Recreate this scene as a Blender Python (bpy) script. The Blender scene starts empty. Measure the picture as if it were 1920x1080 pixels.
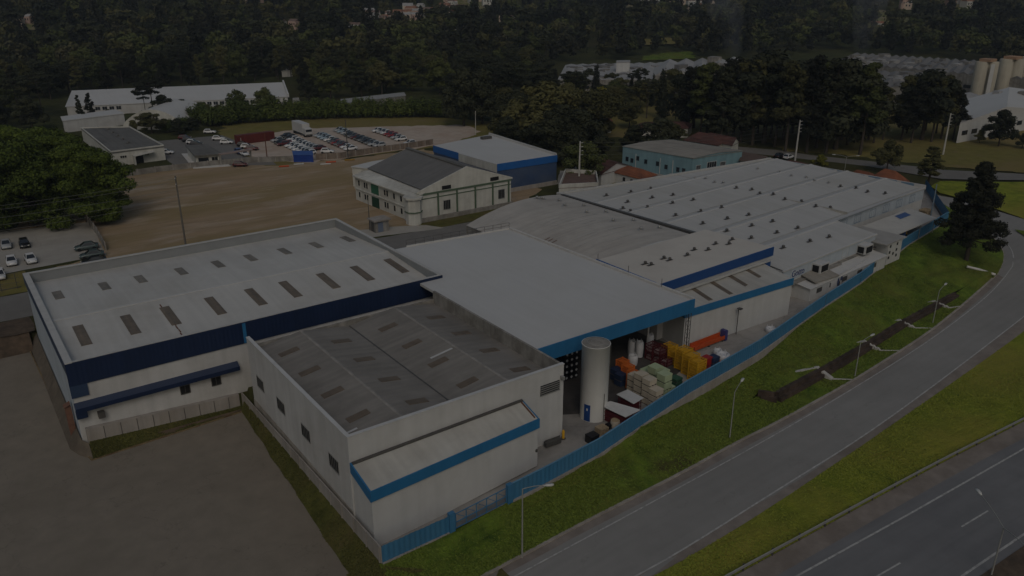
import bpy, math, random
import numpy as np
from mathutils import Vector
R = random.Random(7)
NR = np.random.default_rng(11)
scene = bpy.context.scene
COL = scene.collection
# ---------------------------------------------------------------- survey helpers
# the site is laid out in metres: u runs along the sheds, v away from the road; H is the drone height
F_PX = 1510.0; PITCH = math.radians(21.1); HEAD = math.radians(54.0); H = 48.0
_ct, _st, _cy, _sy = math.cos(PITCH), math.sin(PITCH), math.cos(HEAD), math.sin(HEAD)
def ray(px, py):
    a = px-960; b = 540-py
    f = F_PX*_ct+b*_st; z = -F_PX*_st+b*_ct
    return (f*_cy+a*_sy, f*_sy-a*_cy, z)
def at(px, py, z=0.0):
    d = ray(px, py); t = (z-H)/d[2]
    return (d[0]*t, d[1]*t)
def at3(px, py, z=0.0):
    p = at(px, py, z); return (p[0], p[1], z)
def hgt(pb, pt, zb=0.0):
    x, y = at(pb[0], pb[1], zb); d = ray(*pt)
    return H+d[2]*math.hypot(x, y)/math.hypot(d[0], d[1])
def lerp(a, b, t): return tuple(a[i]+(b[i]-a[i])*t for i in range(len(a)))
def dirn(a, b):
    l = math.dist(a[:2], b[:2]); return ((b[0]-a[0])/l, (b[1]-a[1])/l, l)

# ---------------------------------------------------------------- materials
MATS = {}
def mat(name, col, rough=.7, var=.15, scale=.6, spec=.3, metal=0, kind='plain', ang=0.0, pitch=.5, stain=None, stain_amt=.0, stain_scale=.08, bump=.0, detail=6):
    if name in MATS: return MATS[name]
    m = bpy.data.materials.new(name); m.use_nodes = True; MATS[name] = m
    nt = m.node_tree; N = nt.nodes; L = nt.links
    b = N['Principled BSDF']; b.inputs['Roughness'].default_value = rough; b.inputs['Metallic'].default_value = metal
    b.inputs['Specular IOR Level'].default_value = spec
    g = N.new('ShaderNodeNewGeometry')
    n1 = N.new('ShaderNodeTexNoise'); n1.inputs['Scale'].default_value = scale; n1.inputs['Detail'].default_value = detail; n1.inputs['Roughness'].default_value = .62
    L.new(g.outputs['Position'], n1.inputs['Vector'])
    mr = N.new('ShaderNodeMapRange'); mr.inputs[1].default_value = .28; mr.inputs[2].default_value = .72
    mr.inputs[3].default_value = 1-var; mr.inputs[4].default_value = 1+var*.6
    L.new(n1.outputs['Fac'], mr.inputs[0])
    base = N.new('ShaderNodeMix'); base.data_type = 'RGBA'; base.blend_type = 'MULTIPLY'; base.inputs[0].default_value = 1
    base.inputs[6].default_value = (*col, 1)
    cmb = N.new('ShaderNodeCombineColor')
    for i in range(3): L.new(mr.outputs[0], cmb.inputs[i])
    L.new(cmb.outputs[0], base.inputs[7])
    out = base.outputs[2]
    if stain:
        n2 = N.new('ShaderNodeTexNoise'); n2.inputs['Scale'].default_value = stain_scale; n2.inputs['Detail'].default_value = 8; n2.inputs['Roughness'].default_value = .68
        L.new(g.outputs['Position'], n2.inputs['Vector'])
        r2 = N.new('ShaderNodeMapRange'); r2.inputs[1].default_value = .46; r2.inputs[2].default_value = .64; r2.inputs[3].default_value = 0; r2.inputs[4].default_value = stain_amt
        L.new(n2.outputs['Fac'], r2.inputs[0])
        mx = N.new('ShaderNodeMix'); mx.data_type = 'RGBA'; mx.inputs[7].default_value = (*stain, 1)
        L.new(r2.outputs[0], mx.inputs[0]); L.new(out, mx.inputs[6]); out = mx.outputs[2]
    if kind in ('sheet', 'streak', 'wallstreak'):
        mp = N.new('ShaderNodeMapping'); mp.inputs['Rotation'].default_value = (0, 0, -ang)
        L.new(g.outputs['Position'], mp.inputs['Vector'])
        if kind == 'sheet':       # corrugations run along the mapped y axis
            w = N.new('ShaderNodeTexWave'); w.inputs['Scale'].default_value = .314/pitch; w.bands_direction = 'X'
            L.new(mp.outputs[0], w.inputs['Vector'])
            bp = N.new('ShaderNodeBump'); bp.inputs['Strength'].default_value = .5; bp.inputs['Distance'].default_value = bump or .05
            L.new(w.outputs['Fac'], bp.inputs['Height']); L.new(bp.outputs[0], b.inputs['Normal'])
        n3 = N.new('ShaderNodeTexNoise'); n3.inputs['Scale'].default_value = 1; n3.inputs['Detail'].default_value = 5
        mp2 = N.new('ShaderNodeMapping')
        mp2.inputs['Scale'].default_value = (1.3, .07, .07) if kind != 'wallstreak' else (1.1, 1.1, .08)
        L.new(mp.outputs[0], mp2.inputs['Vector']); L.new(mp2.outputs[0], n3.inputs['Vector'])
        r3 = N.new('ShaderNodeMapRange'); r3.inputs[1].default_value = .35; r3.inputs[2].default_value = .7
        r3.inputs[3].default_value = 1; r3.inputs[4].default_value = 1-var*1.3
        L.new(n3.outputs['Fac'], r3.inputs[0])
        c3 = N.new('ShaderNodeCombineColor')
        for i in range(3): L.new(r3.outputs[0], c3.inputs[i])
        m3 = N.new('ShaderNodeMix'); m3.data_type = 'RGBA'; m3.blend_type = 'MULTIPLY'; m3.inputs[0].default_value = 1
        L.new(out, m3.inputs[6]); L.new(c3.outputs[0], m3.inputs[7]); out = m3.outputs[2]
    elif bump:
        bp = N.new('ShaderNodeBump'); bp.inputs['Strength'].default_value = .6; bp.inputs['Distance'].default_value = bump
        L.new(n1.outputs['Fac'], bp.inputs['Height']); L.new(bp.outputs[0], b.inputs['Normal'])
    L.new(out, b.inputs['Base Color'])
    return m
def grass_mat(name, a, bcol, c, s1=.5, s2=.06, dirt_or_shade=None, dirt_or_shade_lo=.6, dirt_or_shade_hi=.72, stretch=None):
    m = bpy.data.materials.new(name); m.use_nodes = True; nt = m.node_tree; N = nt.nodes; L = nt.links
    b = N['Principled BSDF']; b.inputs['Roughness'].default_value = .95; b.inputs['Specular IOR Level'].default_value = .1
    g = N.new('ShaderNodeNewGeometry')
    vec = g.outputs['Position']
    if stretch:
        mp = N.new('ShaderNodeMapping'); mp.inputs['Rotation'].default_value = (0, 0, math.radians(stretch)); mp.inputs['Scale'].default_value = (.3, 1.2, 1); L.new(vec, mp.inputs['Vector']); vec = mp.outputs[0]
    def noise(s, d=8):
        n = N.new('ShaderNodeTexNoise'); n.inputs['Scale'].default_value = s; n.inputs['Detail'].default_value = d; n.inputs['Roughness'].default_value = .65
        L.new(vec, n.inputs['Vector']); return n
    n1 = noise(s1); n2 = noise(s2, 5)
    r = N.new('ShaderNodeValToRGB'); r.color_ramp.elements[0].position = .33; r.color_ramp.elements[0].color = (*a, 1)
    r.color_ramp.elements[1].position = .68; r.color_ramp.elements[1].color = (*bcol, 1)
    L.new(n1.outputs['Fac'], r.inputs[0])
    rm = N.new('ShaderNodeMapRange'); rm.inputs[1].default_value = .42; rm.inputs[2].default_value = .62
    L.new(n2.outputs['Fac'], rm.inputs[0])
    rm.inputs[4].default_value = .75
    mx = N.new('ShaderNodeMix'); mx.data_type = 'RGBA'; mx.inputs[7].default_value = (*c, 1)
    L.new(rm.outputs[0], mx.inputs[0]); L.new(r.outputs[0], mx.inputs[6]); out = mx.outputs[2]
    if dirt_or_shade:
        n3 = noise(.17, 9); rd = N.new('ShaderNodeMapRange'); rd.inputs[1].default_value = dirt_or_shade_lo; rd.inputs[2].default_value = dirt_or_shade_hi
        L.new(n3.outputs['Fac'], rd.inputs[0])
        m2 = N.new('ShaderNodeMix'); m2.data_type = 'RGBA'; m2.inputs[7].default_value = (*dirt_or_shade, 1)
        L.new(rd.outputs[0], m2.inputs[0]); L.new(out, m2.inputs[6]); out = m2.outputs[2]
    L.new(out, b.inputs['Base Color'])
    n4 = noise(3.2, 6)
    bp = N.new('ShaderNodeBump'); bp.inputs['Strength'].default_value = .9; bp.inputs['Distance'].default_value = .25
    L.new(n4.outputs['Fac'], bp.inputs['Height']); L.new(bp.outputs[0], b.inputs['Normal'])
    MATS[name] = m; return m
def leaf_mat(name, c0, c1, isl=.45):
    m = bpy.data.materials.new(name); m.use_nodes = True; nt = m.node_tree; N = nt.nodes; L = nt.links
    b = N['Principled BSDF']; b.inputs['Roughness'].default_value = .75; b.inputs['Specular IOR Level'].default_value = .15
    g = N.new('ShaderNodeNewGeometry'); oi = N.new('ShaderNodeObjectInfo')
    ad = N.new('ShaderNodeMath'); ad.operation = 'MULTIPLY_ADD'; ad.inputs[1].default_value = isl
    ad2 = N.new('ShaderNodeMath'); ad2.operation = 'MULTIPLY'; ad2.inputs[1].default_value = 1-isl
    L.new(oi.outputs['Random'], ad2.inputs[0]); L.new(g.outputs['Random Per Island'], ad.inputs[0]); L.new(ad2.outputs[0], ad.inputs[2])
    r = N.new('ShaderNodeValToRGB'); r.color_ramp.elements[0].color = (*c0, 1); r.color_ramp.elements[1].color = (*c1, 1)
    L.new(ad.outputs[0], r.inputs[0]); L.new(r.outputs[0], b.inputs['Base Color'])
    MATS[name] = m; return m

WHITE = mat('white_painted_wall', (.51, .51, .505), .75, .10, .35, kind='wallstreak', stain=(0.35, 0.325, 0.295), stain_amt=.35, stain_scale=.11)
WHITE2 = mat('bright_white_paint', (.50, .502, .497), .6, .07, .4, kind='wallstreak', stain=(.40, .385, .355), stain_amt=.3, stain_scale=.15)
WALLCOOL = mat('pale_blue_white_wall', (0.42, 0.47, 0.52), .75, .10, .4, kind='wallstreak')
ROOFW = mat('white_metal_roof', (0.48, 0.47, 0.445), .55, .075, .12, kind='sheet', pitch=1.0, bump=.02, stain=(0.4, 0.38, 0.345), stain_amt=.8, stain_scale=.08)
ROOFW2 = mat('white_sheet_roof', (0.45, 0.44, 0.405), .6, .10, .25, kind='sheet', pitch=.9, bump=.03, stain=(0.34, 0.315, 0.275), stain_amt=.5, stain_scale=.1)
ROOFPL = mat('smooth_white_roof', (.485, .48, .468), .5, .035, .08, kind='sheet', pitch=1.0, bump=.006, stain=(.44, .428, .405), stain_amt=.55, stain_scale=.05)
ROOFF = mat('factory_roof', (0.43, 0.425, 0.41), .6, .06, .2, kind='sheet', ang=math.radians(4.5), pitch=1.0, bump=.02, stain=(0.37, 0.355, 0.32), stain_amt=.6, stain_scale=.045)
ROOFE = mat('barrel_roof_sheet', (.42, .395, .36), .7, .12, .3, kind='sheet', ang=math.radians(90), pitch=.9, bump=.03, stain=(.355, .325, .29), stain_amt=.7, stain_scale=.07)
ROOFG = mat('grey_fibre_cement_roof', (.225, .21, .19), .9, .13, .35, kind='sheet', ang=math.radians(90), pitch=1.1, bump=.04, stain=(.155, .145, .13), stain_amt=.7, stain_scale=.10)
ROOFD = mat('dark_grey_roof', (0.15, 0.147, 0.138), .9, .2, .4, kind='streak', stain=(0.11, 0.105, 0.095), stain_amt=.6)
ROOFBEI = mat('beige_sheet_roof', (0.3, 0.28, 0.245), .8, .15, .3, kind='streak', stain=(0.23, 0.205, 0.175), stain_amt=.6)
COPE = mat('parapet_coping', (0.42, 0.42, 0.41), .7, .12, .8)
PARGREY = mat('grey_parapet_sheet', (0.235, 0.245, 0.25), .6, .08, .6)
NAVY = mat('navy_metal_cladding', (.010, .022, .062), .5, .12, .3, kind='sheet', pitch=.5, bump=.03)
NAVY2 = mat('navy_trim', (0.03, 0.042, 0.08), .5, .12, .5)
BLUE = mat('bright_blue_fascia', (.025, .15, .32), .5, .08, .4, kind='sheet', pitch=.8, bump=.015)
ROYAL = mat('royal_blue_fascia', (.012, .058, .20), .45, .06, .4)
FENCEB = mat('blue_corrugated_fence', (.042, .165, .31), .6, .10, .3, kind='sheet', pitch=.55, bump=.012, stain=(.065, .175, .285), stain_amt=.5, stain_scale=.2)
CONC = mat('weathered_concrete', (0.29, 0.275, 0.25), .9, .25, .7, kind='wallstreak', stain=(0.14, 0.125, 0.105), stain_amt=.7, stain_scale=.3)
CONCL = mat('pale_concrete_panel', (0.35, 0.325, 0.3), .9, .18, .5, kind='wallstreak', stain=(0.22, 0.19, 0.155), stain_amt=.6, stain_scale=.25)
CONCW = mat('whitewashed_concrete', (0.5, 0.49, 0.47), .85, .12, .9)
SKYL = mat('brown_skylight_panel', (.165, .13, .095), .45, .25, 1.2, kind='sheet', pitch=.7, bump=.1)
SKYLG = mat('faded_skylight_panel', (0.21, 0.185, 0.155), .5, .25, 1.2, kind='sheet', pitch=.7, bump=.08)
METAL = mat('galvanised_metal', (.33, .33, .32), .45, .15, 2, metal=.5)
METALD = mat('dark_weathered_metal', (.10, .095, .09), .55, .2, 2, metal=.3)
LAMPM = mat('lamp_post_grey', (.27, .27, .255), .5, .1, 1)
GLASS = mat('dark_window_glass', (.02, .024, .03), .12, .2, .8, spec=.6)
GLASSB = mat('bluish_window_glass', (.06, .085, .13), .15, .2, .8, spec=.6)
BLACK = mat('black_opening', (.012, .012, .013), .8, .2, 1)
RUST = mat('rusty_brown', (.13, .055, .03), .9, .3, 1.5)
ASPH = mat('road_asphalt', (0.245, 0.238, 0.225), .85, .06, .35, kind='streak', ang=math.radians(93), stain=(0.205, 0.198, 0.186), stain_amt=.7, stain_scale=.05)
ASPH2 = mat('highway_asphalt', (0.175, 0.175, 0.178), .85, .09, .3, kind='streak', ang=math.radians(87), stain=(0.14, 0.14, 0.145), stain_amt=.7, stain_scale=.07)
ASPHY = mat('worn_yard_asphalt', (0.205, 0.178, 0.142), .9, .14, .5, stain=(0.165, 0.142, 0.112), stain_amt=.75, stain_scale=.055)
SHOULD = mat('road_shoulder', (0.225, 0.195, 0.17), .92, .2, .7, stain=(0.15, 0.125, 0.105), stain_amt=.7, stain_scale=.2)
STREET = mat('street_asphalt', (0.17, 0.162, 0.15), .88, .15, .5, stain=(0.135, 0.127, 0.115), stain_amt=.6, stain_scale=.1)
LINE = mat('white_road_paint', (.40, .395, .38), .7, .45, 2.2)
KERB = mat('concrete_kerb', (0.33, 0.3, 0.265), .9, .25, 1.0, stain=(0.2, 0.17, 0.14), stain_amt=.6, stain_scale=.4)
YARDC = mat('concrete_yard', (0.3, 0.285, 0.265), .9, .18, .4, stain=(0.15, 0.142, 0.135), stain_amt=.75, stain_scale=.09)
PARKC = mat('pale_concrete_paving', (0.34, 0.32, 0.285), .9, .12, .3, stain=(0.26, 0.24, 0.21), stain_amt=.6, stain_scale=.06)
GRAV = mat('pale_gravel', (0.44, 0.37, 0.31), .95, .15, .4, stain=(0.33, 0.24, 0.175), stain_amt=.75, stain_scale=.045)
DIRT = grass_mat('bare_earth', (.27, .20, .125), (.375, .275, .18), (.25, .19, .09), .30, .045, dirt_or_shade=(.42, .345, .27), dirt_or_shade_lo=.52, dirt_or_shade_hi=.70, stretch=14)
EARTH = mat('dark_damp_earth', (0.1, 0.072, 0.05), .95, .35, 1.2, stain=(0.05, 0.038, 0.028), stain_amt=.8, stain_scale=.5, bump=.15)
GRASS = grass_mat('embankment_grass', (.048, .082, .013), (.150, .215, .028), (.135, .130, .030), .42, .075, dirt_or_shade=(.062, .052, .022), dirt_or_shade_lo=.57, dirt_or_shade_hi=.70)  # dark patches: bare soil, also painted in for the weak relief shading
GRASSD = grass_mat('dark_olive_grass', (.05, .055, .014), (.115, .115, .03), (.12, .095, .04), .7, .15, dirt_or_shade=(.11, .085, .05), dirt_or_shade_lo=.55, dirt_or_shade_hi=.7)  # darker, browner grass for banks and narrow strips
GRASSV = grass_mat('verge_grass', (.115, .155, .017), (.25, .275, .032), (.245, .215, .042), .33, .06, dirt_or_shade=(.19, .165, .055), dirt_or_shade_lo=.68, dirt_or_shade_hi=.85)
FIELD = grass_mat('dry_field_grass', (.135, .125, .035), (.20, .175, .055), (.20, .15, .065), .3, .03, dirt_or_shade=(.20, .15, .09), dirt_or_shade_lo=.58, dirt_or_shade_hi=.75)
GROUND = grass_mat('ground_cover', (.03, .036, .012), (.065, .07, .022), (.055, .048, .02), .2, .012, dirt_or_shade=(.075, .06, .04), dirt_or_shade_lo=.62, dirt_or_shade_hi=.75)
TILE = mat('terracotta_tile_roof', (.27, .095, .045), .85, .3, 1.2, kind='sheet', pitch=.5, bump=.06, stain=(.14, .06, .04), stain_amt=.7, stain_scale=.3)
TILED = mat('dark_red_tile_roof', (.115, .05, .04), .9, .3, 1.2, kind='sheet', pitch=.5, bump=.06, stain=(.065, .04, .035), stain_amt=.7, stain_scale=.2)
AQUA = mat('aqua_painted_wall', (0.19, 0.31, 0.35), .7, .12, .4, kind='wallstreak')
GREENP = mat('green_trim_paint', (.09, .13, .085), .7, .15, .6)
GREEN = mat('green_metal_door', (.03, .125, .075), .6, .15, .6)
CREAM = mat('cream_painted_wall', (.56, .555, .51), .8, .12, .4, kind='wallstreak', stain=(0.32, 0.3, 0.26), stain_amt=.5)
BEIGE = mat('beige_concrete_silo', (.40, .37, .30), .85, .12, .2, kind='wallstreak')
DKBLUE = mat('blue_sheet_wall', (.045, .075, .15), .5, .2, .25, stain=(.085, .105, .15), stain_amt=.6, stain_scale=.12)
SKYBLUE = mat('blue_band_paint', (.018, .105, .33), .5, .1, .5)
TREEBARK = mat('tree_bark', (.06, .048, .036), .95, .3, 3)
WOODP = mat('weathered_wood_pole', (.15, .135, .115), .9, .2, 2)
CPOLE = mat('concrete_pole', (.42, .41, .38), .85, .12, 2)
L_MID = leaf_mat('mid_green_leaves', (0.026, 0.033, 0.012), (0.092, 0.105, 0.03), 0.35)
L_DARK = leaf_mat('dark_green_leaves', (0.016, 0.02, 0.011), (0.048, 0.052, 0.026), 0.3)
L_BRIGHT = leaf_mat('bright_green_leaves', (0.017, 0.029, 0.006), (0.118, 0.158, 0.024), 0.65)
L_OLIVE = leaf_mat('olive_green_leaves', (0.036, 0.038, 0.015), (0.105, 0.1, 0.036), 0.3)
L_PINE = leaf_mat('pine_needles', (0.009, 0.011, 0.007), (0.026, 0.027, 0.015), 0.4)
L_FOREST = leaf_mat('forest_leaves', (0.022, 0.024, 0.014), (0.08, 0.075, 0.036), 0.22)
L_YEL = leaf_mat('yellow_green_leaves', (0.08, 0.09, 0.012), (0.21, 0.18, 0.025))
L_BAMB = leaf_mat('bamboo_leaves', (0.035, 0.052, 0.012), (0.115, 0.145, 0.034))

# ---------------------------------------------------------------- mesh builder
class MB:
    def __init__(s): s.v = []; s.f = []; s.mi = []; s.cur = 0; s.sm = []
    def add(s, vs, fs, smooth=False):
        o = len(s.v); s.v += [tuple(p) for p in vs]
        for f in fs: s.f.append(tuple(i+o for i in f)); s.mi.append(s.cur); s.sm.append(smooth)
        return s
    def quad(s, a, b, c, d): return s.add([a, b, c, d], [(0, 1, 2, 3)])
    def tri(s, a, b, c): return s.add([a, b, c], [(0, 1, 2)])
    def box(s, x0, x1, y0, y1, z0, z1): return s.prism([(x0, y0), (x1, y0), (x1, y1), (x0, y1)], z0, z1)
    def prism(s, poly, z0, z1, bottom=True, top=True):
        n = len(poly)
        zt = z1 if isinstance(z1, (list, tuple)) else [z1]*n
        zb = z0 if isinstance(z0, (list, tuple)) else [z0]*n
        vs = [(p[0], p[1], zb[i]) for i, p in enumerate(poly)]+[(p[0], p[1], zt[i]) for i, p in enumerate(poly)]
        fs = [(i, (i+1) % n, (i+1) % n+n, i+n) for i in range(n)]
        if top: fs.append(tuple(range(n, 2*n)))
        if bottom: fs.append(tuple(range(n-1, -1, -1)))
        return s.add(vs, fs)
    def bar(s, p0, p1, w, z0, z1, side=0):
        """wall-like bar on the plan line p0-p1; side 0 centred, 1 to the left, -1 to the right"""
        dx, dy, l = dirn(p0, p1); nx, ny = -dy, dx
        a = (-w/2, w/2) if side == 0 else ((0, w) if side > 0 else (-w, 0))
        poly = [(p0[0]+nx*a[0], p0[1]+ny*a[0]), (p1[0]+nx*a[0], p1[1]+ny*a[0]), (p1[0]+nx*a[1], p1[1]+ny*a[1]), (p0[0]+nx*a[1], p0[1]+ny*a[1])]
        f = lambda z: [z[0], z[1], z[1], z[0]] if isinstance(z, (list, tuple)) else z
        return s.prism(poly, f(z0), f(z1))
    def on_wall(s, p0, p1, s0, s1, z0, z1, out=.06, inn=.05):
        """box on the face of the wall p0-p1 whose outside lies to the right of p0->p1"""
        dx, dy, l = dirn(p0, p1); nx, ny = dy, -dx
        P = lambda t, o: (p0[0]+dx*t+nx*o, p0[1]+dy*t+ny*o)
        return s.prism([P(s0, out), P(s1, out), P(s1, -inn), P(s0, -inn)], z0, z1)
    def tube(s, pts, r, n=8, smooth=True, cap=True):
        k = len(pts); rr = r if isinstance(r, (list, tuple)) else [r]*k
        vs = []; prev = None
        for i, p in enumerate(pts):
            p = Vector(p); d = (Vector(pts[min(i+1, k-1)])-Vector(pts[max(i-1, 0)])).normalized()
            a = d.orthogonal().normalized() if prev is None else (prev-d*prev.dot(d)).normalized()
            prev = a; b = d.cross(a)
            for j in range(n):
                t = 2*math.pi*j/n; vs.append(p+a*(math.cos(t)*rr[i])+b*(math.sin(t)*rr[i]))
        fs = [(i*n+j, i*n+(j+1) % n, (i+1)*n+(j+1) % n, (i+1)*n+j) for i in range(k-1) for j in range(n)]
        s.add(vs, fs, smooth)
        if cap: s.add([vs[j] for j in range(n)], [tuple(range(n-1, -1, -1))]); s.add(vs[(k-1)*n:], [tuple(range(n))])
        return s
    def lathe(s, x, y, prof, n=24, smooth=True):
        vs = []
        for r, z in prof:
            for j in range(n):
                t = 2*math.pi*j/n; vs.append((x+r*math.cos(t), y+r*math.sin(t), z))
        k = len(prof)
        s.add(vs, [(i*n+j, i*n+(j+1) % n, (i+1)*n+(j+1) % n, (i+1)*n+j) for i in range(k-1) for j in range(n)], smooth)
        return s.add(vs[(k-1)*n:], [tuple(range(n))])
    def sheet(s, poly, zf):
        return s.add([(p[0], p[1], zf(p[0], p[1]) if callable(zf) else zf) for p in poly], [tuple(range(len(poly)))])
    def build(s, name, mats, parent=None, loc=None):
        me = bpy.data.meshes.new(name)
        off = Vector(loc) if loc is not None else (Vector(parent['_o']) if parent is not None and '_o' in parent else Vector((0, 0, 0)))
        me.from_pydata([tuple(Vector(p)-off) for p in s.v], [], s.f); me.update()
        for m in (mats if isinstance(mats, (list, tuple)) else [mats]): me.materials.append(m)
        if any(s.mi): me.polygons.foreach_set('material_index', s.mi)
        if any(s.sm): me.polygons.foreach_set('use_smooth', s.sm)
        o = bpy.data.objects.new(name, me); COL.objects.link(o)
        if parent is not None:
            o.parent = parent
            if '_o' in parent: o['_o'] = parent['_o']
            rel = Vector((0, 0, 0))
            o.location = rel
        elif loc is not None: o.location = loc
        o['_o'] = tuple(off)
        return o
def tag(o, label, cat, group=None):
    o['label'] = label; o['category'] = cat
    if group: o['group'] = group
    return o
def empty(name, loc, label, cat, group=None):
    loc = (loc[0], loc[1], loc[2] if len(loc) > 2 else 0.0)
    o = bpy.data.objects.new(name, None); o.empty_display_size = .5; COL.objects.link(o); o.location = loc; o['_o'] = tuple(loc)
    return tag(o, label, cat, group)
def struct(o, kind='structure'): o['kind'] = kind; return o
def copy_tree(o, parent=None):
    c = o.copy(); COL.objects.link(c)
    if parent is not None: c.parent = parent
    for ch in list(o.children): copy_tree(ch, c)
    return c
def window(parent, p0, p1, s, z, w, h, glass=None, frame=None, bars=1, name='window', out=.07):
    """window frame with a pane set in it on the wall p0-p1 (outside to the right); s = left edge, z = sill"""
    m = MB(); t = .09
    m.on_wall(p0, p1, s-t, s, z-t, z+h+t, out); m.on_wall(p0, p1, s+w, s+w+t, z-t, z+h+t, out)
    m.on_wall(p0, p1, s, s+w, z-t, z, out+.03); m.on_wall(p0, p1, s, s+w, z+h, z+h+t, out)
    for k in range(1, bars+1): m.on_wall(p0, p1, s+w*k/(bars+1)-.03, s+w*k/(bars+1)+.03, z, z+h, out-.01)
    f = m.build(name, frame or WHITE2, parent)
    MB().on_wall(p0, p1, s, s+w, z, z+h, .03).build('pane', glass or GLASS, f)
    return f

def add_cracks(m, scale, width, amt, warp=.6):
    """thin dark cracks and joints over a paved surface"""
    nt = m.node_tree; N = nt.nodes; L = nt.links; b = N['Principled BSDF']; src = b.inputs['Base Color'].links[0].from_socket
    g = N.new('ShaderNodeNewGeometry'); ns = N.new('ShaderNodeTexNoise'); ns.inputs['Scale'].default_value = .35; ns.inputs['Detail'].default_value = 6
    L.new(g.outputs['Position'], ns.inputs['Vector']); mx = N.new('ShaderNodeMix'); mx.data_type = 'VECTOR'; mx.inputs[0].default_value = warp*.1
    sc = N.new('ShaderNodeVectorMath'); sc.operation = 'SCALE'; sc.inputs['Scale'].default_value = 14; L.new(ns.outputs['Color'], sc.inputs[0]); ad = N.new('ShaderNodeVectorMath'); ad.operation = 'ADD'; L.new(g.outputs['Position'], ad.inputs[0])
    s2 = N.new('ShaderNodeVectorMath'); s2.operation = 'SCALE'; s2.inputs['Scale'].default_value = warp; L.new(sc.outputs[0], s2.inputs[0]); L.new(s2.outputs[0], ad.inputs[1])
    v = N.new('ShaderNodeTexVoronoi'); v.feature = 'DISTANCE_TO_EDGE'; v.inputs['Scale'].default_value = scale; L.new(ad.outputs[0], v.inputs['Vector'])
    r = N.new('ShaderNodeMapRange'); r.inputs[1].default_value = 0; r.inputs[2].default_value = width; r.inputs[3].default_value = amt; r.inputs[4].default_value = 0; L.new(v.outputs['Distance'], r.inputs[0])
    c = N.new('ShaderNodeMix'); c.data_type = 'RGBA'; c.inputs[7].default_value = (.05, .045, .04, 1); L.new(r.outputs[0], c.inputs[0]); L.new(src, c.inputs[6]); L.new(c.outputs[2], b.inputs['Base Color'])
add_cracks(ASPHY, .075, .005, .35); add_cracks(ASPH, .035, .002, .25); add_cracks(PARKC, .11, .006, .3, .15); add_cracks(YARDC, .10, .006, .4, .2)
# ---------------------------------------------------------------- terrain
from mathutils import noise as MN
def interp(x, tab):
    if x <= tab[0][0]: return tab[0][1]
    for (a, b), (c, d) in zip(tab, tab[1:]):
        if x <= c: return b+(d-b)*(x-a)/(c-a)
    return tab[-1][1]
def zr(u): return interp(u, [(25, -1.9), (45, -2.5), (70, -3.3), (105, -3.8), (140, -3.2), (160, -2.2), (180, -1.0), (205, -.05), (230, 0)])
def atr(px, py, dz=0.0):
    z = -2.0
    for _ in range(12): p = at(px, py, z+dz); z = zr(p[0])
    return (p[0], p[1], z+dz)
FPIX = [(727, 1050, -.8), (847, 995, -.8), (955, 940, -.6), (1020, 907, -.35), (1120, 853, -.1), (1290, 738, 0), (1420, 663, 0), (1547, 573, 0), (1613, 530, 0), (1700, 460, 0), (1770, 417, 0)]
FENCE = [(*at(x, y, z), z) for x, y, z in FPIX]
FENCE[0] = (24.9, 54.0, -.8)
FENDR = [(*at(1776, 416, -.1), -.1), (*at(1733, 352, 0), 0)]
def vf(u): return interp(u, [(p[0], p[1]) for p in FENCE])
def zf(u): return interp(u, [(p[0], p[2]) for p in FENCE])
BUMPS = []
for bx_, bd_, bh_ in ((790, 1010, 34), (1290, 1080, 36), (1660, 900, 24), (1810, 1050, 30), (50, 800, 22), (550, 760, 18), (300, 1050, 26), (950, 950, 20)):
    ba_ = HEAD-math.atan((bx_-960)/1480); BUMPS.append((bd_*math.cos(ba_), bd_*math.sin(ba_), bh_))
def hills(u, v):
    f = u*_cy+v*_sy; r = u*_sy-v*_cy
    d = math.hypot(f, r)
    t = min(max((d-420)/1300, 0), 1)
    z = 42*t*t*(3-2*t)
    if d > 420: z += (MN.noise((u*.0022, v*.0022, 3.1))*16)*min((d-420)/500, 1)
    if d > 1900: z += (d-1900)*.03
    if d > 450:
        for bx, by, bh in BUMPS: z += bh*math.exp(-((u-bx)**2+(v-by)**2)/(2*95**2))
    return z
def fy(u): return interp(u, [(25, -.95), (38, -.75), (44, -.55), (52, 0)])
def gz(u, v):
    if u < 168.5 and v < vf(u)-.05: return -7.0
    if (u < 24.8 and v < 92) or (u < 6.8 and v < 127.4): return -4.0
    if 24 < u < 53 and v < 62: return fy(u)-.12
    if u >= 168.5 and v < 125: 
        k = min(max((v-95)/25, 0), 1)
        return (zr(u)-.3)*(1-k)-.02*k
    return hills(u, v)-.02
def lines(a, b, s): n = int(round((b-a)/s)); return [a+(b-a)*i/n for i in range(n)]
us = lines(-2600, -400, 100)+lines(-400, -60, 20)+lines(-60, -10, 5)+lines(-10, 200, 1.5)+lines(200, 320, 4)+lines(320, 800, 20)+lines(800, 4000, 80)+[4000]
vs_ = lines(-400, 0, 40)+lines(0, 50, 5)+lines(50, 130, 1.5)+lines(130, 240, 4)+lines(240, 700, 15)+lines(700, 4000, 70)+[4000]
m = MB(); nu, nv = len(us), len(vs_)
m.add([(u, v, gz(u, v)) for v in vs_ for u in us], [(j*nu+i, j*nu+i+1, (j+1)*nu+i+1, (j+1)*nu+i) for j in range(nv-1) for i in range(nu-1)], True)
struct(m.build('ground', GROUND))

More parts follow.
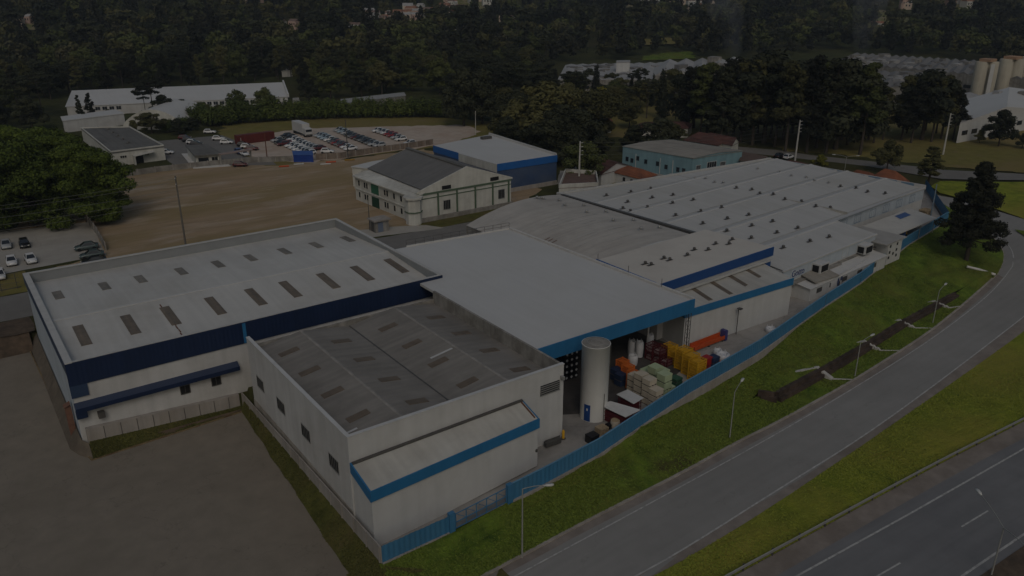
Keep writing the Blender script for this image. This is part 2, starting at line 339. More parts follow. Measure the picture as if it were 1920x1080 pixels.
def loft(rowA, rowB, n, zfun=None, noise_amp=0.0, nscale=.4):
    """grid between two rows of 3D points with n subdivisions"""
    mb = MB(); k = len(rowA); vs = []
    for j in range(n+1):
        t = j/n
        for i in range(k):
            p = list(lerp(rowA[i], rowB[i], t))
            if zfun: p[2] = rowA[i][2]+(rowB[i][2]-rowA[i][2])*zfun(t)
            if noise_amp:
                e = min(t, 1-t)*4; e = min(e, 1)
                p[2] += noise_amp*e*(MN.noise((p[0]*nscale, p[1]*nscale, 1.7))+.6*MN.noise((p[0]*nscale*2.7, p[1]*nscale*2.7, 4.2)))
            vs.append(tuple(p))
    mb.add(vs, [(j*k+i, (j+1)*k+i, (j+1)*k+i+1, j*k+i+1) for j in range(n) for i in range(k-1)], True)
    return mb
def resample(pts, n):
    d = [0]
    for a, b in zip(pts, pts[1:]): d.append(d[-1]+math.dist(a, b))
    out = []
    for i in range(n):
        s = d[-1]*i/(n-1); j = 0
        while j < len(d)-2 and d[j+1] < s: j += 1
        t = (s-d[j])/max(d[j+1]-d[j], 1e-6); out.append(lerp(pts[j], pts[j+1], min(t, 1)))
    return out
def smooth(pts, it=2):
    for _ in range(it):
        q = [pts[0]]
        for a, b in zip(pts, pts[1:]): q += [lerp(a, b, .25), lerp(a, b, .75)]
        pts = q+[pts[-1]]
    return pts
def stripe(pts, w, dz, name=None, m_=None):
    mb = MB(); k = len(pts); vs = []
    for i, p in enumerate(pts):
        dx, dy, _ = dirn(pts[max(i-1, 0)], pts[min(i+1, k-1)])
        vs += [(p[0]-dy*w/2, p[1]+dx*w/2, p[2]+dz), (p[0]+dy*w/2, p[1]-dx*w/2, p[2]+dz)]
    mb.add(vs, [(2*i, 2*i+1, 2*i+3, 2*i+2) for i in range(k-1)])
    return mb
def ext(pts, back, fwd=0):
    a, b = pts[0], pts[1]; dx, dy, _ = dirn(b, a)
    q = [(a[0]+dx*back, a[1]+dy*back, zr(a[0]+dx*back)+(a[2]-zr(a[0])))]+list(pts) if back else list(pts)
    if fwd:
        a, b = pts[-2], pts[-1]; dx, dy, _ = dirn(a, b); q.append((b[0]+dx*fwd, b[1]+dy*fwd, zr(b[0]+dx*fwd)+(b[2]-zr(b[0]))))
    return q
KP = [(913, 1080), (1017, 1025), (1087, 987), (1180, 940), (1280, 889), (1380, 833), (1463, 792), (1590, 722), (1670, 672), (1740, 627), (1790, 587), (1830, 553), (1871, 515)]
KERBL = ext(smooth([atr(*p) for p in KP], 1), 45)
KCURVE = smooth([atr(*p) for p in [(1871, 515), (1882, 492), (1883, 478), (1879, 464), (1869, 452), (1848, 432), (1812, 410), (1785, 396), (1768, 384), (1742, 357)]], 2)
EP = [(1225, 1080), (1280, 1052), (1437, 957), (1613, 838), (1780, 722), (1920, 622), (1985, 570)]
EDGER = ext(smooth([atr(*p) for p in EP], 1), 60)
def zset(p, z): return (p[0], p[1], z)
A = resample(KERBL, 90); B = resample(EDGER, 90)
struct(loft(A, B, 8).build('service_road', ASPH))
J = [zset(p, zr(p[0])+.004) for p in KCURVE]+[atr(*p, .004) for p in [(1736, 352), (1745, 352), (1758, 366), (1785, 371), (1830, 384), (1871, 396), (1920, 411), (2150, 480), (2250, 640), (1985, 575)]]
mj = MB().sheet([(p[0], p[1]) for p in J], lambda x, y: zr(x)+.006); struct(mj.build('road_junction', ASPH))
WLP = [(967, 1080), (1280, 911), (1450, 818), (1613, 721), (1747, 637), (1847, 560), (1880, 525), (1898, 500)]
wl = ext(smooth([atr(*p) for p in WLP], 2), 40)+smooth([atr(*p) for p in [(1899, 497), (1901, 482), (1896, 466), (1884, 453), (1866, 440)]], 2)
wr = ext(smooth([atr(*p) for p in [(1193, 1080), (1280, 1032), (1470, 911), (1613, 823), (1757, 719), (1920, 594), (2050, 490)]], 2), 60)
mk = stripe(wl, .16, .03); mk2 = stripe(wr, .18, .03); mk.add(mk2.v, mk2.f)
struct(mk.build('road_markings', LINE))
# sandy gutter and paved shoulder along both sides of the service road, a raised kerb on the slope side
gut = [lerp(a, b, .10) for a, b in zip(A, B)]
struct(loft([zset(p, p[2]+.012) for p in A], [zset(p, p[2]+.012) for p in gut], 2).build('road_gutter', SHOULD))
wr_n = resample(wr[:-2], 90); EB = resample(EDGER, 90)
struct(loft([zset(p, p[2]+.010) for p in resample(wr, 90)], [zset(p, p[2]+.012) for p in EB], 2).build('road_shoulder', SHOULD))
mb = MB()
def kerb_mesh(mb, pts, w, h):
    k = len(pts); vs = []
    for i, p in enumerate(pts):
        dx, dy, _ = dirn(pts[max(i-1, 0)], pts[min(i+1, k-1)])
        for (o, z) in ((0, -.1), (0, h), (w, h), (w, -.1)): vs.append((p[0]-dy*o, p[1]+dx*o, p[2]+z))
    mb.add(vs, [(4*i+a, 4*i+a+4, 4*i+a+5, 4*i+a+1) for i in range(k-1) for a in range(3)])
kerb_mesh(mb, KERBL, .32, .15); kerb_mesh(mb, KCURVE, .32, .15)
struct(mb.build('kerb', KERB))
# highway, verge
RAIL = ext(smooth([atr(*p) for p in [(1375, 1080), (1500, 1012), (1640, 935), (1780, 860), (1920, 790)]], 1), 80, 160)
HR = ext([atr(*p) for p in [(1880, 1080), (1920, 1058)]], 80, 200)
RB = resample(RAIL, 60); dxr, dyr, _ = dirn(RAIL[1], RAIL[-2])
hb = [(p[0]+dyr*19, p[1]-dxr*19, p[2]) for p in RB]
struct(loft([zset(p, p[2]-.05) for p in RB], [zset(p, p[2]-.05) for p in hb], 6).build('highway', ASPH2))
sh = [(p[0]+dyr*2.1, p[1]-dxr*2.1, p[2]) for p in RB]
struct(loft([zset(p, p[2]-.03) for p in RB], [zset(p, p[2]-.034) for p in sh], 2).build('highway_shoulder', SHOULD))
h1 = ext([atr(*p) for p in [(1493, 1080), (1700, 966), (1920, 841)]], 60, 150); h2 = ext([atr(*p) for p in [(1803, 1080), (1920, 1001)]], 60, 150)
mk = stripe(h1, .2, -.03)
q = stripe(h2, .22, -.03); mk.add(q.v, q.f)
d0, d1 = atr(1803, 987), atr(1853, 957); e1 = atr(1660, 1073)
ux, uy, dl = dirn(d0, d1); per = math.dist(e1, lerp(d0, d1, .5))
for k in range(-4, 9):
    a = (d0[0]+ux*per*k, d0[1]+uy*per*k); 
    q = stripe([(a[0], a[1], zr(a[0])), (a[0]+ux*dl, a[1]+uy*dl, zr(a[0]+ux*dl))], .17, -.03); mk.add(q.v, q.f)
struct(mk.build('highway_markings', LINE))
med = resample(h2, 60); med0 = [(p[0]+dyr*.9, p[1]-dxr*.9, p[2]-.01) for p in med]; med2 = [(p[0]+dyr*9, p[1]-dxr*9, p[2]+.1) for p in med]
struct(loft(med0, med2, 10, noise_amp=.12).build('median_strip', EARTH))
struct(loft([zset(p, p[2]+.02) for p in resample(EDGER, 110)], [zset(p, p[2]+.02) for p in resample(RAIL, 110)], 16, noise_amp=.28, nscale=.22).build('verge_grass', GRASSV))

# ---------------------------------------------------------------- embankment below the blue fence
WALLP = [at3(1425, 727, -1.9), at3(1448, 738, -2.0), at3(1535, 690, -2.1), at3(1683, 600, -2.0), at3(1748, 564, -1.8), at3(1790, 540, -1.6)]
def vw(u):
    if u < WALLP[0][0]:
        t = max(0, min(1, (u-25)/(WALLP[0][0]-25))); a = (vf(u)+kerb_v(u))/2; return a*(1-t)+t*WALLP[0][1]
    return interp(u, [(p[0], p[1]) for p in WALLP])
KT = [(p[0], p[1]) for p in KERBL]
def kerb_v(u): return interp(u, KT)
WU0, WU1 = WALLP[0][0], WALLP[-1][0]
def step(u): return interp(u, [(WU0, 1.15), (WU1, .6)])*min(max((u-WU0+1.2)/1.5, 0), 1)*min(max((WU1+4-u)/6, 0), 1)
def ztop(u): return zf(u)-.08-1.0*min(max((u-60)/10, 0), 1)*min(max((98-u)/10, 0), 1)
def zwt(u):
    a = zr(u)+.45*(ztop(u)-zr(u))
    t = min(max((u-WU0+12)/12, 0), 1)*min(max((WU1+8-u)/10, 0), 1)
    return a*(1-t)+t*(zr(u)+.35+step(u))
uu = [24.6+i*.75 for i in range(int((150-24.6)/.75)+1)]
up0 = [(u, vf(u)-.03, ztop(u)) for u in uu]; up1 = [(u, vw(u), zwt(u)) for u in uu]
lo0 = [(u, vw(u)-.02, zwt(u)-step(u)) for u in uu]; lo1 = [(u, kerb_v(u)+.28, zr(u)+.14) for u in uu]
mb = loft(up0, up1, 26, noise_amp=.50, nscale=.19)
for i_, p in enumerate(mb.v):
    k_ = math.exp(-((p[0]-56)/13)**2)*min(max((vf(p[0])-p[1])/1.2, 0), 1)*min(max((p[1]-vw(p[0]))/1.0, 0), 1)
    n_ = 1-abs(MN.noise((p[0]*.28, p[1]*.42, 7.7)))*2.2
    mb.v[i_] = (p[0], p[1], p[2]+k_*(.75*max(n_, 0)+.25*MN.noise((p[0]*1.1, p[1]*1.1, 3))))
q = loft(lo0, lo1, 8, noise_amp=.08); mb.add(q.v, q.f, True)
# the corner under the big tree, where the kerb swings round
KC2 = [p for p in KERBL if p[0] > 150]+list(KCURVE[1:22])
fa = [(150+(FENCE[-1][0]-150)*min(i/8, 1), 0, 0) for i in range(9)]; fa = [(p[0], vf(p[0])-.03, ztop(p[0])) for p in fa]
for i in range(1, 12): t = i/11; fa.append(lerp(FENDR[0], FENDR[1], t*.8)); 
fa = [(p[0]+(.05 if i > 8 else 0), p[1], p[2]-.05) for i, p in enumerate(fa)]
kb = resample([(150, kerb_v(150), zr(150))]+KC2, len(fa)); kb = [zset(p, p[2]+.14) for p in kb]
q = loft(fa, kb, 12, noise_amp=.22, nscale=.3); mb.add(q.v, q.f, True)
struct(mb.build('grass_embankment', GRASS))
# retaining walls and drainage steps
rw = MB(); n = 60
for i in range(n):
    a = WU0+(WU1-WU0)*i/n; b = WU0+(WU1-WU0)*(i+1)/n
    for (off, top, bot) in ((0.0, .04+.05*MN.noise((a*.9, 0, 2)), -.55), (.5, -.5+.06*MN.noise((a*.7, 3, 2)), -1.1)):
        za, zb2 = zwt(a), zwt(b); sa, sb = step(a), step(b)
        pa, pb = (a, vw(a)-off+.12), (b, vw(b)-off+.12)
        rw.bar(pa, pb, .6, [za+bot*sa-.25, zb2+bot*sb-.25], [za+top*sa, zb2+top*sb], -1)
struct_wall = rw.build('retaining_wall', mat('dark_stone_wall', (.085, .06, .046), .95, .35, 1.6, kind='wallstreak', stain=(.03, .022, .018), stain_amt=.7, stain_scale=.4), loc=(WU0, vw(WU0), -3))
tag(struct_wall, 'long dark two tier retaining wall cut across the grass embankment', 'retaining wall')
lg = loft([(u, vw(u)-.36, zwt(u)-.46*step(u)) for u in [WU0+1+(WU1-WU0-2)*i/80 for i in range(81)]], [(u, vw(u)-.5, zwt(u)-.52*step(u)) for u in [WU0+1+(WU1-WU0-2)*i/80 for i in range(81)]], 2)
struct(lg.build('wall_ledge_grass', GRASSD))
def drain(u0, label, stair=True, wing=.9):
    """whitewashed gutter running down the slope: inlet channel, stepped chute through the wall, channel to the kerb"""
    zb = zwt(u0); zl = zr(u0)+.35; v0 = vw(u0)+.45; mb = MB(); sl = (ztop(u0)-zb)/max(vf(u0)-vw(u0), 1)
    w_ = .42 if not stair else .26
    mb.bar((u0-wing, v0+.2*wing), (u0, v0), w_ if not stair else .2, zb-.5, [zb+sl*.2*wing+.12, zb+.14]); mb.bar((u0, v0), (u0+.5, v0-.15), .45, zb-.4, zb+.15)
    pb, zz = (u0+.45, v0-.1), zb+.15
    if stair:
        k = 4; p = pb; dz = (zz-zl-.05)/k
        for i in range(k):
            q = (p[0]+.42, p[1]-.04); mb.bar(p, q, w_, zl-.4, zz); p = (q[0]-.12, q[1]-.50); mb.bar(q, p, w_, zl-.4, [zz-.002, zz-dz*.9]); zz -= dz
        pc = p
    else:
        pc = (pb[0]+.7, pb[1]-2.1); mb.bar(pb, pc, .75, zl-.5, [zz+.01, zl+.06])
    pd = (pc[0]+2.4, kerb_v(pc[0]+2.4)+.28); mb.bar(pc, pd, .17, zl-.4, [zl+.05, zr(pd[0])+.19])
    o = mb.build('drainage_steps', mat('limewashed_drain', (.42, .405, .38), .9, .3, 1.5), loc=(u0, v0, zl)); tag(o, label, 'drain', 'whitewashed drainage steps on the embankment')
drain(at(1535, 692, -2.1)[0], 'whitewashed drain chute nearest the camera, a broad smooth slab through the dark wall', False, 3.6)
drain(at(1618, 638, -2.1)[0], 'zigzag whitewashed drainage steps beside the second lamp post from the big tree')
drain(at(1690, 600, -2.0)[0], 'zigzag whitewashed drainage steps halfway along the dark wall, with no lamp beside them')
drain(at(1752, 562, -1.8)[0], 'small whitewashed drainage steps next to the lamp nearest the big tree')
p0, p1 = at3(1813, 500, -1.0), at3(1866, 515, zr(160)+.2)
mb = MB().tube([p0, lerp(p0, p1, .4)[:2]+(p0[2]-.3,), p1], .25, 6)
tag(mb.build('drainage_gutter', CONCW, loc=p0), 'thin white curving gutter on the grass below the big tree', 'drain')

# ---------------------------------------------------------------- flat ground sheets
def rough(poly, amp=.35, stp=2.5):
    out = []
    for a, b in zip(poly, poly[1:]+poly[:1]):
        l = math.dist(a, b); n = max(1, int(l/stp))
        for i in range(n):
            p = lerp(a, b, i/n); w = amp if i else 0
            out.append((p[0]+R.uniform(-w, w), p[1]+R.uniform(-w, w)))
    return out
def flat(name, poly, z, m_, amp=0, stp=2.5):
    return struct(MB().sheet(rough(poly, amp, stp) if amp else poly, z).build(name, m_))
fpoly = [(p[0], p[1]+.02) for p in FENCE]
flat('concrete_yard', [(52, vf(52)+.02)]+[(p[0], p[1]) for p in fpoly if p[0] > 52]+[(FENDR[1][0], FENDR[1][1]), (160, 123), (76, 123), (52, 92)], .006, YARDC)
flat('gate_apron', [(25.4, 54.6)]+[(p[0], p[1]) for p in fpoly[1:] if p[0] < 52]+[(52, vf(52)+.02), (52, 66), (44, 62), (25.4, 62)], lambda x, y: fy(x)+.006, YARDC)
flat('hall_floor', [(52.2, 64.5), (58, 61.5), (66, 61.2), (74, 63.6), (77.8, 66.5), (77.5, 86.5), (52.2, 86.5)], .010, mat('stained_shade_hall_floor', (.075, .068, .064), .85, .25, .5, stain=(.03, .027, .025), stain_amt=.8, stain_scale=.12), .4)  # stained floor, its colour darkened further to paint in the hall's shade
flat('dirt_lot', [(-6, 150), (22, 158.5), (9, 186), (20, 205), (40, 226), (66, 222.5), (95, 209.5), (120, 210), (118, 190), (118, 150), (100, 139), (70, 139.5), (50, 146.5)], .004, DIRT, 1.0)
flat('street', [(-60, 134.5), (7, 134), (60, 128.2), (80, 121.5), (120, 123), (120, 134), (89, 137), (70, 138), (55, 140.5), (8, 145.7), (-60, 146)], .010, STREET, .15)
flat('pavement', [(62, 140.5), (72, 138.4), (82, 136.6), (80, 140.5), (74, 143.5), (64, 146.5)], .014, PARKC, .25)
flat('parking_yard', [(-60, 152), (9, 158.2), (22.3, 158.6), (22.6, 163), (24, 184), (8, 187), (-60, 200)], .010, PARKC, .1)
flat('street_verge', [(-60, 146.2), (8, 146), (9, 157.6), (-60, 151.6)], .008, FIELD, .2)
flat('earth_bank', [(-60, 127.6), (6.8, 127.6), (6.8, 133.8), (-60, 134.3)], .012, EARTH, .4)
flat('grass_strip', [(75, 138.5), (84, 137.0), (104, 138), (104, 142.4), (80, 142.4)], .012, GRASSD, .3)
flat('gravel_lot', [(73.5, 231), (76, 222), (84, 212), (118, 211.2), (134, 213.5), (150, 224), (152, 238), (128, 252), (104, 264), (92, 262), (80, 250)], .012, GRAV, 1.2)
flat('dry_field', [(62, 228), (76, 213), (120, 210.5), (139, 208), (156, 222), (164, 238), (150, 262), (112, 292), (86, 292), (76, 264)], .008, FIELD, 1.5)
flat('forecourt', [(53.2, 230.5), (63, 222.5), (76, 214.5), (77, 222), (72.5, 231), (79, 250), (78, 268), (54, 270)], .014, STREET, .1)
flat('site_lawn', [at(*p) for p in [(1470, 285), (1560, 288), (1700, 305), (1830, 318), (1960, 326), (1960, 225), (1820, 190), (1500, 190), (1380, 215)]], .010, FIELD, 1.5)
flat('park_lawn', [at(*p) for p in [(1040, 240), (1180, 262), (1300, 255), (1450, 268), (1420, 200), (1250, 185), (1080, 195), (930, 190), (900, 215)]], .012, FIELD, 1.5)
flat('back_street', [at(*p) for p in [(1180, 262), (1300, 268), (1455, 281), (1522, 291), (1638, 303), (1776, 319), (1830, 321.5), (1960, 328), (1960, 338), (1830, 337), (1767, 335.5), (1623, 311), (1553, 303), (1440, 291), (1300, 276), (1180, 268)]], .016, STREET, .12)
flat('traffic_island', [atr(*p) for p in [(1763, 340), (1830, 341), (1960, 342), (1960, 425), (1871, 393), (1800, 372), (1762, 362), (1745, 350)]], lambda x, y: zr(x)+.04, GRASSV, .3)
flat('grass_wedge', [atr(*p) for p in [(1902, 431), (1935, 436), (1940, 455), (1922, 444)]], lambda x, y: zr(x)+.12, GRASS)
flat('house_lawn', [at(*p) for p in [(1124, 335), (1128, 357), (1185, 349), (1165, 345)]], .015, FIELD)
flat('back_yard', [at(*p) for p in [(1044, 345), (1120, 360), (1200, 350), (1290, 335), (1265, 333), (1180, 312), (1110, 322), (1050, 320)]], .010, PARKC, .2)
flat('meadow', [at(*p) for p in [(1200, 117), (1300, 113), (1296, 102), (1240, 105), (1205, 110)]], lambda x, y: hills(x, y)+.5, GRASS, 2)
flat('meadow', [at(*p) for p in [(1200, 94), (1300, 92), (1298, 84), (1205, 86)]], lambda x, y: hills(x, y)+1.0, FIELD, 2)
# lower yard beside the grey roofed shed
flat('asphalt_yard', [(-60, 30), (22.8, 30), (23.1, 52), (23.8, 70), (24.5, 80), (24.9, 90.6), (7.4, 89.7), (6.4, 95), (5.6, 126), (-60, 126)], -2.2, ASPHY)
bank = loft([(7.6+i, 91.55, -.9-1.1*i/17.3) for i in range(18)], [(7.5+i, 89.6+.05*i, -2.17) for i in range(18)], 6, noise_amp=.12)
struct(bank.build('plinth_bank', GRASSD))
q = loft([(7.5+i, 90.75-.004*i, -1.62-.32*i/17.3) for i in range(18)], [(7.5+i, 89.75+.05*i, -2.13) for i in range(18)], 3)
struct(q.build('bank_foot', EARTH))
strip_a = [(24.85, v, -.95+.004*(v-54)) for v in [53+i*1.5 for i in range(26)]]
strip_b = [(22.3+(v-53)*.055+MN.noise((v*.3, 0, 0))*.25, v, -2.18) for v in [53+i*1.5 for i in range(26)]]
g2 = loft(strip_a, strip_b, 6, noise_amp=.12)
ga = [(24.85-1.0*i, 54.0-.15*i, -.95-.1*i) for i in range(4)]
q = loft([(24.9, 53.6, -.95), (22.5, 53.4, -2.15), (22.0, 48, -2.15)], [(30, 50.5, -1.9), (28, 49.5, -1.95), (26, 44, -2.0)], 4); g2.add(q.v, q.f, True)
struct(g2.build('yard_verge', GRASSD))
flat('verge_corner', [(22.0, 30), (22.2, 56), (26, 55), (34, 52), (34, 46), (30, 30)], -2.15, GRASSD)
side = loft([(7.5, 91.5, -1.0)]+[(6.9, v, -.6) for v in range(92, 129, 2)], [(7.45, 89.7, -2.19)]+[(6.3 if v < 93 else 5.7, v-.4, -2.19) for v in range(92, 129, 2)], 5, noise_amp=.15)
struct(side.build('side_bank', mat('damp_asphalt_edge', (.13, .108, .083), .9, .3, .8, stain=(.08, .065, .05), stain_amt=.7, stain_scale=.3)))
kb = MB(); kb.bar((6.2, 96), (7.3, 89.6), .18, -2.3, -2.05); kb.bar((7.3, 89.6), (24.4, 90.4), .16, -2.3, -2.08); kb.bar((5.5, 126), (6.2, 96), .14, -2.3, -2.08)
struct(kb.build('yard_kerb', mat('ochre_kerb', (.20, .15, .08), .9, .35, 1.5, stain=(.09, .05, .03), stain_amt=.8, stain_scale=.6)))
bk = loft([(x, 127.8, .02) for x in range(-60, 8, 2)], [(x, 125.2, -2.19) for x in range(-60, 8, 2)], 4, noise_amp=.2)
struct(bk.build('soil_bank', EARTH))

def tufts(src, n, size, m_, name, seed, umax=1e9, bias=None):
    """loose tilted blades scattered over a grass sheet so that it has a rough, uneven nap"""
    rg = np.random.default_rng(seed); me = bpy.data.objects[src].data; v = np.empty(len(me.vertices)*3); me.vertices.foreach_get('co', v); v = v.reshape(-1, 3)
    f = np.array([tuple(p.vertices) for p in me.polygons if len(p.vertices) == 4]); c = v[f]; c = c[c[:, :, 0].max(1) < umax]
    ar = np.linalg.norm(np.cross(c[:, 2]-c[:, 0], c[:, 3]-c[:, 1]), axis=1)
    d = np.linalg.norm(c.mean(1)[:, :2], axis=1); ar = ar/np.maximum(d, 50)**1.2
    cc = c.mean(1); ar = ar*np.clip(.55+1.6*np.array([MN.noise((x*.12, y*.2, 5.5)) for x, y, z in cc]), .12, 3)
    i = rg.choice(len(c), n, p=ar/ar.sum()); a, b = rg.random((n, 1)), rg.random((n, 1))
    p = (c[i, 0]*(1-a)+c[i, 1]*a)*(1-b)+(c[i, 3]*(1-a)+c[i, 2]*a)*b
    nr = rg.normal(size=(n, 3))*.36+np.array([0, -.1, .85]); nr /= np.linalg.norm(nr, axis=1)[:, None]
    t_ = np.cross(nr, rg.normal(size=(n, 3))); t_ /= np.linalg.norm(t_, axis=1)[:, None]; bb = np.cross(nr, t_); s = (size*rg.uniform(.5, 1.6, n))[:, None]; p = p+np.array([0, 0, 1])*s*.12
    V = np.empty((n, 4, 3)); V[:, 0] = p-t_*s*.7; V[:, 1] = p+bb*s*.3; V[:, 2] = p+t_*s*.7; V[:, 3] = p-bb*s*.3
    m2 = bpy.data.meshes.new(name); m2.vertices.add(n*4); m2.vertices.foreach_set('co', V.ravel()); m2.loops.add(n*4); m2.loops.foreach_set('vertex_index', np.arange(n*4)); m2.polygons.add(n)
    m2.polygons.foreach_set('loop_start', np.arange(0, n*4, 4)); m2.polygons.foreach_set('loop_total', np.full(n, 4)); m2.update(calc_edges=True); m2.materials.append(m_)
    o = bpy.data.objects.new(name, m2); COL.objects.link(o); o['kind'] = 'stuff'
tufts('grass_embankment', 80000, .17, leaf_mat('embankment_blades', (.075, .108, .016), (.14, .18, .028), .8), 'grass', 5)
tufts('verge_grass', 45000, .15, leaf_mat('verge_blades', (.155, .18, .023), (.235, .255, .036), .8), 'grass', 6, 150)
tufts('yard_verge', 14000, .15, leaf_mat('weed_blades', (.055, .06, .016), (.105, .10, .03), .8), 'weeds', 7)
tufts('plinth_bank', 9000, .15, MATS['weed_blades'], 'weeds', 8)
# ---------------------------------------------------------------- helpers for buildings
def skylight(parent, u, v, zfun, w, l, m_, along='v', dz=.05, lean=0):
    a, b = (w/2, l/2) if along == 'v' else (l/2, w/2)
    P = [(u-a, v-b), (u+a, v-b), (u+a, v+b), (u-a, v+b)]
    vs = [(x, y, zfun(x, y)+dz) for x, y in P]+[(x, y, zfun(x, y)-.05) for x, y in P]
    mb = MB().add(vs, [(0, 1, 2, 3), (4, 5, 1, 0), (5, 6, 2, 1), (6, 7, 3, 2), (7, 4, 0, 3)])
    return mb.build('skylight', m_, parent)
def roof_vent(parent, u, v, z, s=1.0, m_=None):
    mb = MB(); mb.lathe(u, v, [(.26*s, z-.2), (.22*s, z+.22*s), (.30*s, z+.28*s), (.40*s, z+.42*s), (.41*s, z+.55*s), (.30*s, z+.7*s), (.1*s, z+.78*s)], 12)
    # ridge flashing that spreads down both slopes
    mb.add([(u-1.25*s, v-.4*s, z+.03), (u+.9*s, v-.4*s, z+.03), (u+.4*s, v, z+.2*s), (u-.5*s, v, z+.2*s), (u-1.25*s, v+.4*s, z+.03), (u+.9*s, v+.4*s, z+.03)],
           [(0, 1, 2, 3), (3, 2, 5, 4), (0, 3, 4), (1, 5, 2)])
    return mb.build('roof_vent', m_ or METAL, parent)
# ---------------------------------------------------------------- 1 long white warehouse with the navy band
wh = empty('warehouse', (30.8, 110, 0), 'long white warehouse with dark navy band, two rows of brown skylights on its roof', 'warehouse')
w = MB(); U0, U1, V0, V1 = 7.0, 54.6, 92.1, 127.3
w.bar((U0, V0), (U1, V0), .3, -2.6, 8.6, 1)
w.bar((U1, V0+.3), (U1, V1), .3, -.3, 8.7, 1); w.bar((U1, V1), (U0, V1), .3, -.3, 8.75, 1)
w.build('wall', WHITE, wh)
MB().bar((U0, V1), (U0, V0+.3), .3, -2.4, 8.75, 1).build('side_wall', WALLCOOL, wh)
def zL(x, y): return 7.35+(y-V0)*.062 if y < 107.5 else 8.305-(y-107.5)*.047
rf = MB()
rf.quad((U0+.3, V0+.3, zL(0, V0)), (U1-.3, V0+.3, zL(0, V0)), (U1-.3, 107.5, 8.305), (U0+.3, 107.5, 8.305))
rf.quad((U0+.3, 107.5, 8.305), (U1-.3, 107.5, 8.305), (U1-.3, V1-.3, zL(0, V1)), (U0+.3, V1-.3, zL(0, V1)))
roofL = rf.build('roof', ROOFW, wh)
MB().bar((U0+.3, 107.5), (U1-.3, 107.5), .5, 8.28, 8.36).build('ridge_cap', ROOFPL, roofL)
pp = MB(); pp.bar((U0+.3, V1-.3), (U1-.3, V1-.3), .08, 7.2, 8.8, -1); pp.bar((U1-.3, V1-.3), (U1-.3, V0+.3), .08, 7.2, 8.8, -1)
pp.build('parapet', PARGREY, wh)
cp = MB(); cp.bar((U0-.12, V1+.05), (U1+.1, V1+.05), .55, 8.8, 8.92, -1); cp.bar((U0-.12, V0-.16), (U0-.12, V1-.5), .75, 8.8, 8.93, -1)
cp.bar((U0+.63, V0+.1), (U1+.1, V0+.1), .35, 8.81, 8.9, 0); cp.bar((U1+.1, V0+.28), (U1+.1, V1-.5), .5, 8.8, 8.93, 1); cp.build('coping', COPE, wh)
fa = MB(); fa.bar((U0-.15, V0-.15), (U1+.1, V0-.15), .13, 6.05, 8.82, 1); fa.build('fascia_band', NAVY, wh)
fa = MB(); fa.bar((U0-.15, V1), (U0-.15, V0-.02), .13, 7.4, 8.8, 1); fa.bar((U0-.15, V0-.17), (U0+1.6, V0-.17), .14, 4.6, 6.049, 1); fa.build('side_band', mat('navy_side_cladding', (.028, .05, .10), .5, .12, .3), wh)
MB().bar((26.2, V0-.2), (26.6, V0-.2), .12, 6.1, 8.7, 1).build('downpipe', BLUE, wh)
ca = MB(); ca.prism([(U0-.1, V0-.75), (25.1, V0-.75), (25.1, V0-.002), (U0-.1, V0-.002)], [3.25, 3.25, 3.6, 3.6], [3.5, 3.5, 3.95, 3.95]); can = ca.build('canopy', NAVY2, wh)
MB().bar((U0-.12, V0-.81), (25.1, V0-.81), .055, 3.0, 3.52, 1).build('canopy_edge', NAVY, can)
MB().box(U0-.1, U0+1.0, V0-.7, V0-.01, 2.2, 2.98).build('canopy_bracket', NAVY, can)
for px, py in ((377, 715), (320, 733)):
    u = at(px, py, 2.0)[0]+1.0
    window(wh, (U0, V0), (U1, V0), u-U0, 1.55, 1.0, 1.0, BLACK, METALD)
MB().box(9.0, 9.7, V0-.7, V0-.01, 1.6, 2.3).build('air_unit', METALD, wh)
pl = MB(); pl.prism([(7.5, V0-.55), (24.6, V0-.55), (24.6, V0-.005), (7.5, V0-.005)], [-1.2, -2.3, -2.3, -1.2], [.75, -.35, -.35, .75]); plinth = pl.build('plinth', CONCL, wh)
for k in range(1, 10): u = 7.5+k*1.75; MB().box(u, u+.07, V0-.58, V0-.54, -1.1-k*.1, .66-k*.11).build('panel_joint', METALD, plinth)
for px, py in [(110, 555), (197, 538), (265, 525), (341, 510), (410, 496), (472, 485), (535, 472), (595, 461), (655, 450)]:
    u, v = at(px, py, 7.8); skylight(wh, u, 118.3, zL, 1.15, 3.9, SKYLG)
for px, py in [(148, 617), (237, 597), (310, 580), (393, 562), (468, 546), (532, 532), (601, 516), (664, 502), (726, 488)]:
    u, v = at(px, py, 8.0); skylight(wh, u, 101.6, zL, 1.2, 5.9, SKYL)
st = MB()
for k in range(12): u = 19.9+R.uniform(-.05, .05); v = 105.6-k*1.05; st.quad((u, v, zL(0, v)+.012), (u+.16, v, zL(0, v)+.03), (u+.17, v-.95, zL(0, v-.95)+.03), (u+.02, v-.95, zL(0, v-.95)+.012))
st.build('rust_seam', RUST, roofL)
bx = MB(); bx.box(6.2, 6.84, 95.2, 96.1, -2.2, 2.2); bx.add([(6.1, 95.1, 2.2), (6.84, 95.1, 2.5), (6.84, 96.2, 2.5), (6.1, 96.2, 2.2)], [(0, 1, 2, 3)])
tag(bx.build('brick_shelter', mat('red_brick', (.16, .085, .06), .9, .3, 2), loc=(6.4, 96.8, -2.2)), 'small reddish brick lean-to against the left end of the navy banded warehouse', 'shelter')

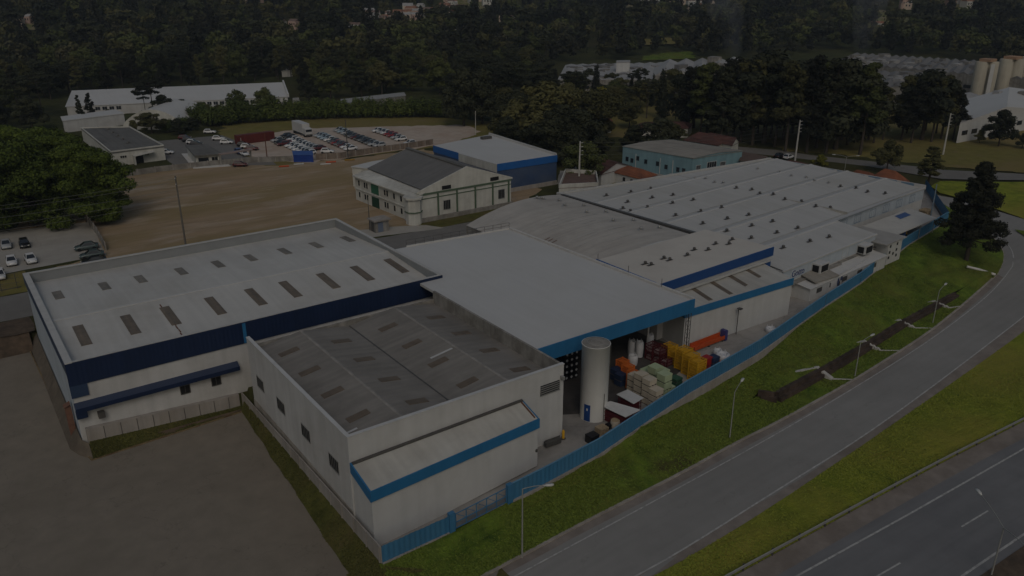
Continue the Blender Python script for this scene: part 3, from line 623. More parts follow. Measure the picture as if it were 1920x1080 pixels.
# ---------------------------------------------------------------- 2 shed with the grey twin gable roof
gs = empty('factory_shed', (38, 76, 0), 'white shed with a stained grey twin gable roof sunk behind parapets', 'factory shed')
U0, U1, V0, V1 = 25.2, 50.7, 60.2, 87.4
MB().bar((U0, V0), (U1, V0), .3, -1.2, 8.85, 1).build('front_wall', WHITE2, gs)
MB().bar((U0, V1), (U0, V0+.3), .3, -2.4, 8.8, 1).build('side_wall', WHITE, gs)
rp = MB().bar((U1, V0+.3), (U1, V1), .3, -.2, 8.85, 1).build('parapet_wall', CONC, gs)
MB().prism([(28.0, V1+.01), (U1, V1+.01), (U1, 91.9), (28.0, 91.9)], -.2, 5.2).build('link_roof', CONC, gs); MB().bar((U0+.3, V1), (U1-.3, V1), .2, -.2, 7.75, -1).build('rear_parapet', CONC, gs)
prof = [(U0+.3, 7.15), (31.7, 8.1), (37.95, 7.1), (44.4, 8.1), (U1-.3, 7.15)]
def zB(x, y):
    return interp(x, prof)
rf = MB()
for (a, za), (b, zb) in zip(prof, prof[1:]): rf.quad((a, V0+.3, za), (b, V0+.3, zb), (b, V1-.3, zb), (a, V1-.3, za))
roofB = rf.build('roof', ROOFG, gs)
rc = MB()
for x in (31.7, 44.4): rc.add([(x-.2, V0+.35, 8.09), (x, V0+.35, 8.15), (x+.2, V0+.35, 8.09), (x-.2, V1-.4, 8.09), (x, V1-.4, 8.15), (x+.2, V1-.4, 8.09)], [(0, 1, 4, 3), (1, 2, 5, 4)])
rc.build('ridge_cap', mat('pale_ridge_tiles', (.26, .245, .225), .9, .3, 1), roofB)
MB().bar((37.95, V0+.4), (37.95, V1-.4), .16, 7.09, 7.15).build('valley_gutter', METALD, roofB)
SKB = mat('brown_fibreglass_panel', (.13, .10, .072), .5, .25, 1.2)
for u, offs in ((28.6, 0), (34.8, .8), (41.2, .4), (47.6, 1.2)):
    for k in range(4): skylight(gs, u, 83.2-k*6.0-offs, zB, 1.0, 2.3, SKB, along='u')
for a, b in ((41.0, 43.9), (26.4, 27.6)): MB().add([(a, 72.0 if a > 40 else 63.2, zB(a, 0)+.05), (b, 72.0 if a > 40 else 63.2, zB(b, 0)+.05), (b, 72.35 if a > 40 else 63.5, zB(b, 0)+.05), (a, 72.35 if a > 40 else 63.5, zB(a, 0)+.05)], [(0, 1, 2, 3)]).build('roof_batten', WHITE2, roofB)
for s in (2.2, 8.6, 15.5, 22.4):
    g_ = window(gs, (U0, V1), (U0, V0), s, 3.5, 2.1, 1.3, BLACK, METAL, bars=4, name='vent_grille', out=.05)
lv = MB()
lv.on_wall((U0, V0), (U1, V0), 22.3, 24.9, 5.9, 7.15, .05)
lo = lv.build('louvre', BLACK, gs); sl = MB()
for k in range(5): sl.on_wall((U0, V0), (U1, V0), 22.25, 24.95, 5.95+k*.25, 6.05+k*.25, .12, -.05)
sl.build('slats', METAL, lo)
MB().on_wall((U0, V0), (U1, V0), 25.0, 25.3, 7.2, 7.6, .5).build('bracket', METAL, gs)
cpz = MB(); cpz.bar((U0-.05, V0-.05), (U1+.05, V0-.05), .42, 8.85, 8.95, 1); cpz.bar((U0-.05, V1), (U0-.05, V0+.38), .42, 8.8, 8.9, 1); cpz.build('coping', WHITE2, gs)
skt = MB().bar((U0-.02, V1), (U0-.02, V0), .03, -2.3, .8, -1)
skt.build('damp_stain', mat('damp_wall_base', (.36, .33, .29), .9, .25, .5, kind='wallstreak'), gs)

# ---------------------------------------------------------------- 3 low annex with the bright blue band
an = empty('annex', (35.5, 58.5, 0), 'low white lean-to annex with bright blue band nearest the road', 'annex')
A0, A1, B1, B0 = (25.35, 56.3), (44.9, 57.25), (44.9, 60.15), (25.35, 60.15)
w = MB(); w.prism([A0, A1, B1, B0], [-1.2, -.2, -.2, -1.2], [5.0, 5.2, 6.05, 5.95]); w.build('wall', WHITE2, an)
ro = MB(); ro.quad((A0[0]-.05, A0[1]-.05, 5.25), (A1[0]+.02, A1[1]-.05, 5.48), (B1[0]+.02, B1[1]-.02, 6.4), (B0[0]-.05, B0[1]-.02, 6.15)); rr_ = ro.build('roof', ROOFW2, an)
ft = MB(); ft.bar((A0[0]-.16, A0[1]-.2), (A1[0]+.1, A1[1]-.2), .14, [4.2, 4.45], [5.32, 5.55], 1)
ft.bar((B0[0]-.16, B0[1]), (A0[0]-.16, A0[1]-.05), .14, [5.15, 4.2], [6.22, 5.32], 1)
ft.bar((A1[0]+.1, A1[1]-.05), (B1[0]+.1, B1[1]), .12, [4.5, 5.4], [5.55, 6.45], 1); ft.build('fascia_band', BLUE, an)
fl = MB(); fl.bar((B0[0], B0[1]-.35), (B1[0], B1[1]-.35), .3, [6.1, 6.35], [6.28, 6.52], 1); fl.build('flashing', METALD, rr_)
rs = MB(); rs.bar((A1[0]-.25, A1[1]+.2), (B1[0]-.25, B1[1]-.4), .14, [5.56, 6.3], [5.66, 6.4]); rs.build('rusty_flashing', RUST, rr_)
MB().on_wall(A0, A1, 19.3, 19.5, 1.6, 1.9, .12).build('wall_lamp', METALD, an)

# concrete panel wall along the yard verge
pw = empty('panel_wall', (24.7, 72, -1), 'stained concrete panel wall running beside the white shed to the fence corner', 'wall')
w = MB(); w.bar((24.95, 91.4), (24.95, 54.05), .12, [-2.2, -1.4], [.0, .85], -1); w.build('panels', CONCL, pw)
for k in range(15):
    v = 91.0-k*2.62; MB().bar((24.82, v+.1), (24.82, v-.1), .06, -2.2, .05+k*.058, -1).build('post', CONCL, pw)

# ---------------------------------------------------------------- 4 open fronted hall with the flat white roof
oh = empty('open_hall', (64, 86, 0), 'wide open-fronted hall with smooth white roof and bright blue front fascia', 'hall')
Q = [(51.05, 65.35), (76.9, 65.35), (76.0, 105.6), (57.4, 107.2), (55.0, 107.3), (55.0, 92.4), (51.05, 92.4)]
MB().prism(Q, 8.05, 8.42).build('roof', ROOFPL, oh)
MB().bar((51.02, 65.2), (77.1, 65.2), .14, 6.75, 8.62, 1).build('fascia_band', BLUE, oh)
ed = MB(); ed.bar((77.1, 65.35), (76.2, 105.6), .35, 8.2, 8.72, 0); ed.bar((76.2, 105.7), (57.4, 107.3), .3, 8.2, 8.6, 0); ed.build('roof_edge', CONCW, oh)
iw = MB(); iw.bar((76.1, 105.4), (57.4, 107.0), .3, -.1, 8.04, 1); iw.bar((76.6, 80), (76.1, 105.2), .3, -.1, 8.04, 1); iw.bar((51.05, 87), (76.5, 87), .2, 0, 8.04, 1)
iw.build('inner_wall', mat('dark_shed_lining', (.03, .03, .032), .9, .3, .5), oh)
c1 = at(1213, 655, 0)
MB().tube([(*c1, 0), (*c1, 8.06)], .14, 8).build('column', WHITE2, oh)
lc = MB(); cx, cy = 76.75, 65.75
for dx, dy in ((-.22, -.22), (.22, -.22), (.22, .22), (-.22, .22)): lc.tube([(cx+dx, cy+dy, 0), (cx+dx, cy+dy, 8.05)], .045, 6)
for k in range(13):
    z = .3+k*.6; s_ = 1 if k % 2 else -1
    lc.tube([(cx-.22*s_, cy-.22, z), (cx+.22*s_, cy-.22, z+.6)], .03, 5); lc.tube([(cx-.22, cy-.22*s_, z), (cx-.22, cy+.22*s_, z+.6)], .03, 5)
lc.build('lattice_column', METALD, oh)
gr = MB()
bq = [(57.4, 107.3), (66.8, 106.5), (76.2, 105.7)]
for i in range(13):
    p = lerp(bq[0], bq[2], i/12); gr.tube([(p[0], p[1], 8.5), (p[0], p[1], 9.5)], .035, 5)
for z in (9.0, 9.5): gr.tube([(57.4, 107.3, z), (76.2, 105.7, z)], .03, 5)
gr.build('guard_rail', METALD, oh)
for v in (84, 77.5, 71): MB().tube([(76.8, v, 8.6), (76.8, v, 9.8)], .04, 5).build('roof_post', METALD, oh)
gd = MB()
for v in (70, 76, 82): gd.bar((51.5, v), (76.5, v), .25, 7.5, 8.04)
gd.build('roof_truss', METALD, oh)

# ---------------------------------------------------------------- 5 white storage tank
tk = empty('water_tank', (56.4, 61.4, 0), 'tall white cylindrical tank standing in the yard before the open hall', 'tank')
TZ = 9.45; TR = 1.6
MB().lathe(56.35, 61.35, [(TR, 0), (TR, TZ-.12), (TR+.05, TZ-.1), (TR+.05, TZ)], 40).build('tank_shell', mat('white_tank_paint', (.64, .64, .62), .7, .06, .5, kind='wallstreak'), tk)
t2 = MB(); t2.lathe(56.35, 61.35, [(TR, TZ+.01), (TR-.15, TZ+.05), (.3, TZ+.22)], 32); t2.build('tank_lid', CONC, tk)
t3 = MB()
for r_ in (.55, 1.0): t3.tube([(56.35+r_*math.cos(a*.35), 61.35+r_*math.sin(a*.35), TZ+.22-r_*.1) for a in range(15)], .03, 5)
t3.build('lid_rail', METAL, tk)
a0 = math.atan2(-1, -.55)
dr = MB(); P = lambda a, r: (56.35+r*math.cos(a), 61.35+r*math.sin(a))
for i in range(4):
    a, b = a0-.95+i*.12, a0-.95+(i+1)*.12; dr.prism([P(a, TR+.05), P(b, TR+.05), P(b, TR-.05), P(a, TR-.05)], .1, 2.2)
tdoor = dr.build('door', mat('blue_door_paint', (.012, .05, .19), .5, .15, 1), tk)
MB().prism([P(a0-.75, TR+.07), P(a0-.65, TR+.07), P(a0-.65, TR), P(a0-.75, TR)], 1.45, 1.75).build('notice', WHITE2, tdoor)
lp = MB(); lp.tube([(*P(a0+1.28, TR+.08), .3), (*P(a0+1.28, TR+.08), TZ)], .035, 6); lp.tube([(*P(a0+.55, TR+.06), .0), (*P(a0+.55, TR+.06), 3.6)], .04, 6); lp.build('pipe', METALD, tk)

# ---------------------------------------------------------------- 6 white workshop with brown roof strips
ws = empty('workshop', (90, 71, 0), 'white workshop with sky blue fascia and five brown strips across its roof', 'workshop')
X0, X1 = (78.0, 67.5), (100.5, 66.8)
Y1, Y0 = (101.7, 73.6), (79.2, 74.2)
zW = lambda x, y: 5.75+(y-67)*.09
w = MB(); w.prism([X0, X1, Y1, Y0], -.1, [5.6, 5.6, 6.2, 6.2]); w.build('wall', WHITE2, ws)
rf = MB(); rf.quad((X0[0], X0[1]-.05, 5.8), (X1[0]+.1, X1[1]-.05, 5.8), (*Y1, zW(*Y1)), (*Y0, zW(*Y0))); rW = rf.build('roof', ROOFW2, ws)
fb = MB(); fb.bar((X0[0]-.05, X0[1]-.15), (X1[0]+.15, X1[1]-.15), .12, 4.9, 5.98, 1); fb.bar((Y0[0]-.15, Y0[1]), (X0[0]-.15, X0[1]-.1), .12, 4.9, 5.95, 1); fb.build('fascia_band', BLUE, ws)
for k in range(5):
    t = .07+k*.185; a = lerp(X0, X1, t); b = lerp(Y0, Y1, t)
    vs = []
    for p, q in ((a, b),):
        p2, q2 = lerp(p, q, .12), lerp(p, q, .96)
        vs = [(p2[0]-.45, p2[1], zW(*p2)+.03), (p2[0]+.45, p2[1], zW(*p2)+.03), (q2[0]+.45, q2[1], zW(*q2)+.03), (q2[0]-.45, q2[1], zW(*q2)+.03)]
    MB().add(vs, [(0, 1, 2, 3)]).build('skylight', SKYL, ws)
# ---------------------------------------------------------------- 7 raised hall with the royal blue band
rh = empty('raised_hall', (90, 79, 0), 'flat pale-roofed block with royal blue sloping band and turbine vents', 'factory shed')
D0, D1, D2, D3 = (77.65, 72.0), (103.6, 73.2), (102.3, 85.6), (77.6, 84.6)
w = MB(); w.prism([D0, D1, D2, D3], -.1, 8.2); w.build('wall', WHITE, rh)
MB().prism([(77.5, 71.95), (103.8, 73.1), (102.6, 85.9), (77.5, 84.9)], 8.22, 8.45).build('roof', mat('warm_pale_roof', (.50, .47, .425), .7, .07, .2, stain=(.42, .39, .35), stain_amt=.6, stain_scale=.08), rh)
fb = MB()
fb.bar((77.5, 71.8), (103.85, 73.0), .14, 7.15, 8.56, 1)
fb.build('fascia_band', ROYAL, rh)
sb = MB(); sb.bar((77.36, 85.0), (77.36, 72.6), .12, 7.85, 8.62, 0); sb.build('side_band', mat('side_band_blue', (.018, .10, .33), .45, .08, .4), rh)
gt = MB(); gt.bar((78.6, 71.6), (102.8, 72.7), .25, 6.5, 6.85); gt.build('gutter', COPE, rh)
MB().on_wall((101.5, 73.0), (103.6, 73.0), .3, 1.5, 5.4, 6.6, .3).build('blue_box', ROYAL, rh)
for px, py in [(1210, 492), (1221, 494), (1245, 482), (1256, 485), (1289, 476), (1302, 466), (1328, 466), (1342, 455), (1367, 455), (1373, 447)]:
    roof_vent(rh, *at(px, py, 8.7), 8.46, .62, METALD)
# ---------------------------------------------------------------- 8 barrel roofed shed
bs = empty('barrel_shed', (90, 104, 0), 'shed under a broad low barrel roof of dull beige patched sheets', 'factory shed')
def bar_pt(s, t):
    a = lerp((77.2, 86.3, 5.6), (76.9, 120.2, 5.4), t); b = lerp((103.2, 87.2, 6.6), (101.2, 122.8, 6.9), t)
    p = lerp(a, b, s); return (p[0], p[1], p[2]+1.5*math.sin(math.pi*s)**.9)
rf = MB(); ns, nt_ = 26, 20
rf.add([bar_pt(i/ns, j/nt_) for j in range(nt_+1) for i in range(ns+1)], [(j*(ns+1)+i, j*(ns+1)+i+1, (j+1)*(ns+1)+i+1, (j+1)*(ns+1)+i) for j in range(nt_) for i in range(ns)], True)
roofE = rf.build('roof', ROOFE, bs)
gw = MB(); k = 24
pts = [bar_pt(i/k, 0) for i in range(k+1)]
gw.add([(p[0], p[1]-.02, p[2]+.12) for p in pts]+[(p[0], p[1]-.02, 0) for p in pts], [(i+1, i, i+k+1, i+k+2) for i in range(k)])
pts2 = [bar_pt(i/k, 1) for i in range(k+1)]
gw.add([(p[0], p[1]-.1, p[2]-.05) for p in pts2]+[(p[0], p[1]-.1, 0) for p in pts2], [(i, i+1, i+k+2, i+k+1) for i in range(k)])
gw.bar((77.3, 86.3), (77.0, 120), .2, 0, 5.4, -1)
gw.build('gable_wall', CONC, bs)
gu = MB(); gu.bar((103.9, 87.5), (101.9, 123), .7, 6.5, 6.95, 0); gu.build('gutter', METALD, bs)
cv = MB(); cv.add([(p[0], p[1]-.3, p[2]+.16) for p in pts]+[(p[0], p[1]+.3, p[2]+.16) for p in pts], [(i, i+1, i+k+2, i+k+1) for i in range(k)])
cv.build('verge_cap', ROOFPL, bs)
pt_ = MB()
def patch(s0, s1, t, wd=.008, nm='pale_patch', m_=mat('new_roof_sheet', (.40, .385, .36), .6, .1, .5)):
    n2 = 8
    vs = []
    for i in range(n2+1):
        s = s0+(s1-s0)*i/n2
        for tt in (t-wd/2, t+wd/2): p = bar_pt(s, tt); vs.append((p[0], p[1], p[2]+.04))
    MB().add(vs, [(2*i, 2*i+2, 2*i+3, 2*i+1) for i in range(n2)]).build(nm, m_, roofE)
for s0, s1, t in [(.05, .2, .93), (.05, .22, .90), (.06, .28, .84), (.30, .48, .62), (.30, .5, .585), (.34, .52, .55), (.48, .6, .5), (.5, .64, .46), (.28, .45, .33), (.28, .44, .30), (.42, .6, .18), (.2, .3, .26), (.45, .65, .02), (.6, .78, .55), (.55, .7, .3)]: patch(s0, s1, t)
for t in (.40, .43, .455): patch(.045, .2, t, .005, 'rust_streak', RUST)
for px, py in [(1020, 370), (1032, 372), (1062, 375), (1070, 384), (1108, 384), (1109, 397), (1147, 396), (1156, 413), (1195, 412), (1205, 429), (1241, 426), (1028, 371)]:
    # the vent rows stand near the crown and near the right-hand slope
    q = at(px, py, 8.0); s = min(max((q[0]-77)/25.6, .05), .97); t = min(max((q[1]-86.5)/34.5, .02), .98); p = bar_pt(s, t)
    q = at(px, py, p[2]+.3); s = min(max((q[0]-77)/25.6, .05), .97); t = min(max((q[1]-86.5)/34.5, .02), .98); p = bar_pt(s, t); roof_vent(bs, p[0], p[1], p[2], .7)
# ---------------------------------------------------------------- 9 main factory
fc = empty('factory', (135, 98, 0), 'largest white factory with wide multi-ridge roof full of small vents', 'factory')
FA = math.radians(4.6); ca_, sa_ = math.cos(FA), math.sin(FA); O = (103.9, 70.9)
def fl_(x, y): return (O[0]+x*ca_-y*sa_, O[1]+x*sa_+y*ca_)
def fi(u, v): du, dv = u-O[0], v-O[1]; return (du*ca_+dv*sa_, -du*sa_+dv*ca_)
RID = [(0, 5.2), (7.5, 5.95), (9.5, 5.6), (17, 6.3), (19.0, 5.9), (26, 6.45), (28, 6.05), (35, 6.5), (37, 6.1), (44, 6.45), (46, 6.05), (58, 6.15)]
def zF(u, v): return interp(fi(u, v)[1], RID)
XE = 29.9
outl = [(0, 0), (XE, 0), (XE, 8.6), (68.5, 8.6), (67.5, 45.5), (3.3, 54.3), (2.6, 17)]
w = MB(); w.prism([fl_(*p) for p in outl], -.1, [RID[0][1]-.1, 5.1, 5.55, 5.55, 6.0, 6.05, 5.9], top=False); w.build('wall', WHITE2, fc)
def xlim(y):
    x0 = 0 if y < 17 else interp(y, [(17, 2.6), (54.3, 3.3)])
    x1 = XE if y <= 8.55 else interp(y, [(8.6, 68.7), (45.5, 67.7), (54.3, 3.4)])
    return x0, x1
ys = sorted(set([p[0] for p in RID if p[0] < 54]+[8.6, 45.5, 54.2, 17.0]))
rf = MB()
for a, b in zip(ys, ys[1:]):
    (x0, x1), (x2, x3) = xlim(a+1e-3), xlim(b-1e-3)
    za, zb = interp(a, RID), interp(b, RID)
    rf.add([(*fl_(x0, a-(.2 if a == 0 else 0)), za), (*fl_(x1, a), za), (*fl_(x3, b), zb), (*fl_(x2, b), zb)], [(0, 1, 2, 3)])
roofF = rf.build('roof', ROOFF, fc)
rdg = MB()
for y in (7.5, 17, 26, 35, 44):
    x0, x1 = xlim(y); z = interp(y, RID)
    a, b = fl_(x0, y), fl_(x1, y); rdg.bar(a, b, .5, z-.03, z+.06)
rdg.build('ridge_cap', ROOFPL, roofF)
vg = MB()
for y in (9.5, 19, 28, 37, 46):
    x0, x1 = xlim(y); a, b = fl_(x0+.5, y), fl_(x1-.3, y); z = interp(y, RID); vg.bar(a, b, .32, z-.02, z+.03)
vg.bar(fl_(36.3, 9), fl_(36.3, 52), .3, 5.6, 6.1); vg.build('valley_gutter', mat('dull_gutter', (.355, .342, .31), .8, .2, 1), roofF)
cp = MB(); cp.bar(fl_(68.6, 8.4), fl_(67.6, 45.7), .35, 5.3, 6.3); cp.bar(fl_(67.6, 45.8), fl_(3.3, 54.6), .35, 5.6, 6.45); cp.bar(fl_(2.4, 17), fl_(3.1, 54.4), .4, 5.6, 6.75); cp.build('parapet', COPE, fc)
bb = MB()
for k in range(9):
    t = .06+k*.1; a = lerp(fl_(68.4, 8.6), fl_(67.4, 45.5), t); b = lerp(fl_(68.4, 8.6), fl_(67.4, 45.5), t+.075); bb.bar(a, b, .06, 5.6, 6.25, 1)
bb.build('blue_inset', mat('dull_blue_panel', (.12, .19, .27), .6, .15, 1), fc)
for px, py in [(1137, 364), (1183, 357), (1220, 351), (1177, 376), (1223, 368), (1262, 363), (1300, 372), (1261, 378), (1214, 386), (1267, 401), (1314, 393), (1353, 386), (1381, 350), (1340, 339), (1356, 340), (1303, 332), (1323, 332), (1410, 353), (1404, 400), (1364, 407), (1318, 416), (1410, 420), (1363, 430), (1409, 443), (1449, 412), (1496, 425), (1457, 433), (1555, 441), (1519, 449), (1469, 461), (1530, 384), (1557, 387), (1421, 314), (1462, 320), (1484, 327), (1512, 330), (1527, 336), (1554, 340), (1576, 347), (1605, 350), (1627, 357), (1660, 360), (1425, 360), (1450, 362), (1472, 371), (1503, 375), (1168, 388), (1182, 393)]:
    q = at(px, py, 7.0); q = at(px, py, zF(*q)+.35); q = at(px, py, zF(*q)+.35); roof_vent(fc, q[0], q[1], zF(*q), .7 if py > 345 else .6, METALD if py > 345 else METAL)
# near facades: pale blue window band, windows, sign
def band(p0, p1, z0, z1, m_, nm, out=.04): MB().on_wall(p0, p1, 0, math.dist(p0, p1), z0, z1, out, -.0).build(nm, m_, fc)
n0, n1 = fl_(0, 0), fl_(XE, 0); band(n0, n1, 3.0, 5.0, WALLCOOL, 'window_band')
f0, f1 = fl_(XE, 8.6), fl_(68.5, 8.6); band(f0, f1, 3.2, 5.5, WALLCOOL, 'window_band')
MB().on_wall(n0, n1, -.2, XE+.2, 5.0, 5.22, .25).build('eaves', ROOFPL, fc); MB().on_wall(f0, f1, -.2, 38.8, 5.55, 5.78, .25).build('eaves', ROOFPL, fc)
for k, px in enumerate((1557, 1583, 1609, 1637, 1662, 1686, 1710)):
    ry = 415-(px-1557)*.29
    d = ray(px, ry); ux_, uy_, ll = dirn(f0, f1); det = d[0]*(-uy_)+d[1]*ux_
    s = (f0[0]*d[1]-f0[1]*d[0])/( -ux_*d[1]+uy_*d[0]); window(fc, f0, f1, s-1.15, 3.5, 2.3, 1.45, GLASSB, mat('blue_grey_frame', (.17, .22, .29), .6, .1, 1), 2)
for s in (18.5,): window(fc, n0, n1, s, 3.3, 1.7, 1.3, GLASSB, None, 1)
for s in (8.6, 23.4):
    bxm = MB(); bxm.on_wall(n0, n1, s, s+2.7, 3.05, 4.55, 1.6, 0); hood = bxm.build('extractor_hood', WHITE2, fc)
    MB().on_wall(n0, n1, s+.35, s+2.45, 3.2, 4.3, 1.66, -1.55).build('louvre', BLACK, hood)
    dx, dy, _ = dirn(n0, n1); pa = (n0[0]+dx*s, n0[1]+dy*s); pb = (pa[0]+dy*1.6, pa[1]-dx*1.6)
    MB().on_wall(pa, pb, .25, 1.35, 3.2, 4.3, .06).build('louvre', BLACK, hood)
ca2 = MB(); ca2.on_wall(n0, n1, .3, 17, 2.55, 2.75, .9); ca2.build('ledge', CONC, fc); MB().on_wall(n0, n1, 17.2, XE, 2.6, 2.8, .5).build('ledge', CONC, fc)
def text3d(s_, p0, p1, s, z, size, m_, parent, out, name='lettering', ext=.02, off=0):
    cu = bpy.data.curves.new('lettering', 'FONT'); cu.body = s_; cu.size = size; cu.extrude = ext; cu.offset = off
    tmp = bpy.data.objects.new('lettering', cu); COL.objects.link(tmp)
    dg = bpy.context.evaluated_depsgraph_get(); me = bpy.data.meshes.new_from_object(tmp.evaluated_get(dg)); bpy.data.objects.remove(tmp)
    dx, dy, _ = dirn(p0, p1); nx, ny = dy, -dx
    mb = MB(); mb.add([(p0[0]+dx*(s+v.co.x)+nx*(out+v.co.z), p0[1]+dy*(s+v.co.x)+ny*(out+v.co.z), z+v.co.y) for v in me.vertices], [tuple(p.vertices) for p in me.polygons])
    return mb.build(name, m_, parent)
sg = MB(); sg.on_wall(n0, n1, 2.3, 6.5, 3.15, 4.75, .10, 0); sign = sg.build('sign', WALLCOOL, fc)
text3d('Gotto', n0, n1, 2.5, 3.5, 1.5, WHITE2, sign, .13, off=.05); text3d('Gotto', n0, n1, 2.5, 3.5, 1.5, mat('logo_blue', (.03, .055, .18), .5, .1, 1), sign, .17)
# ---------------------------------------------------------------- 10 fence, gate, low sheds along it
def onv(px, py, v): d = ray(px, py); t = v/d[1]; return (d[0]*t, v, H+d[2]*t)
def onwall(px, py, p0, p1):
    """distance along the wall p0-p1 and height where the sight line of a photo point meets it"""
    d = ray(px, py); ux, uy, l = dirn(p0, p1)
    s = (p0[0]*d[1]-p0[1]*d[0])/(uy*d[0]-ux*d[1]); x, y = p0[0]+ux*s, p0[1]+uy*s
    return s, H+d[2]*math.hypot(x, y)/math.hypot(d[0], d[1])
fe = empty('fence', FENCE[5], 'long bright blue corrugated metal fence along the top of the grass embankment', 'fence')
FH = 1.95
def fence_run(pts, name, hh=FH):
    mb = MB()
    for a, b in zip(pts, pts[1:]):
        l = math.dist(a[:2], b[:2]); n = max(2, int(l/.27)); dx, dy, _ = dirn(a, b); vs = []
        for i in range(n+1):
            p = lerp(a, b, i/n); o = .025*(1 if i % 2 else -1)
            vs += [(p[0]-dy*o, p[1]+dx*o, p[2]-.15), (p[0]-dy*o, p[1]+dx*o, p[2]+hh+.02*math.sin(i*.7))]
        mb.add(vs, [(2*i, 2*i+2, 2*i+3, 2*i+1) for i in range(n)])
    return mb.build(name, FENCEB, fe)
fence_run(FENCE[0:2], 'sheet_panel', 1.75); fence_run(FENCE[2:6], 'sheet_panel'); fence_run(FENCE[5:], 'sheet_panel'); fence_run([FENCE[-1], FENDR[0], FENDR[1]], 'sheet_panel', 2.2)
cb = MB()
for a, b in zip(FENCE[2:], FENCE[3:]): cb.bar(a, b, .22, [a[2]-1.6, b[2]-1.6], [a[2]-.02, b[2]-.02], -1)
cb.build('concrete_base', CONCL, fe); MB().bar(FENCE[0], FENCE[1], .2, -1.8, -.83, -1).build('concrete_base', CONCL, fe); MB().bar(FENDR[0], FENDR[1], .2, -.8, .05).build('concrete_base', CONCL, fe)
tr = MB()
for a, b in zip(FENCE[2:], FENCE[3:]): tr.bar(a, b, .16, [a[2]+FH-.02, b[2]+FH-.02], [a[2]+FH+.05, b[2]+FH+.05])
tr.build('top_rail', mat('faded_blue_rail', (.10, .24, .38), .6, .2, 1), fe)
g0, g1 = FENCE[1], FENCE[2]
gt = empty('gate', lerp(g0, g1, .5), 'sloping blue barred gate with see-through mesh in the blue fence, near the white annex', 'gate')
BLP = mat('blue_gate_paint', (.045, .16, .30), .55, .15, 1)
fr = MB()
for z in (.08, .75, 1.7): fr.tube([(g0[0]+.5, g0[1], g0[2]+z), (g1[0]-.4, g1[1], g1[2]+z)], .05, 6)
for k in range(6): p = lerp(g0, g1, .07+k*.175); fr.tube([(p[0], p[1], p[2]), (p[0], p[1], p[2]+1.72)], .05, 6)
for k in range(5):
    p, q_ = lerp(g0, g1, .07+k*.175), lerp(g0, g1, .07+(k+1)*.175); fr.tube([(p[0], p[1], p[2]+1.7), (q_[0], q_[1], q_[2]+.75)], .03, 5)
fr.build('gate_frame', BLP, gt)
bm_ = MB()
for k in range(60): p = lerp(g0, g1, .06+k*.0148); bm_.tube([(p[0], p[1], p[2]+.08), (p[0], p[1], p[2]+.75)], .018, 4)
bm_.build('bars', mat('grey_blue_bars', (.07, .10, .14), .6, .1, 1), gt)
for g_ in (g0, g1): MB().box(g_[0]-.3, g_[0]+.3, g_[1]-.22, g_[1]+.22, g_[2]-1.2, g_[2]+2.05).build('gate_post', BLP, gt)

sc = empty('gatehouse', (111, 70, 0), 'small white block with a grey sloping roof and blue doorway beside the blue fence', 'shed')
K0, K1 = at(1528, 557), at(1562, 546); dk = dirn(K0, K1)
K1 = (K0[0]+dk[0]*5.2, K0[1]+dk[1]*5.2); K3 = (K0[0]-dk[1]*4.4+.1, K0[1]+dk[0]*4.4); K2 = (K1[0]-dk[1]*4.4, K1[1]+dk[0]*4.4)
MB().prism([K0, K1, K2, K3], -.1, [2.55, 2.55, 3.3, 3.3]).build('wall', WHITE2, sc)
MB().prism([(K0[0]-.8, K0[1]-.25), (K1[0]+.2, K1[1]-.25), (K2[0]+.2, K2[1]), (K3[0]-.8, K3[1])], [2.6, 2.6, 3.35, 3.35], [2.75, 2.75, 3.5, 3.5]).build('roof', ROOFBEI, sc)
MB().on_wall(K3, K0, 2.2, 4.3, .05, 2.3, .07).build('door', mat('deep_blue_door', (.01, .045, .14), .5, .1, 1), sc); MB().on_wall(K3, K0, .8, 2.1, .05, 2.3, .05).build('doorway', BLACK, sc)
mw = empty('painted_wall', K1, 'white wall painted with a dark blue and brown scribbled picture, above the blue fence', 'wall')
dk = (math.cos(math.radians(10)), math.sin(math.radians(10)), 1)
M1 = (K1[0]+dk[0]*13, K1[1]+dk[1]*13)
MB().bar(K1, M1, .2, -.1, [2.6, 2.4], 1).build('wall', WHITE2, mw)
pm = [(.3, 1.2, .5, 2.2, 0), (1.0, 1.6, .3, 1.5, 1), (1.4, 2.6, 1.2, 2.3, 0), (2.2, 2.6, .3, 1.8, 1), (2.8, 3.6, 1.1, 1.9, 2), (3.1, 3.4, .2, 1.4, 1), (3.8, 4.5, 1.3, 2.1, 2), (4.2, 4.6, .4, 1.5, 1), (4.7, 5.6, .9, 1.7, 0), (.1, 4.5, .05, .35, 1), (6.2, 8.0, .9, 1.2, 1)]
cols = [mat('mural_blue', (.05, .07, .15), .7, .3, 2), mat('mural_dark', (.06, .05, .045), .8, .4, 3), mat('mural_brown', (.14, .12, .09), .8, .4, 3)]
pmb = MB()
for s0, s1, z0, z1, c in pm:
    pmb.cur = c; n = 10; dx, dy, _ = dk
    vs = []
    for i in range(n):
        t = 2*math.pi*i/n; s = (s0+s1)/2+(s1-s0)/2*math.cos(t)*R.uniform(.75, 1.1); z = (z0+z1)/2+(z1-z0)/2*math.sin(t)*R.uniform(.75, 1.1)
        vs.append((K1[0]+dx*s+dy*(.02+c*.005), K1[1]+dy*s-dx*(.02+c*.005), z))
    pmb.add(vs, [tuple(range(n))])
pmb.build('painting', cols, mw)
lb = empty('low_annex', fl_(20, -3), 'low white flat-roofed annex with black square openings under the factory windows', 'annex')
q4 = [fl_(3.5, -3.1), fl_(28.5, -3.1), fl_(28.5, -.02), fl_(3.5, -.02)]
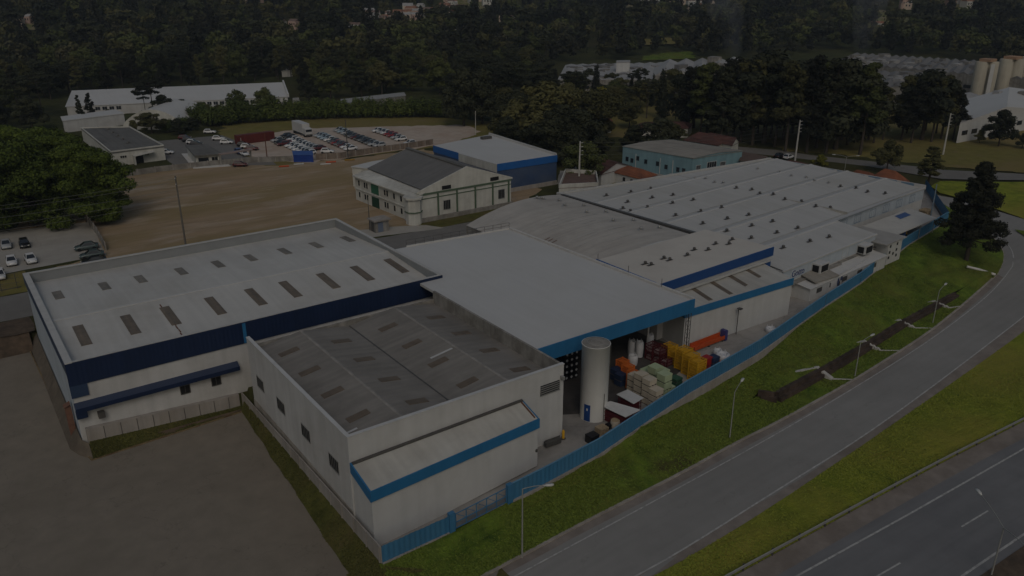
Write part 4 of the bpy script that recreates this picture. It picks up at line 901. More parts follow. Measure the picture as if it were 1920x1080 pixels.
MB().prism(q4, -.1, [2.1, 2.1, 2.5, 2.5]).build('wall', WHITE2, lb)
MB().prism([fl_(3.2, -3.3), fl_(28.7, -3.3), fl_(28.7, -.03), fl_(3.2, -.03)], [2.12, 2.12, 2.5, 2.5], [2.22, 2.22, 2.6, 2.6]).build('roof', ROOFPL, lb)
for s in (2, 6, 10, 15, 20): MB().on_wall(q4[0], q4[1], s, s+1.6, .9, 1.7, .03).build('opening', METALD, lb)
tb = empty('corner_block', fl_(31, 2), 'white two storey corner block with small black square holes and grey roof slab', 'annex')
q4 = [fl_(29.9, -2.6), fl_(35.2, -2.6), fl_(35.2, 5.5), fl_(29.95, 5.5)]
MB().prism(q4, -.1, 3.9).build('wall', WHITE2, tb)
MB().prism([fl_(28.5, -2.9), fl_(36.2, -2.9), fl_(36.2, 5.6), fl_(29.95, 5.6), fl_(29.95, -.1), (fl_(28.5, -.1))], 3.92, 4.1).build('roof', mat('grey_slab', (.32, .31, .29), .8, .15, .4), tb)
for s, z in ((.6, 3.0), (.6, 1.9), (.5, .9), (3.2, 3.0), (3.2, 1.9), (3.4, .8), (2.0, 1.4)): MB().on_wall(q4[0], q4[1], s, s+.55, z, z+.5, .03).build('opening', BLACK, tb)
cn = empty('loading_canopy', fl_(50, 3), 'pale loading canopy roof with a blue patch, behind the fence near the big tree', 'canopy')
cq = [fl_(36.5, .3), fl_(56.5, .3), fl_(58, 6.5), fl_(36.5, 6.5)]
MB().prism(cq, [2.9, 2.9, 3.3, 3.3], [3.05, 3.05, 3.5, 3.5]).build('roof', mat('pale_canopy', (.45, .44, .41), .7, .15, .4, stain=(.33, .32, .30), stain_amt=.6, stain_scale=.2), cn)
MB().add([(*fl_(49, 4.2), 3.40), (*fl_(53.5, 4.2), 3.40), (*fl_(54.3, 5.8), 3.49), (*fl_(49.8, 5.8), 3.49)], [(0, 1, 2, 3)]).build('blue_patch', mat('blue_roof_patch', (.05, .10, .24), .6, .2, 1), cn)
MB().bar(fl_(36.5, 6.3), fl_(56, 6.3), .2, -.1, 3.2).build('back_wall', mat('blue_lining', (.03, .06, .16), .6, .1, 1), cn)
MB().bar(fl_(43.3, .4), fl_(43.3, 6.2), .15, -.1, 2.9).build('side_wall', mat('blue_lining', (.03, .06, .16), .6), cn)
for x in (36.8, 43.5, 50, 56.2): MB().tube([(*fl_(x, .6), -.05), (*fl_(x, .6), 3.0)], .08, 6).build('post', METAL, cn)
lw = MB(); a_, b_ = fl_(35.3, 7.2), fl_(62.5, 8.0); lw.bar(a_, b_, .25, -.1, 1.6); tag(lw.build('low_wall', CONCW, loc=(*a_, 0)), 'low white wall with dark coping under the row of factory windows', 'wall')

# ---------------------------------------------------------------- goods in the yard
def box_goods(name, label, cat, px, py, w, d, h, m_, ang=0, z=0, group=None, slat=False, band=None):
    x, y = at(px, py, z); e = empty(name, (x, y, z), label, cat, group); ca, sa = math.cos(ang), math.sin(ang)
    def rot(mb): mb.v = [(x+(p[0]-x)*ca-(p[1]-y)*sa, y+(p[0]-x)*sa+(p[1]-y)*ca, p[2]) for p in mb.v]; return mb
    if slat:      # open crate: posts, rails and floor
        m = MB()
        for sx in (-1, 1):
            for sy in (-1, 1): m.box(x+sx*w/2-.05, x+sx*w/2+.05, y+sy*d/2-.05, y+sy*d/2+.05, z, z+h)
        k = max(3, int(h/.28))
        for i in range(k):
            zz = z+.12+(h-.2)*i/(k-1)
            for sy in (-1, 1): m.box(x-w/2, x+w/2, y+sy*d/2-.025, y+sy*d/2+.025, zz-.05, zz+.05)
            for sx in (-1, 1): m.box(x+sx*w/2-.025, x+sx*w/2+.025, y-d/2, y+d/2, zz-.05, zz+.05)
        for i in range(1, 6): t = -w/2+w*i/6; m.box(x+t-.03, x+t+.03, y-d/2-.02, y-d/2+.03, z+.05, z+h-.02); m.box(x+t-.03, x+t+.03, y-d/2, y+d/2, z+h-.06, z+h-.02)
        rot(m).build('slatted_frame', m_, e)
        rot(MB().box(x-w/2+.12, x+w/2-.12, y-d/2+.12, y+d/2-.12, z+.1, z+h*(.72 if band is None else .5))).build('load', band or m_, e)
    else:
        rot(MB().box(x-w/2, x+w/2, y-d/2, y+d/2, z+.14, z+h)).build('body', m_, e)
        m = MB()
        for s in (-.42, 0, .42): m.box(x+w*s-.06, x+w*s+.06, y-d/2, y+d/2, z, z+.139)
        rot(m).build('skids', band or METALD, e)
        rot(MB().box(x-w/2-.02, x+w/2+.02, y-d/2-.02, y+d/2+.02, z+h-.14, z+h+.01)).build('lid', m_, e)
    return e
ORANGE = mat('orange_plastic', (.62, .16, .03), .6, .15, 1); ORD = mat('orange_paint', (.45, .07, .015), .55, .15, 1)
BEI = mat('beige_boxes', (.44, .39, .31), .8, .15, 1.5); PGREEN = mat('pale_green_plastic', (.36, .43, .27), .65, .1, 1.5)
DGREEN = mat('dark_green_plastic', (.03, .085, .05), .6, .15, 1); YEL = mat('yellow_paint', (.55, .31, .018), .6, .15, 1.2); REDD = mat('dark_red_paint', (.085, .012, .016), .6, .25, 1.5)
RED = mat('red_paint', (.28, .018, .018), .55, .15, 1); NAVYG = mat('navy_plastic', (.018, .032, .075), .6, .2, 1); WBAG = mat('white_sack_fabric', (.52, .53, .55), .8, .1, 2); WOODB = mat('pale_wood', (.33, .26, .17), .85, .25, 3)
BLKP = mat('black_plastic', (.012, .012, .014), .5, .2, 1)
gA = 'plastic pallet boxes stacked in the yard'
def stackbox(px, py, n, m_, kinds, w=1.15, d=1.15, h=.82, ang=.05, slat=False, band=None, nm='pallet_box', cat='box', z0=0):
    for i in range(n):
        w_ = ['bottom', 'second', 'third', 'top'][i] if i < n-1 else ('topmost' if n > 1 else 'single')
        x, y = at(px, py, z0); b = kinds.replace('#', w_)
        e = box_goods(nm, b, cat, px, py, w, d, h-.03, m_, ang, z0, gA, slat, band)
        dx, dy = x, y; ex, ey = at(px, py, z0)
        z = z0+i*h
        e.location = (ex, ey, z)
GP = [(1243, 742, 3, 'the tallest pale green stack, nearest the dark green crates'), (1226, 728, 3, 'the pale green stack behind, beside the beige boxes'), (1212, 720, 2, 'the short pale green stack nearest the tank'), (1251, 737, 1, 'the lone pale green stack next to the fence'), (1240, 720, 2, 'the rear pale green stack near the yellow crates')]
for px, py, n, where in GP: stackbox(px, py, n, PGREEN, '# pale green pallet box of '+where, w=1.35, d=1.3, h=1.05)
BP = [(1200, 745, 4, 'the beige stack beside the orange lattice crates'), (1215, 755, 4, 'the tall beige stack in the middle of the beige row'), (1228, 763, 3, 'the low beige stack closest to the blue fence'), (1188, 735, 3, 'the beige stack tucked behind the orange crates')]
for px, py, n, where in BP: stackbox(px, py, n, BEI, '# beige carton block of '+where, w=1.25, d=1.2, h=.84, nm='carton')
OP = [(1186, 728, 3, 'the orange stack nearest the beige cartons'), (1176, 716, 3, 'the middle orange stack'), (1166, 706, 3, 'the orange stack nearest the tank and navy drums')]
for px, py, n, where in OP: stackbox(px, py, n, ORANGE, '# orange slatted crate of '+where, slat=True, nm='slatted_crate', cat='crate')
for px, py, n, where in [(1155, 712, 2, 'the navy pair behind the tank'), (1163, 722, 2, 'the navy pair in front of the orange crates')]: stackbox(px, py, n, NAVYG, '# navy blue pallet box of '+where)
stackbox(1266, 727, 3, DGREEN, '# dark green crate of the small stack between pale green boxes and yellow crates', h=.5, nm='plastic_crate', cat='crate')
for px, py, n, where in [(1305, 711, 3, 'the yellow stack closest to the fence'), (1293, 700, 3, 'the second yellow stack from the fence'), (1280, 690, 3, 'the third yellow stack from the fence'), (1267, 680, 2, 'the fourth yellow stack from the fence'), (1254, 670, 2, 'the yellow stack deepest under the hall roof')]:
    stackbox(px, py, n, YEL, '# yellow slatted crate of '+where, w=1.7, d=1.4, h=.98, slat=True, nm='slatted_crate', cat='crate')
for px, py, n, where in [(1222, 672, 2, 'the red rack stack left of the hall column'), (1236, 677, 2, 'the red rack stack just right of the hall column'), (1250, 683, 1, 'the low red rack before the yellow crates'), (1232, 695, 1, 'the low red rack behind the pale green boxes')]:
    stackbox(px, py, n, REDD, '# dark red steel rack of '+where, w=1.4, d=1.2, h=1.15, slat=True, band=mat('pinkish_load', (.30, .22, .22), .8, .6, 4), nm='steel_rack', cat='rack')
stackbox(1322, 700, 2, RED, '# bright red bin standing between yellow crates and navy stack', w=1.2, d=1.0, h=1.2, nm='metal_bin', cat='bin')
stackbox(1335, 697, 3, NAVYG, '# navy crate of the stack against the fence by the red bins', w=1.3, d=1.1, h=.75, nm='plastic_crate', cat='crate')
stackbox(1346, 688, 1, ORANGE, '# small orange crate next to white sack pile by fence', w=.9, d=.8, h=.8, nm='plastic_crate', cat='crate')
def sack(px, py, r, h, label, m_=WBAG, open_top=True):
    x, y = at(px, py); e = empty('bulk_bag', (x, y, 0), label, 'bulk bag', 'white bulk bags and drums in the hall mouth')
    MB().lathe(x, y, [(r*.92, 0), (r, h*.25), (r*1.04, h*.6), (r*.97, h*.92), (r*.8, h), (r*.62, h+.02), (r*.5, h-.2)], 20).build('bag', m_, e)
    for a in (0, 1.57, 3.14, 4.71): MB().tube([(x+r*.8*math.cos(a), y+r*.8*math.sin(a), h-.05), (x+r*.7*math.cos(a+.3), y+r*.7*math.sin(a+.3), h+.28), (x+r*.8*math.cos(a+.6), y+r*.8*math.sin(a+.6), h-.05)], .035, 5).build('loop', m_, e)
sack(1186, 683, .65, 1.35, 'white bulk bag, the nearest of the bags in the hall mouth')
sack(1184, 664, .55, 2.0, 'white open-topped bag standing behind the nearest bulk bag'); sack(1198, 668, .55, 2.2, 'tall white drum-like bag left of the red racks'); sack(1218, 652, .5, 2.0, 'white bag half hidden by the red racks at the column')
sack(1354, 677, .95, 1.15, 'squat white sack slumped against the fence'); sack(1345, 668, .6, 1.0, 'white sack by the orange machine, away from the fence'); sack(1444, 622, .7, .7, 'white sheeted heap alone on the paving beside the fence')
# dark drums with pale ends stacked in the hall
k = 0
for col in range(3):
    for row in range(5):
        x, y = at(1066+col*9, 716-col*3, 0); y += .9; z = .35+row*.82
        m = MB(); m.tube([(x, y-.5, z), (x, y+.7, z)], .36, 14); e = empty('drum', (x, y, z-.35), ['leftmost', 'middle', 'right'][col]+' column of the dark drum stack behind the tank, '+['lowest', 'second lowest', 'middle', 'second highest', 'highest'][row]+' drum', 'drum', 'dark drums stacked on their sides')
        m.build('barrel', BLKP, e); MB().tube([(x, y-.53, z), (x, y-.501, z)], .17, 10).build('label_disc', WHITE2, e)
# orange conveyor, small covers, pallets
cva, cvb = at(1302, 662), at(1358, 640); e = empty('conveyor', (*lerp(cva, cvb, .5), 0), 'long orange steel trough lying along the white workshop wall', 'machine')
m = MB(); m.bar(cva, cvb, .1, .35, .9); dx, dy, _ = dirn(cva, cvb); ca_1, cb_1 = (cva[0]-dy*.9, cva[1]+dx*.9), (cvb[0]-dy*.9, cvb[1]+dx*.9)
m.bar(ca_1, cb_1, .1, .35, 1.1); m.prism([cva, cvb, cb_1, ca_1], .4, .5); m.build('trough', ORD, e)
for t in (.05, .5, .95): p = lerp(cva, cvb, t); MB().bar(p, (p[0]-dy*.9, p[1]+dx*.9), .15, 0, .4).build('leg', METALD, e)
MB().box(cvb[0], cvb[0]+.5, cvb[1]-.1, cvb[1]+.8, .1, 1.6).build('motor_box', mat('violet_blue_box', (.05, .05, .17), .6, .1, 1), e)
def cover(pix, label, h0, h1, body):
    q_ = [at(*p, h) for p, h in zip(pix, (h0, h1, h1, h0))]; c = (sum(p[0] for p in q_)/4, sum(p[1] for p in q_)/4)
    e = empty('covered_rack', (*c, 0), label, 'covered rack')
    MB().prism(q_, [h0-.06, h1-.06, h1-.06, h0-.06], [h0, h1, h1, h0]).build('roof_sheet', WHITE2, e)
    s = [lerp(c, p, .82) for p in q_]
    for p in s: MB().tube([(*p, 0), (*p, min(h0, h1)-.03)], .05, 6).build('post', REDD, e)
    m = MB()
    for a, b in zip(s, s[1:]+s[:1]):
        for z in (.15, .7, 1.2): m.tube([(*a, z), (*b, z)], .035, 5)
    m.build('rails', REDD, e)
    t = [lerp(c, p, .7) for p in q_]; MB().prism(t, .1, min(h0, h1)*.75).build('load', body, e)
cover([(1122, 758), (1145, 752), (1201, 768), (1173, 782)], 'white sheet roof over a red rack, the larger one touching the tank', 1.9, 2.1, REDD)
cover([(1156, 739), (1177, 730), (1207, 746), (1188, 757)], 'white sheet roof over a red rack, the smaller one by the cartons', 1.8, 1.9, REDD)
def pallet_stack(px, py, n, label, m_=WOODB):
    x, y = at(px, py); e = empty('wooden_pallet_stack', (x, y, 0), label, 'pallets')
    for i in range(n):
        m = MB(); z = i*.15
        for k in range(3): m.box(x-.6+k*.54, x-.48+k*.54, y-.5, y+.5, z, z+.09)
        for k in range(6): m.box(x-.6, x+.6, y-.5+k*.18, y-.37+k*.18, z+.092, z+.12)
        m.build('pallet', m_, e)
pallet_stack(1128, 813, 6, 'small stack of pale wooden pallets beside the fence, before the tank')
pallet_stack(1134, 826, 3, 'low wooden pallets pressed against the fence below the taller pallet stack')
x, y = at(1153, 802); e = empty('barrel', (x, y, 0), 'beige round barrel by the fence, right of the pallet stack', 'barrel'); MB().lathe(x, y, [(.5, 0), (.55, .3), (.55, .8), (.5, 1.0)], 18).build('body', BEI, e); MB().lathe(x, y, [(.48, 1.0), (.46, 1.05)], 18).build('lid', WOODB, e)
box_goods('container_bin', 'black plastic bin in the corner of the fence, nearest the camera', 'bin', 1110, 829, 1.2, 1.0, 1.0, BLKP)
box_goods('tyre_box', 'dark box between the pallets and the beige barrel', 'box', 1143, 803, .8, .6, .6, BLKP)
x, y = at(1056, 822); e = empty('yellow_bollard', (x, y, 0), 'yellow guard post at the corner of the white shed by the tank', 'bollard'); MB().lathe(x, y, [(.16, 0), (.16, .95), (.1, 1.05)], 12).build('post', YEL, e); MB().lathe(x, y, [(.28, 0), (.28, .06)], 12).build('base_plate', METALD, e)
m = MB(); m.bar(at(1022, 838), at(1050, 828), .5, .0, .55); m.bar(at(1022, 836), at(1050, 826), .12, .55, .65); tag(m.build('loading_step', METALD, loc=(*at(1036, 833), 0)), 'dark low loading step at the foot of the white shed wall', 'step')
x, y = at(1380, 627); e = empty('yard_lamp', (x, y, 0), 'thin dark lamp post against the white workshop wall', 'lamp post'); MB().tube([(x, y, 0), (x, y, 4.0)], .06, 8).build('pole', METALD, e); MB().box(x-.3, x+.3, y-.5, y+.1, 4.0, 4.15).build('lamp_head', METALD, e)
# forklift and white van, timber heap
def forklift(px, py, ang, label):
    x, y = at(px, py); e = empty('forklift', (x, y, 0), label, 'forklift'); e.rotation_euler = (0, 0, ang); e['_o'] = (0, 0, 0)
    MB().prism([(-1.1, -.5), (.7, -.5), (.7, .5), (-1.1, .5)], .35, [1.25, .75, .75, 1.25]).build('body', YEL, e)
    m = MB()
    for sx, sy in ((-.7, -.45), (-.7, .45), (.5, -.45), (.5, .45)): m.tube([(sx, sy, 1.0), (sx*.8, sy, 2.15)], .05, 6)
    m.box(-.62, .45, -.48, .48, 2.12, 2.2); m.build('overhead_guard', BLKP, e)
    m = MB()
    for sy in (-.3, .3): m.box(.85, .97, sy-.06, sy+.06, .1, 2.5)
    for z in (.5, 1.4, 2.4): m.box(.86, .96, -.3, .3, z, z+.1)
    m.build('mast', METALD, e)
    for sy in (-.28, .28): MB().box(.95, 2.0, sy-.07, sy+.07, .1, .17).build('fork', METALD, e)
    for sx in (-.75, .45):
        for sy in (-.5, .5): MB().tube([(sx, sy-.12, .33), (sx, sy+.12, .33)], .33, 14).build('wheel', BLKP, e)
    MB().box(-.45, .1, -.28, .28, .95, 1.25).build('seat', BLKP, e)
forklift(1688, 444, 2.9, 'yellow forklift parked half under the loading canopy')
x, y = at(1733, 408); e = empty('timber_heap', (x, y, 0), 'heap of pale timber pallets by the far corner of the factory', 'timber')
for i in range(7):
    m = MB(); a = R.uniform(-.3, .3)
    m.box(x-1.2+a, x+1.2+a, y-.9, y+.9, i*.27, i*.27+.12); 
    for k in range(3): m.box(x-1.0+k*.9+a, x-.8+k*.9+a, y-.9, y+.9, i*.27+.121, i*.27+.265)
    m.build('pallet', WOODB, e)
# ---------------------------------------------------------------- street lamps, poles, cables, guard rail
def road_lamp(base, top, head, label, extra=None, group='street lamps along the service road'):
    e = empty('street_lamp', base, label, 'street lamp', group)
    t = Vector(top); hd = Vector(head); d = hd-t
    MB().tube([base, lerp(base, top, .5), top], [.085, .07, .055], 8).build('pole', LAMPM, e)
    pts = [t]+[t+Vector((d.x*s, d.y*s, d.z*(1-(1-s)**2))) for s in (.25, .5, .75, .92)]
    MB().tube([tuple(p) for p in pts], .04, 6).build('arm', LAMPM, e)
    def headmesh(p, q):
        p, q = Vector(p), Vector(q); d = (q-p); l = math.hypot(d.x, d.y); dx, dy = d.x/l, d.y/l; m = MB()
        vs = []
        for s, w, h0, h1 in ((0, .07, -.03, .05), (.3, .15, -.06, .09), (.75, .16, -.07, .08), (.95, .07, -.03, .04)):
            c = p+Vector((dx*s, dy*s, d.z/l*s*.5))
            for a, b in ((-w, h0), (w, h0), (w, h1), (-w, h1)): vs.append((c.x-dy*a, c.y+dx*a, c.z+b))
        m.add(vs, [(i*4+j, i*4+(j+1) % 4, i*4+4+(j+1) % 4, i*4+4+j) for i in range(3) for j in range(4)]+[(3, 2, 1, 0), (12, 13, 14, 15)], True)
        return m
    headmesh(pts[-1], pts[-1]+d).build('lamp_head', mat('lamp_head_grey', (.5, .5, .48), .4, .1, 1), e)
    if extra:
        h2 = Vector(extra); d2 = h2-t; p2 = [t]+[t+Vector((d2.x*s, d2.y*s, d2.z*(1-(1-s)**2))) for s in (.25, .5, .75, .92)]
        MB().tube([tuple(p) for p in p2], .04, 6).build('arm', LAMPM, e); headmesh(p2[-1], p2[-1]+d2).build('lamp_head', MATS['lamp_head_grey'], e)
    return e
def lamp_at(bp, tp, hp, label):
    u, v, z = atr(*bp, .15); v = min(v, 1e9); zt_ = hgt(bp, tp, z)
    u2, v2 = at(*hp, zt_+.35)
    hd = (u2, v2, zt_+.35)
    dx, dy, l = dirn((u, v), hd); l = min(l, 2.4)
    road_lamp((u, v, z-.2), (u, v, zt_), (u+dx*l, v+dy*l, zt_+.4), label)
lamp_at((979, 1043), (985, 917), (1022, 911), 'street lamp nearest the camera, on the grass below the blue gate')
lamp_at((1368, 822), (1373, 735), (1393, 712), 'street lamp on open grass halfway between the gate and the dark stepped wall')
lamp_at((1603, 705), (1612, 642), (1650, 623), 'street lamp standing in front of the dark wall beside white zigzag steps')
lamp_at((1749, 605), (1757, 545), (1787, 523), 'street lamp farthest along the embankment, at the end of the dark wall')
hb_ = at3(1858, 1085, zr(75)); tz = hb_[2]+8.6
pt = None
for hgt_ in [7.5]:
    b = at(1863, 1062, zr(75)+1.0); base = (b[0], b[1], zr(75)); tzz = base[2]+7.6
    # height at which the pole reaches its bend in the photograph
    tzz = hgt((1863, 1062), (1876, 988), zr(75)+1.0)
    hl = at(1836, 926, tzz+.5); hr_ = (2*base[0]-hl[0], 2*base[1]-hl[1])
    road_lamp(base, (base[0], base[1], tzz), (hl[0], hl[1], tzz+.6), 'tall twin-armed lamp in the highway median at the lower right corner', (hr_[0], hr_[1], tzz+.6), 'highway lamps')
gr_ = empty('crash_barrier', RAIL[len(RAIL)//2], 'long grey steel crash barrier between the grass verge and highway', 'crash barrier')
m = MB(); P_ = resample(RAIL, 80)
prof_ = [(-.03, .42), (.05, .48), (.05, .55), (-.03, .6), (.05, .66), (.05, .73), (-.03, .78)]
vs = []
for p in P_:
    for o, z in prof_: vs.append((p[0]+dyr*(o+.12), p[1]-dxr*(o+.12), p[2]+z))
n = len(prof_); m.add(vs, [(i*n+j, (i+1)*n+j, (i+1)*n+j+1, i*n+j+1) for i in range(79) for j in range(n-1)], True); m.build('beam', METAL, gr_)
L_ = sum(math.dist(a, b) for a, b in zip(RAIL, RAIL[1:])); pk = resample(RAIL, int(L_/4))
for p in pk:
    if 40 < p[0] < 135: MB().box(p[0]-.07, p[0]+.07, p[1]-.07, p[1]+.07, p[2]-.2, p[2]+.8).build('post', METALD, gr_)

CAB = mat('black_cable', (.02, .02, .02), .6, .1, 1)
def pole(base, h, label, m_=CPOLE, arms=(), r=.16, cat='utility pole', name='utility_pole', ang=0.0, insul=None):
    e = empty(name, base, label, cat); x, y, z = base
    MB().tube([(x, y, z-.3), (x, y, z+h)], [r*1.25, r*.75], 10).build('shaft', m_, e)
    dx, dy = math.cos(ang), math.sin(ang)
    for hz, w in arms: 
        m = MB(); m.bar((x-dx*w, y-dy*w), (x+dx*w, y+dy*w), .12, z+hz, z+hz+.14); a = m.build('crossarm', WOODP, e)
        m = MB()
        for s in (-.9, -.4, .4, .9): m.lathe(x+dx*w*s, y+dy*w*s, [(.05, z+hz+.14), (.07, z+hz+.25), (.03, z+hz+.3)], 8)
        m.build('insulators', WHITE2, a)
    for hz in insul or ():
        MB().tube([(x, y, z+hz), (x+dx*.75, y+dy*.75, z+hz+.1)], .06, 6).build('bracket', WHITE2, e)
    return e
p0 = at(347, 452, 3.0); LP = (p0[0], p0[1], 0); LPH = hgt((347, 452), (328, 330), 3.0)
pole(LP, LPH, 'tall grey utility pole behind the long white warehouse, before the bare lot', WOODP, ((LPH-.5, .9), (LPH-1.6, .7)), .17, ang=1.2)
mid = [(1085, 357, 265, 'white concrete pole with four side brackets, left of the aqua building'), (1490, 306, 225, 'leaning white concrete pole with side brackets behind the factory roof'), (1768, 290, 212, 'leaning pale concrete pole by the lawn on the right, before the pines')]
TOPS = []
for px, py, ty, lab in mid:
    b = at(px, py); hh = hgt((px, py), (px+(10 if px > 1400 else 2), ty)); ang = HEAD-math.pi/2
    pole((*b, 0), hh, lab, CPOLE, (), .22, ang=ang, insul=[hh-.4-.95*k for k in range(4)]); TOPS.append((b[0], b[1], hh))
for px, py, ty, lab, m_ in [(501, 297, 248, 'dark wooden pole in front of the red container', RUST), (653, 301, 224, 'thin dark pole at the end of the middle row of parked cars', METALD), (892, 253, 208, 'pale pole at the far corner of the gravel lot', CPOLE), (150, 402, 385, 'short white post under the big left trees', CPOLE)]:
    b = at(px, py); hh = hgt((px, py), (px, ty)); pole((*b, 0), hh, lab, m_, (), .13)
b = at(712, 432); tpb = empty('transformer_kiosk', (*b, 0), 'small concrete kiosk with flat slab and blue door beside the street', 'kiosk')
MB().box(b[0]-1.5, b[0]+1.5, b[1]-1.2, b[1]+1.2, 0, 2.3).build('wall', CONC, tpb); MB().box(b[0]-1.9, b[0]+1.9, b[1]-1.6, b[1]+1.6, 2.31, 2.6).build('roof', CONCL, tpb)
MB().box(b[0]-.9, b[0]+.2, b[1]-1.25, b[1]-1.19, .05, 2.0).build('door', mat('grey_blue_door', (.13, .16, .22), .6, .1, 1), tpb); MB().box(b[0]-1.55, b[0]-1.49, b[1]-.6, b[1]+.6, .05, 2.0).build('door', METALD, tpb)
pole((b[0]-1.6, b[1]+1.2, 0), hgt((697, 434), (695, 372)), 'thin dark pole standing at the concrete kiosk', METALD, (), .08)
def cable(a, b, sag, label, r=.022):
    pts = [lerp(a, b, i/14) for i in range(15)]; pts = [(p[0], p[1], p[2]-sag*4*(i/14)*(1-i/14)) for i, p in enumerate(pts)]
    tag(MB().tube(pts, r, 4, cap=False).build('power_cable', mat('grey_cable', (.16, .16, .16), .6, .1, 1), loc=a), label, 'cable', 'overhead power cables')
def left_end(py): 
    z = 7.0; p = at(-300, py, z); return p
for k, (y0, frac) in enumerate(((352, .97), (372, .93), (392, .84), (412, .76), (432, .70))):
    z1 = LPH*frac; tgt = (LP[0]+.0, LP[1]+.05*k, z1)
    # far end: next pole along the street, 45 m away off the left of the picture
    dd = ray(0, y0); dist = math.hypot(*tgt[:2]); s = 1.0
    pz = (LP[0]-46, LP[1]+2, 0); t_ = math.hypot(pz[0]-0, pz[1]-0)
    cable(tgt, (pz[0], pz[1], LPH*frac-.4), .7, ['topmost', 'second highest', 'middle', 'second lowest', 'lowest'][k]+' of the five cables crossing in front of the big left trees')
pole((LP[0]-46, LP[1]+2, 0), LPH, 'utility pole at the street end of the five cables, left of the parked cars', WOODP, ((LPH-.5, .9),), .17, ang=1.2)
for k in range(4):
    a, b = TOPS[0], TOPS[1]; z = .4+.95*k
    ax, ay = math.cos(HEAD-math.pi/2)*.75, math.sin(HEAD-math.pi/2)*.75
    cable((a[0]+ax, a[1]+ay, a[2]-z), (b[0]+ax, b[1]+ay, b[2]-z), 1.4, ['top', 'second', 'third', 'lowest'][k]+' cable from the pole by the aqua building to the leaning white pole', .015)

# ---------------------------------------------------------------- neighbouring buildings
def quad_bldg(name, label, cat, q, h, wallm, roofm, over=.3, rt=.25, z0=-.2, parapet=0, group=None):
    c = (sum(p[0] for p in q)/4, sum(p[1] for p in q)/4)
    e = empty(name, (*c, 0), label, cat, group)
    hh = h if isinstance(h, (list, tuple)) else [h]*4
    MB().prism(q, z0, hh).build('wall', wallm, e)
    o = [(p[0]+(p[0]-c[0])/math.dist(p, c)*over, p[1]+(p[1]-c[1])/math.dist(p, c)*over) for p in q]
    MB().prism(o, [x+.003 for x in hh], [x+rt for x in hh]).build('roof', roofm, e)
    if parapet:
        m = MB()
        for a, b in zip(o, o[1:]+o[:1]): m.bar(a, b, .25, hh[0]+rt, hh[0]+rt+parapet, 1)
        m.build('parapet', wallm, e)
    return e
def hip_house(name, label, q, h, rise, wallm, roofm, ridge=.5, over=.45, gable=False, group=None, cat='house'):
    """q counter-clockwise, ridge runs along the q0-q1 side"""
    c = (sum(p[0] for p in q)/4, sum(p[1] for p in q)/4); e = empty(name, (*c, 0), label, cat, group)
    o = [(p[0]+(p[0]-c[0])/math.dist(p, c)*over, p[1]+(p[1]-c[1])/math.dist(p, c)*over) for p in q]
    ma, mb_ = lerp(o[3], o[0], .5), lerp(o[1], o[2], .5)
    k = 0 if gable else (1-ridge)/2
    ra, rb = lerp(ma, mb_, k), lerp(ma, mb_, 1-k)
    z = h; w = MB().prism(q, -.2, z, top=False)
    if gable:
        qa, qb = lerp(q[3], q[0], .5), lerp(q[1], q[2], .5)
        w.tri((*q[3], z), (*q[0], z), (*qa, z+rise*.93)); w.tri((*q[1], z), (*q[2], z), (*qb, z+rise*.93))
    w.build('wall', wallm, e)
    O_ = [(p[0], p[1], z-.05) for p in o]; A_ = (*ra, z+rise); B_ = (*rb, z+rise)
    m = MB(); m.quad(O_[0], O_[1], B_, A_); m.quad(O_[2], O_[3], A_, B_)
    if not gable: m.tri(O_[1], O_[2], B_); m.tri(O_[3], O_[0], A_)
    dz = .14; m2 = [(p[0], p[1], p[2]-dz) for p in O_]; m.add(O_+m2, [(i, i+4, (i+1) % 4+4, (i+1) % 4) for i in range(4)])
    r = m.build('roof', roofm, e)
    return e, o, r
# green-trimmed hall
G = empty('green_trim_hall', (91, 155, 0), 'white two storey hall with green trim and steep grey gable roof', 'building')
ga, gb, gbk = 79.6, 103.4, 169.0; gv = 142.7
zr_ = onv(872, 316, gv)[2]; ur = onv(872, 316, gv)[0]; ze = onv(957, 335, gv)[2]
ur = (ga+gb)/2+.3
w = MB(); w.prism([(ga, gv), (gb, gv), (gb, gbk), (ga, gbk)], -.3, ze, top=False); w.tri((ga, gv, ze), (gb, gv, ze), (ur, gv, zr_)); w.tri((gb, gbk, ze), (ga, gbk, ze), (ur, gbk, zr_)); w.build('wall', CREAM, G)
m = MB(); m.quad((ga+1.5, gv+.25, ze+.55), (ur, gv+.25, zr_+.05), (ur, gbk-.2, zr_+.05), (ga+1.5, gbk-.2, ze+.55)); m.quad((ur, gv+.25, zr_+.05), (gb+.4, gv+.25, ze-.05), (gb+.4, gbk, ze-.05), (ur, gbk, zr_+.05))
rG = m.build('roof', mat('slate_grey_roof', (.155, .152, .148), .85, .12, .4, kind='sheet', ang=math.radians(90), pitch=1, bump=.03), G)
m = MB(); m.bar((ur, gv), (ur, gbk-.2), .9, zr_+.0, zr_+.3); m.build('ridge_vent', ROOFD, rG)
m = MB(); m.bar((ga-.3, gv-.02), (ur, gv-.02), .3, [ze-.1, zr_], [ze+.35, zr_+.42], 1); m.bar((ur, gv-.02), (gb+.4, gv-.02), .3, [zr_, ze-.1], [zr_+.42, ze+.25], 1); m.build('gable_coping', CREAM, G)
fm = MB(); P0, P1 = (ga, gv), (gb, gv)
for s in (.2, 4.6, 9.3, 14.0, 18.6, 22.9): fm.on_wall(P0, P1, s, s+.4, 0.9, ze-.05, .14)
fm.on_wall(P0, P1, 0, gb-ga, ze-.42, ze-.05, .17); fm.on_wall(P0, P1, 0, gb-ga, ze-1.3, ze-1.12, .1); fm.build('trim', GREENP, G)
MB().on_wall(P0, P1, -.1, gb-ga+.2, -.5, .9, .5).build('plinth', CONC, G)
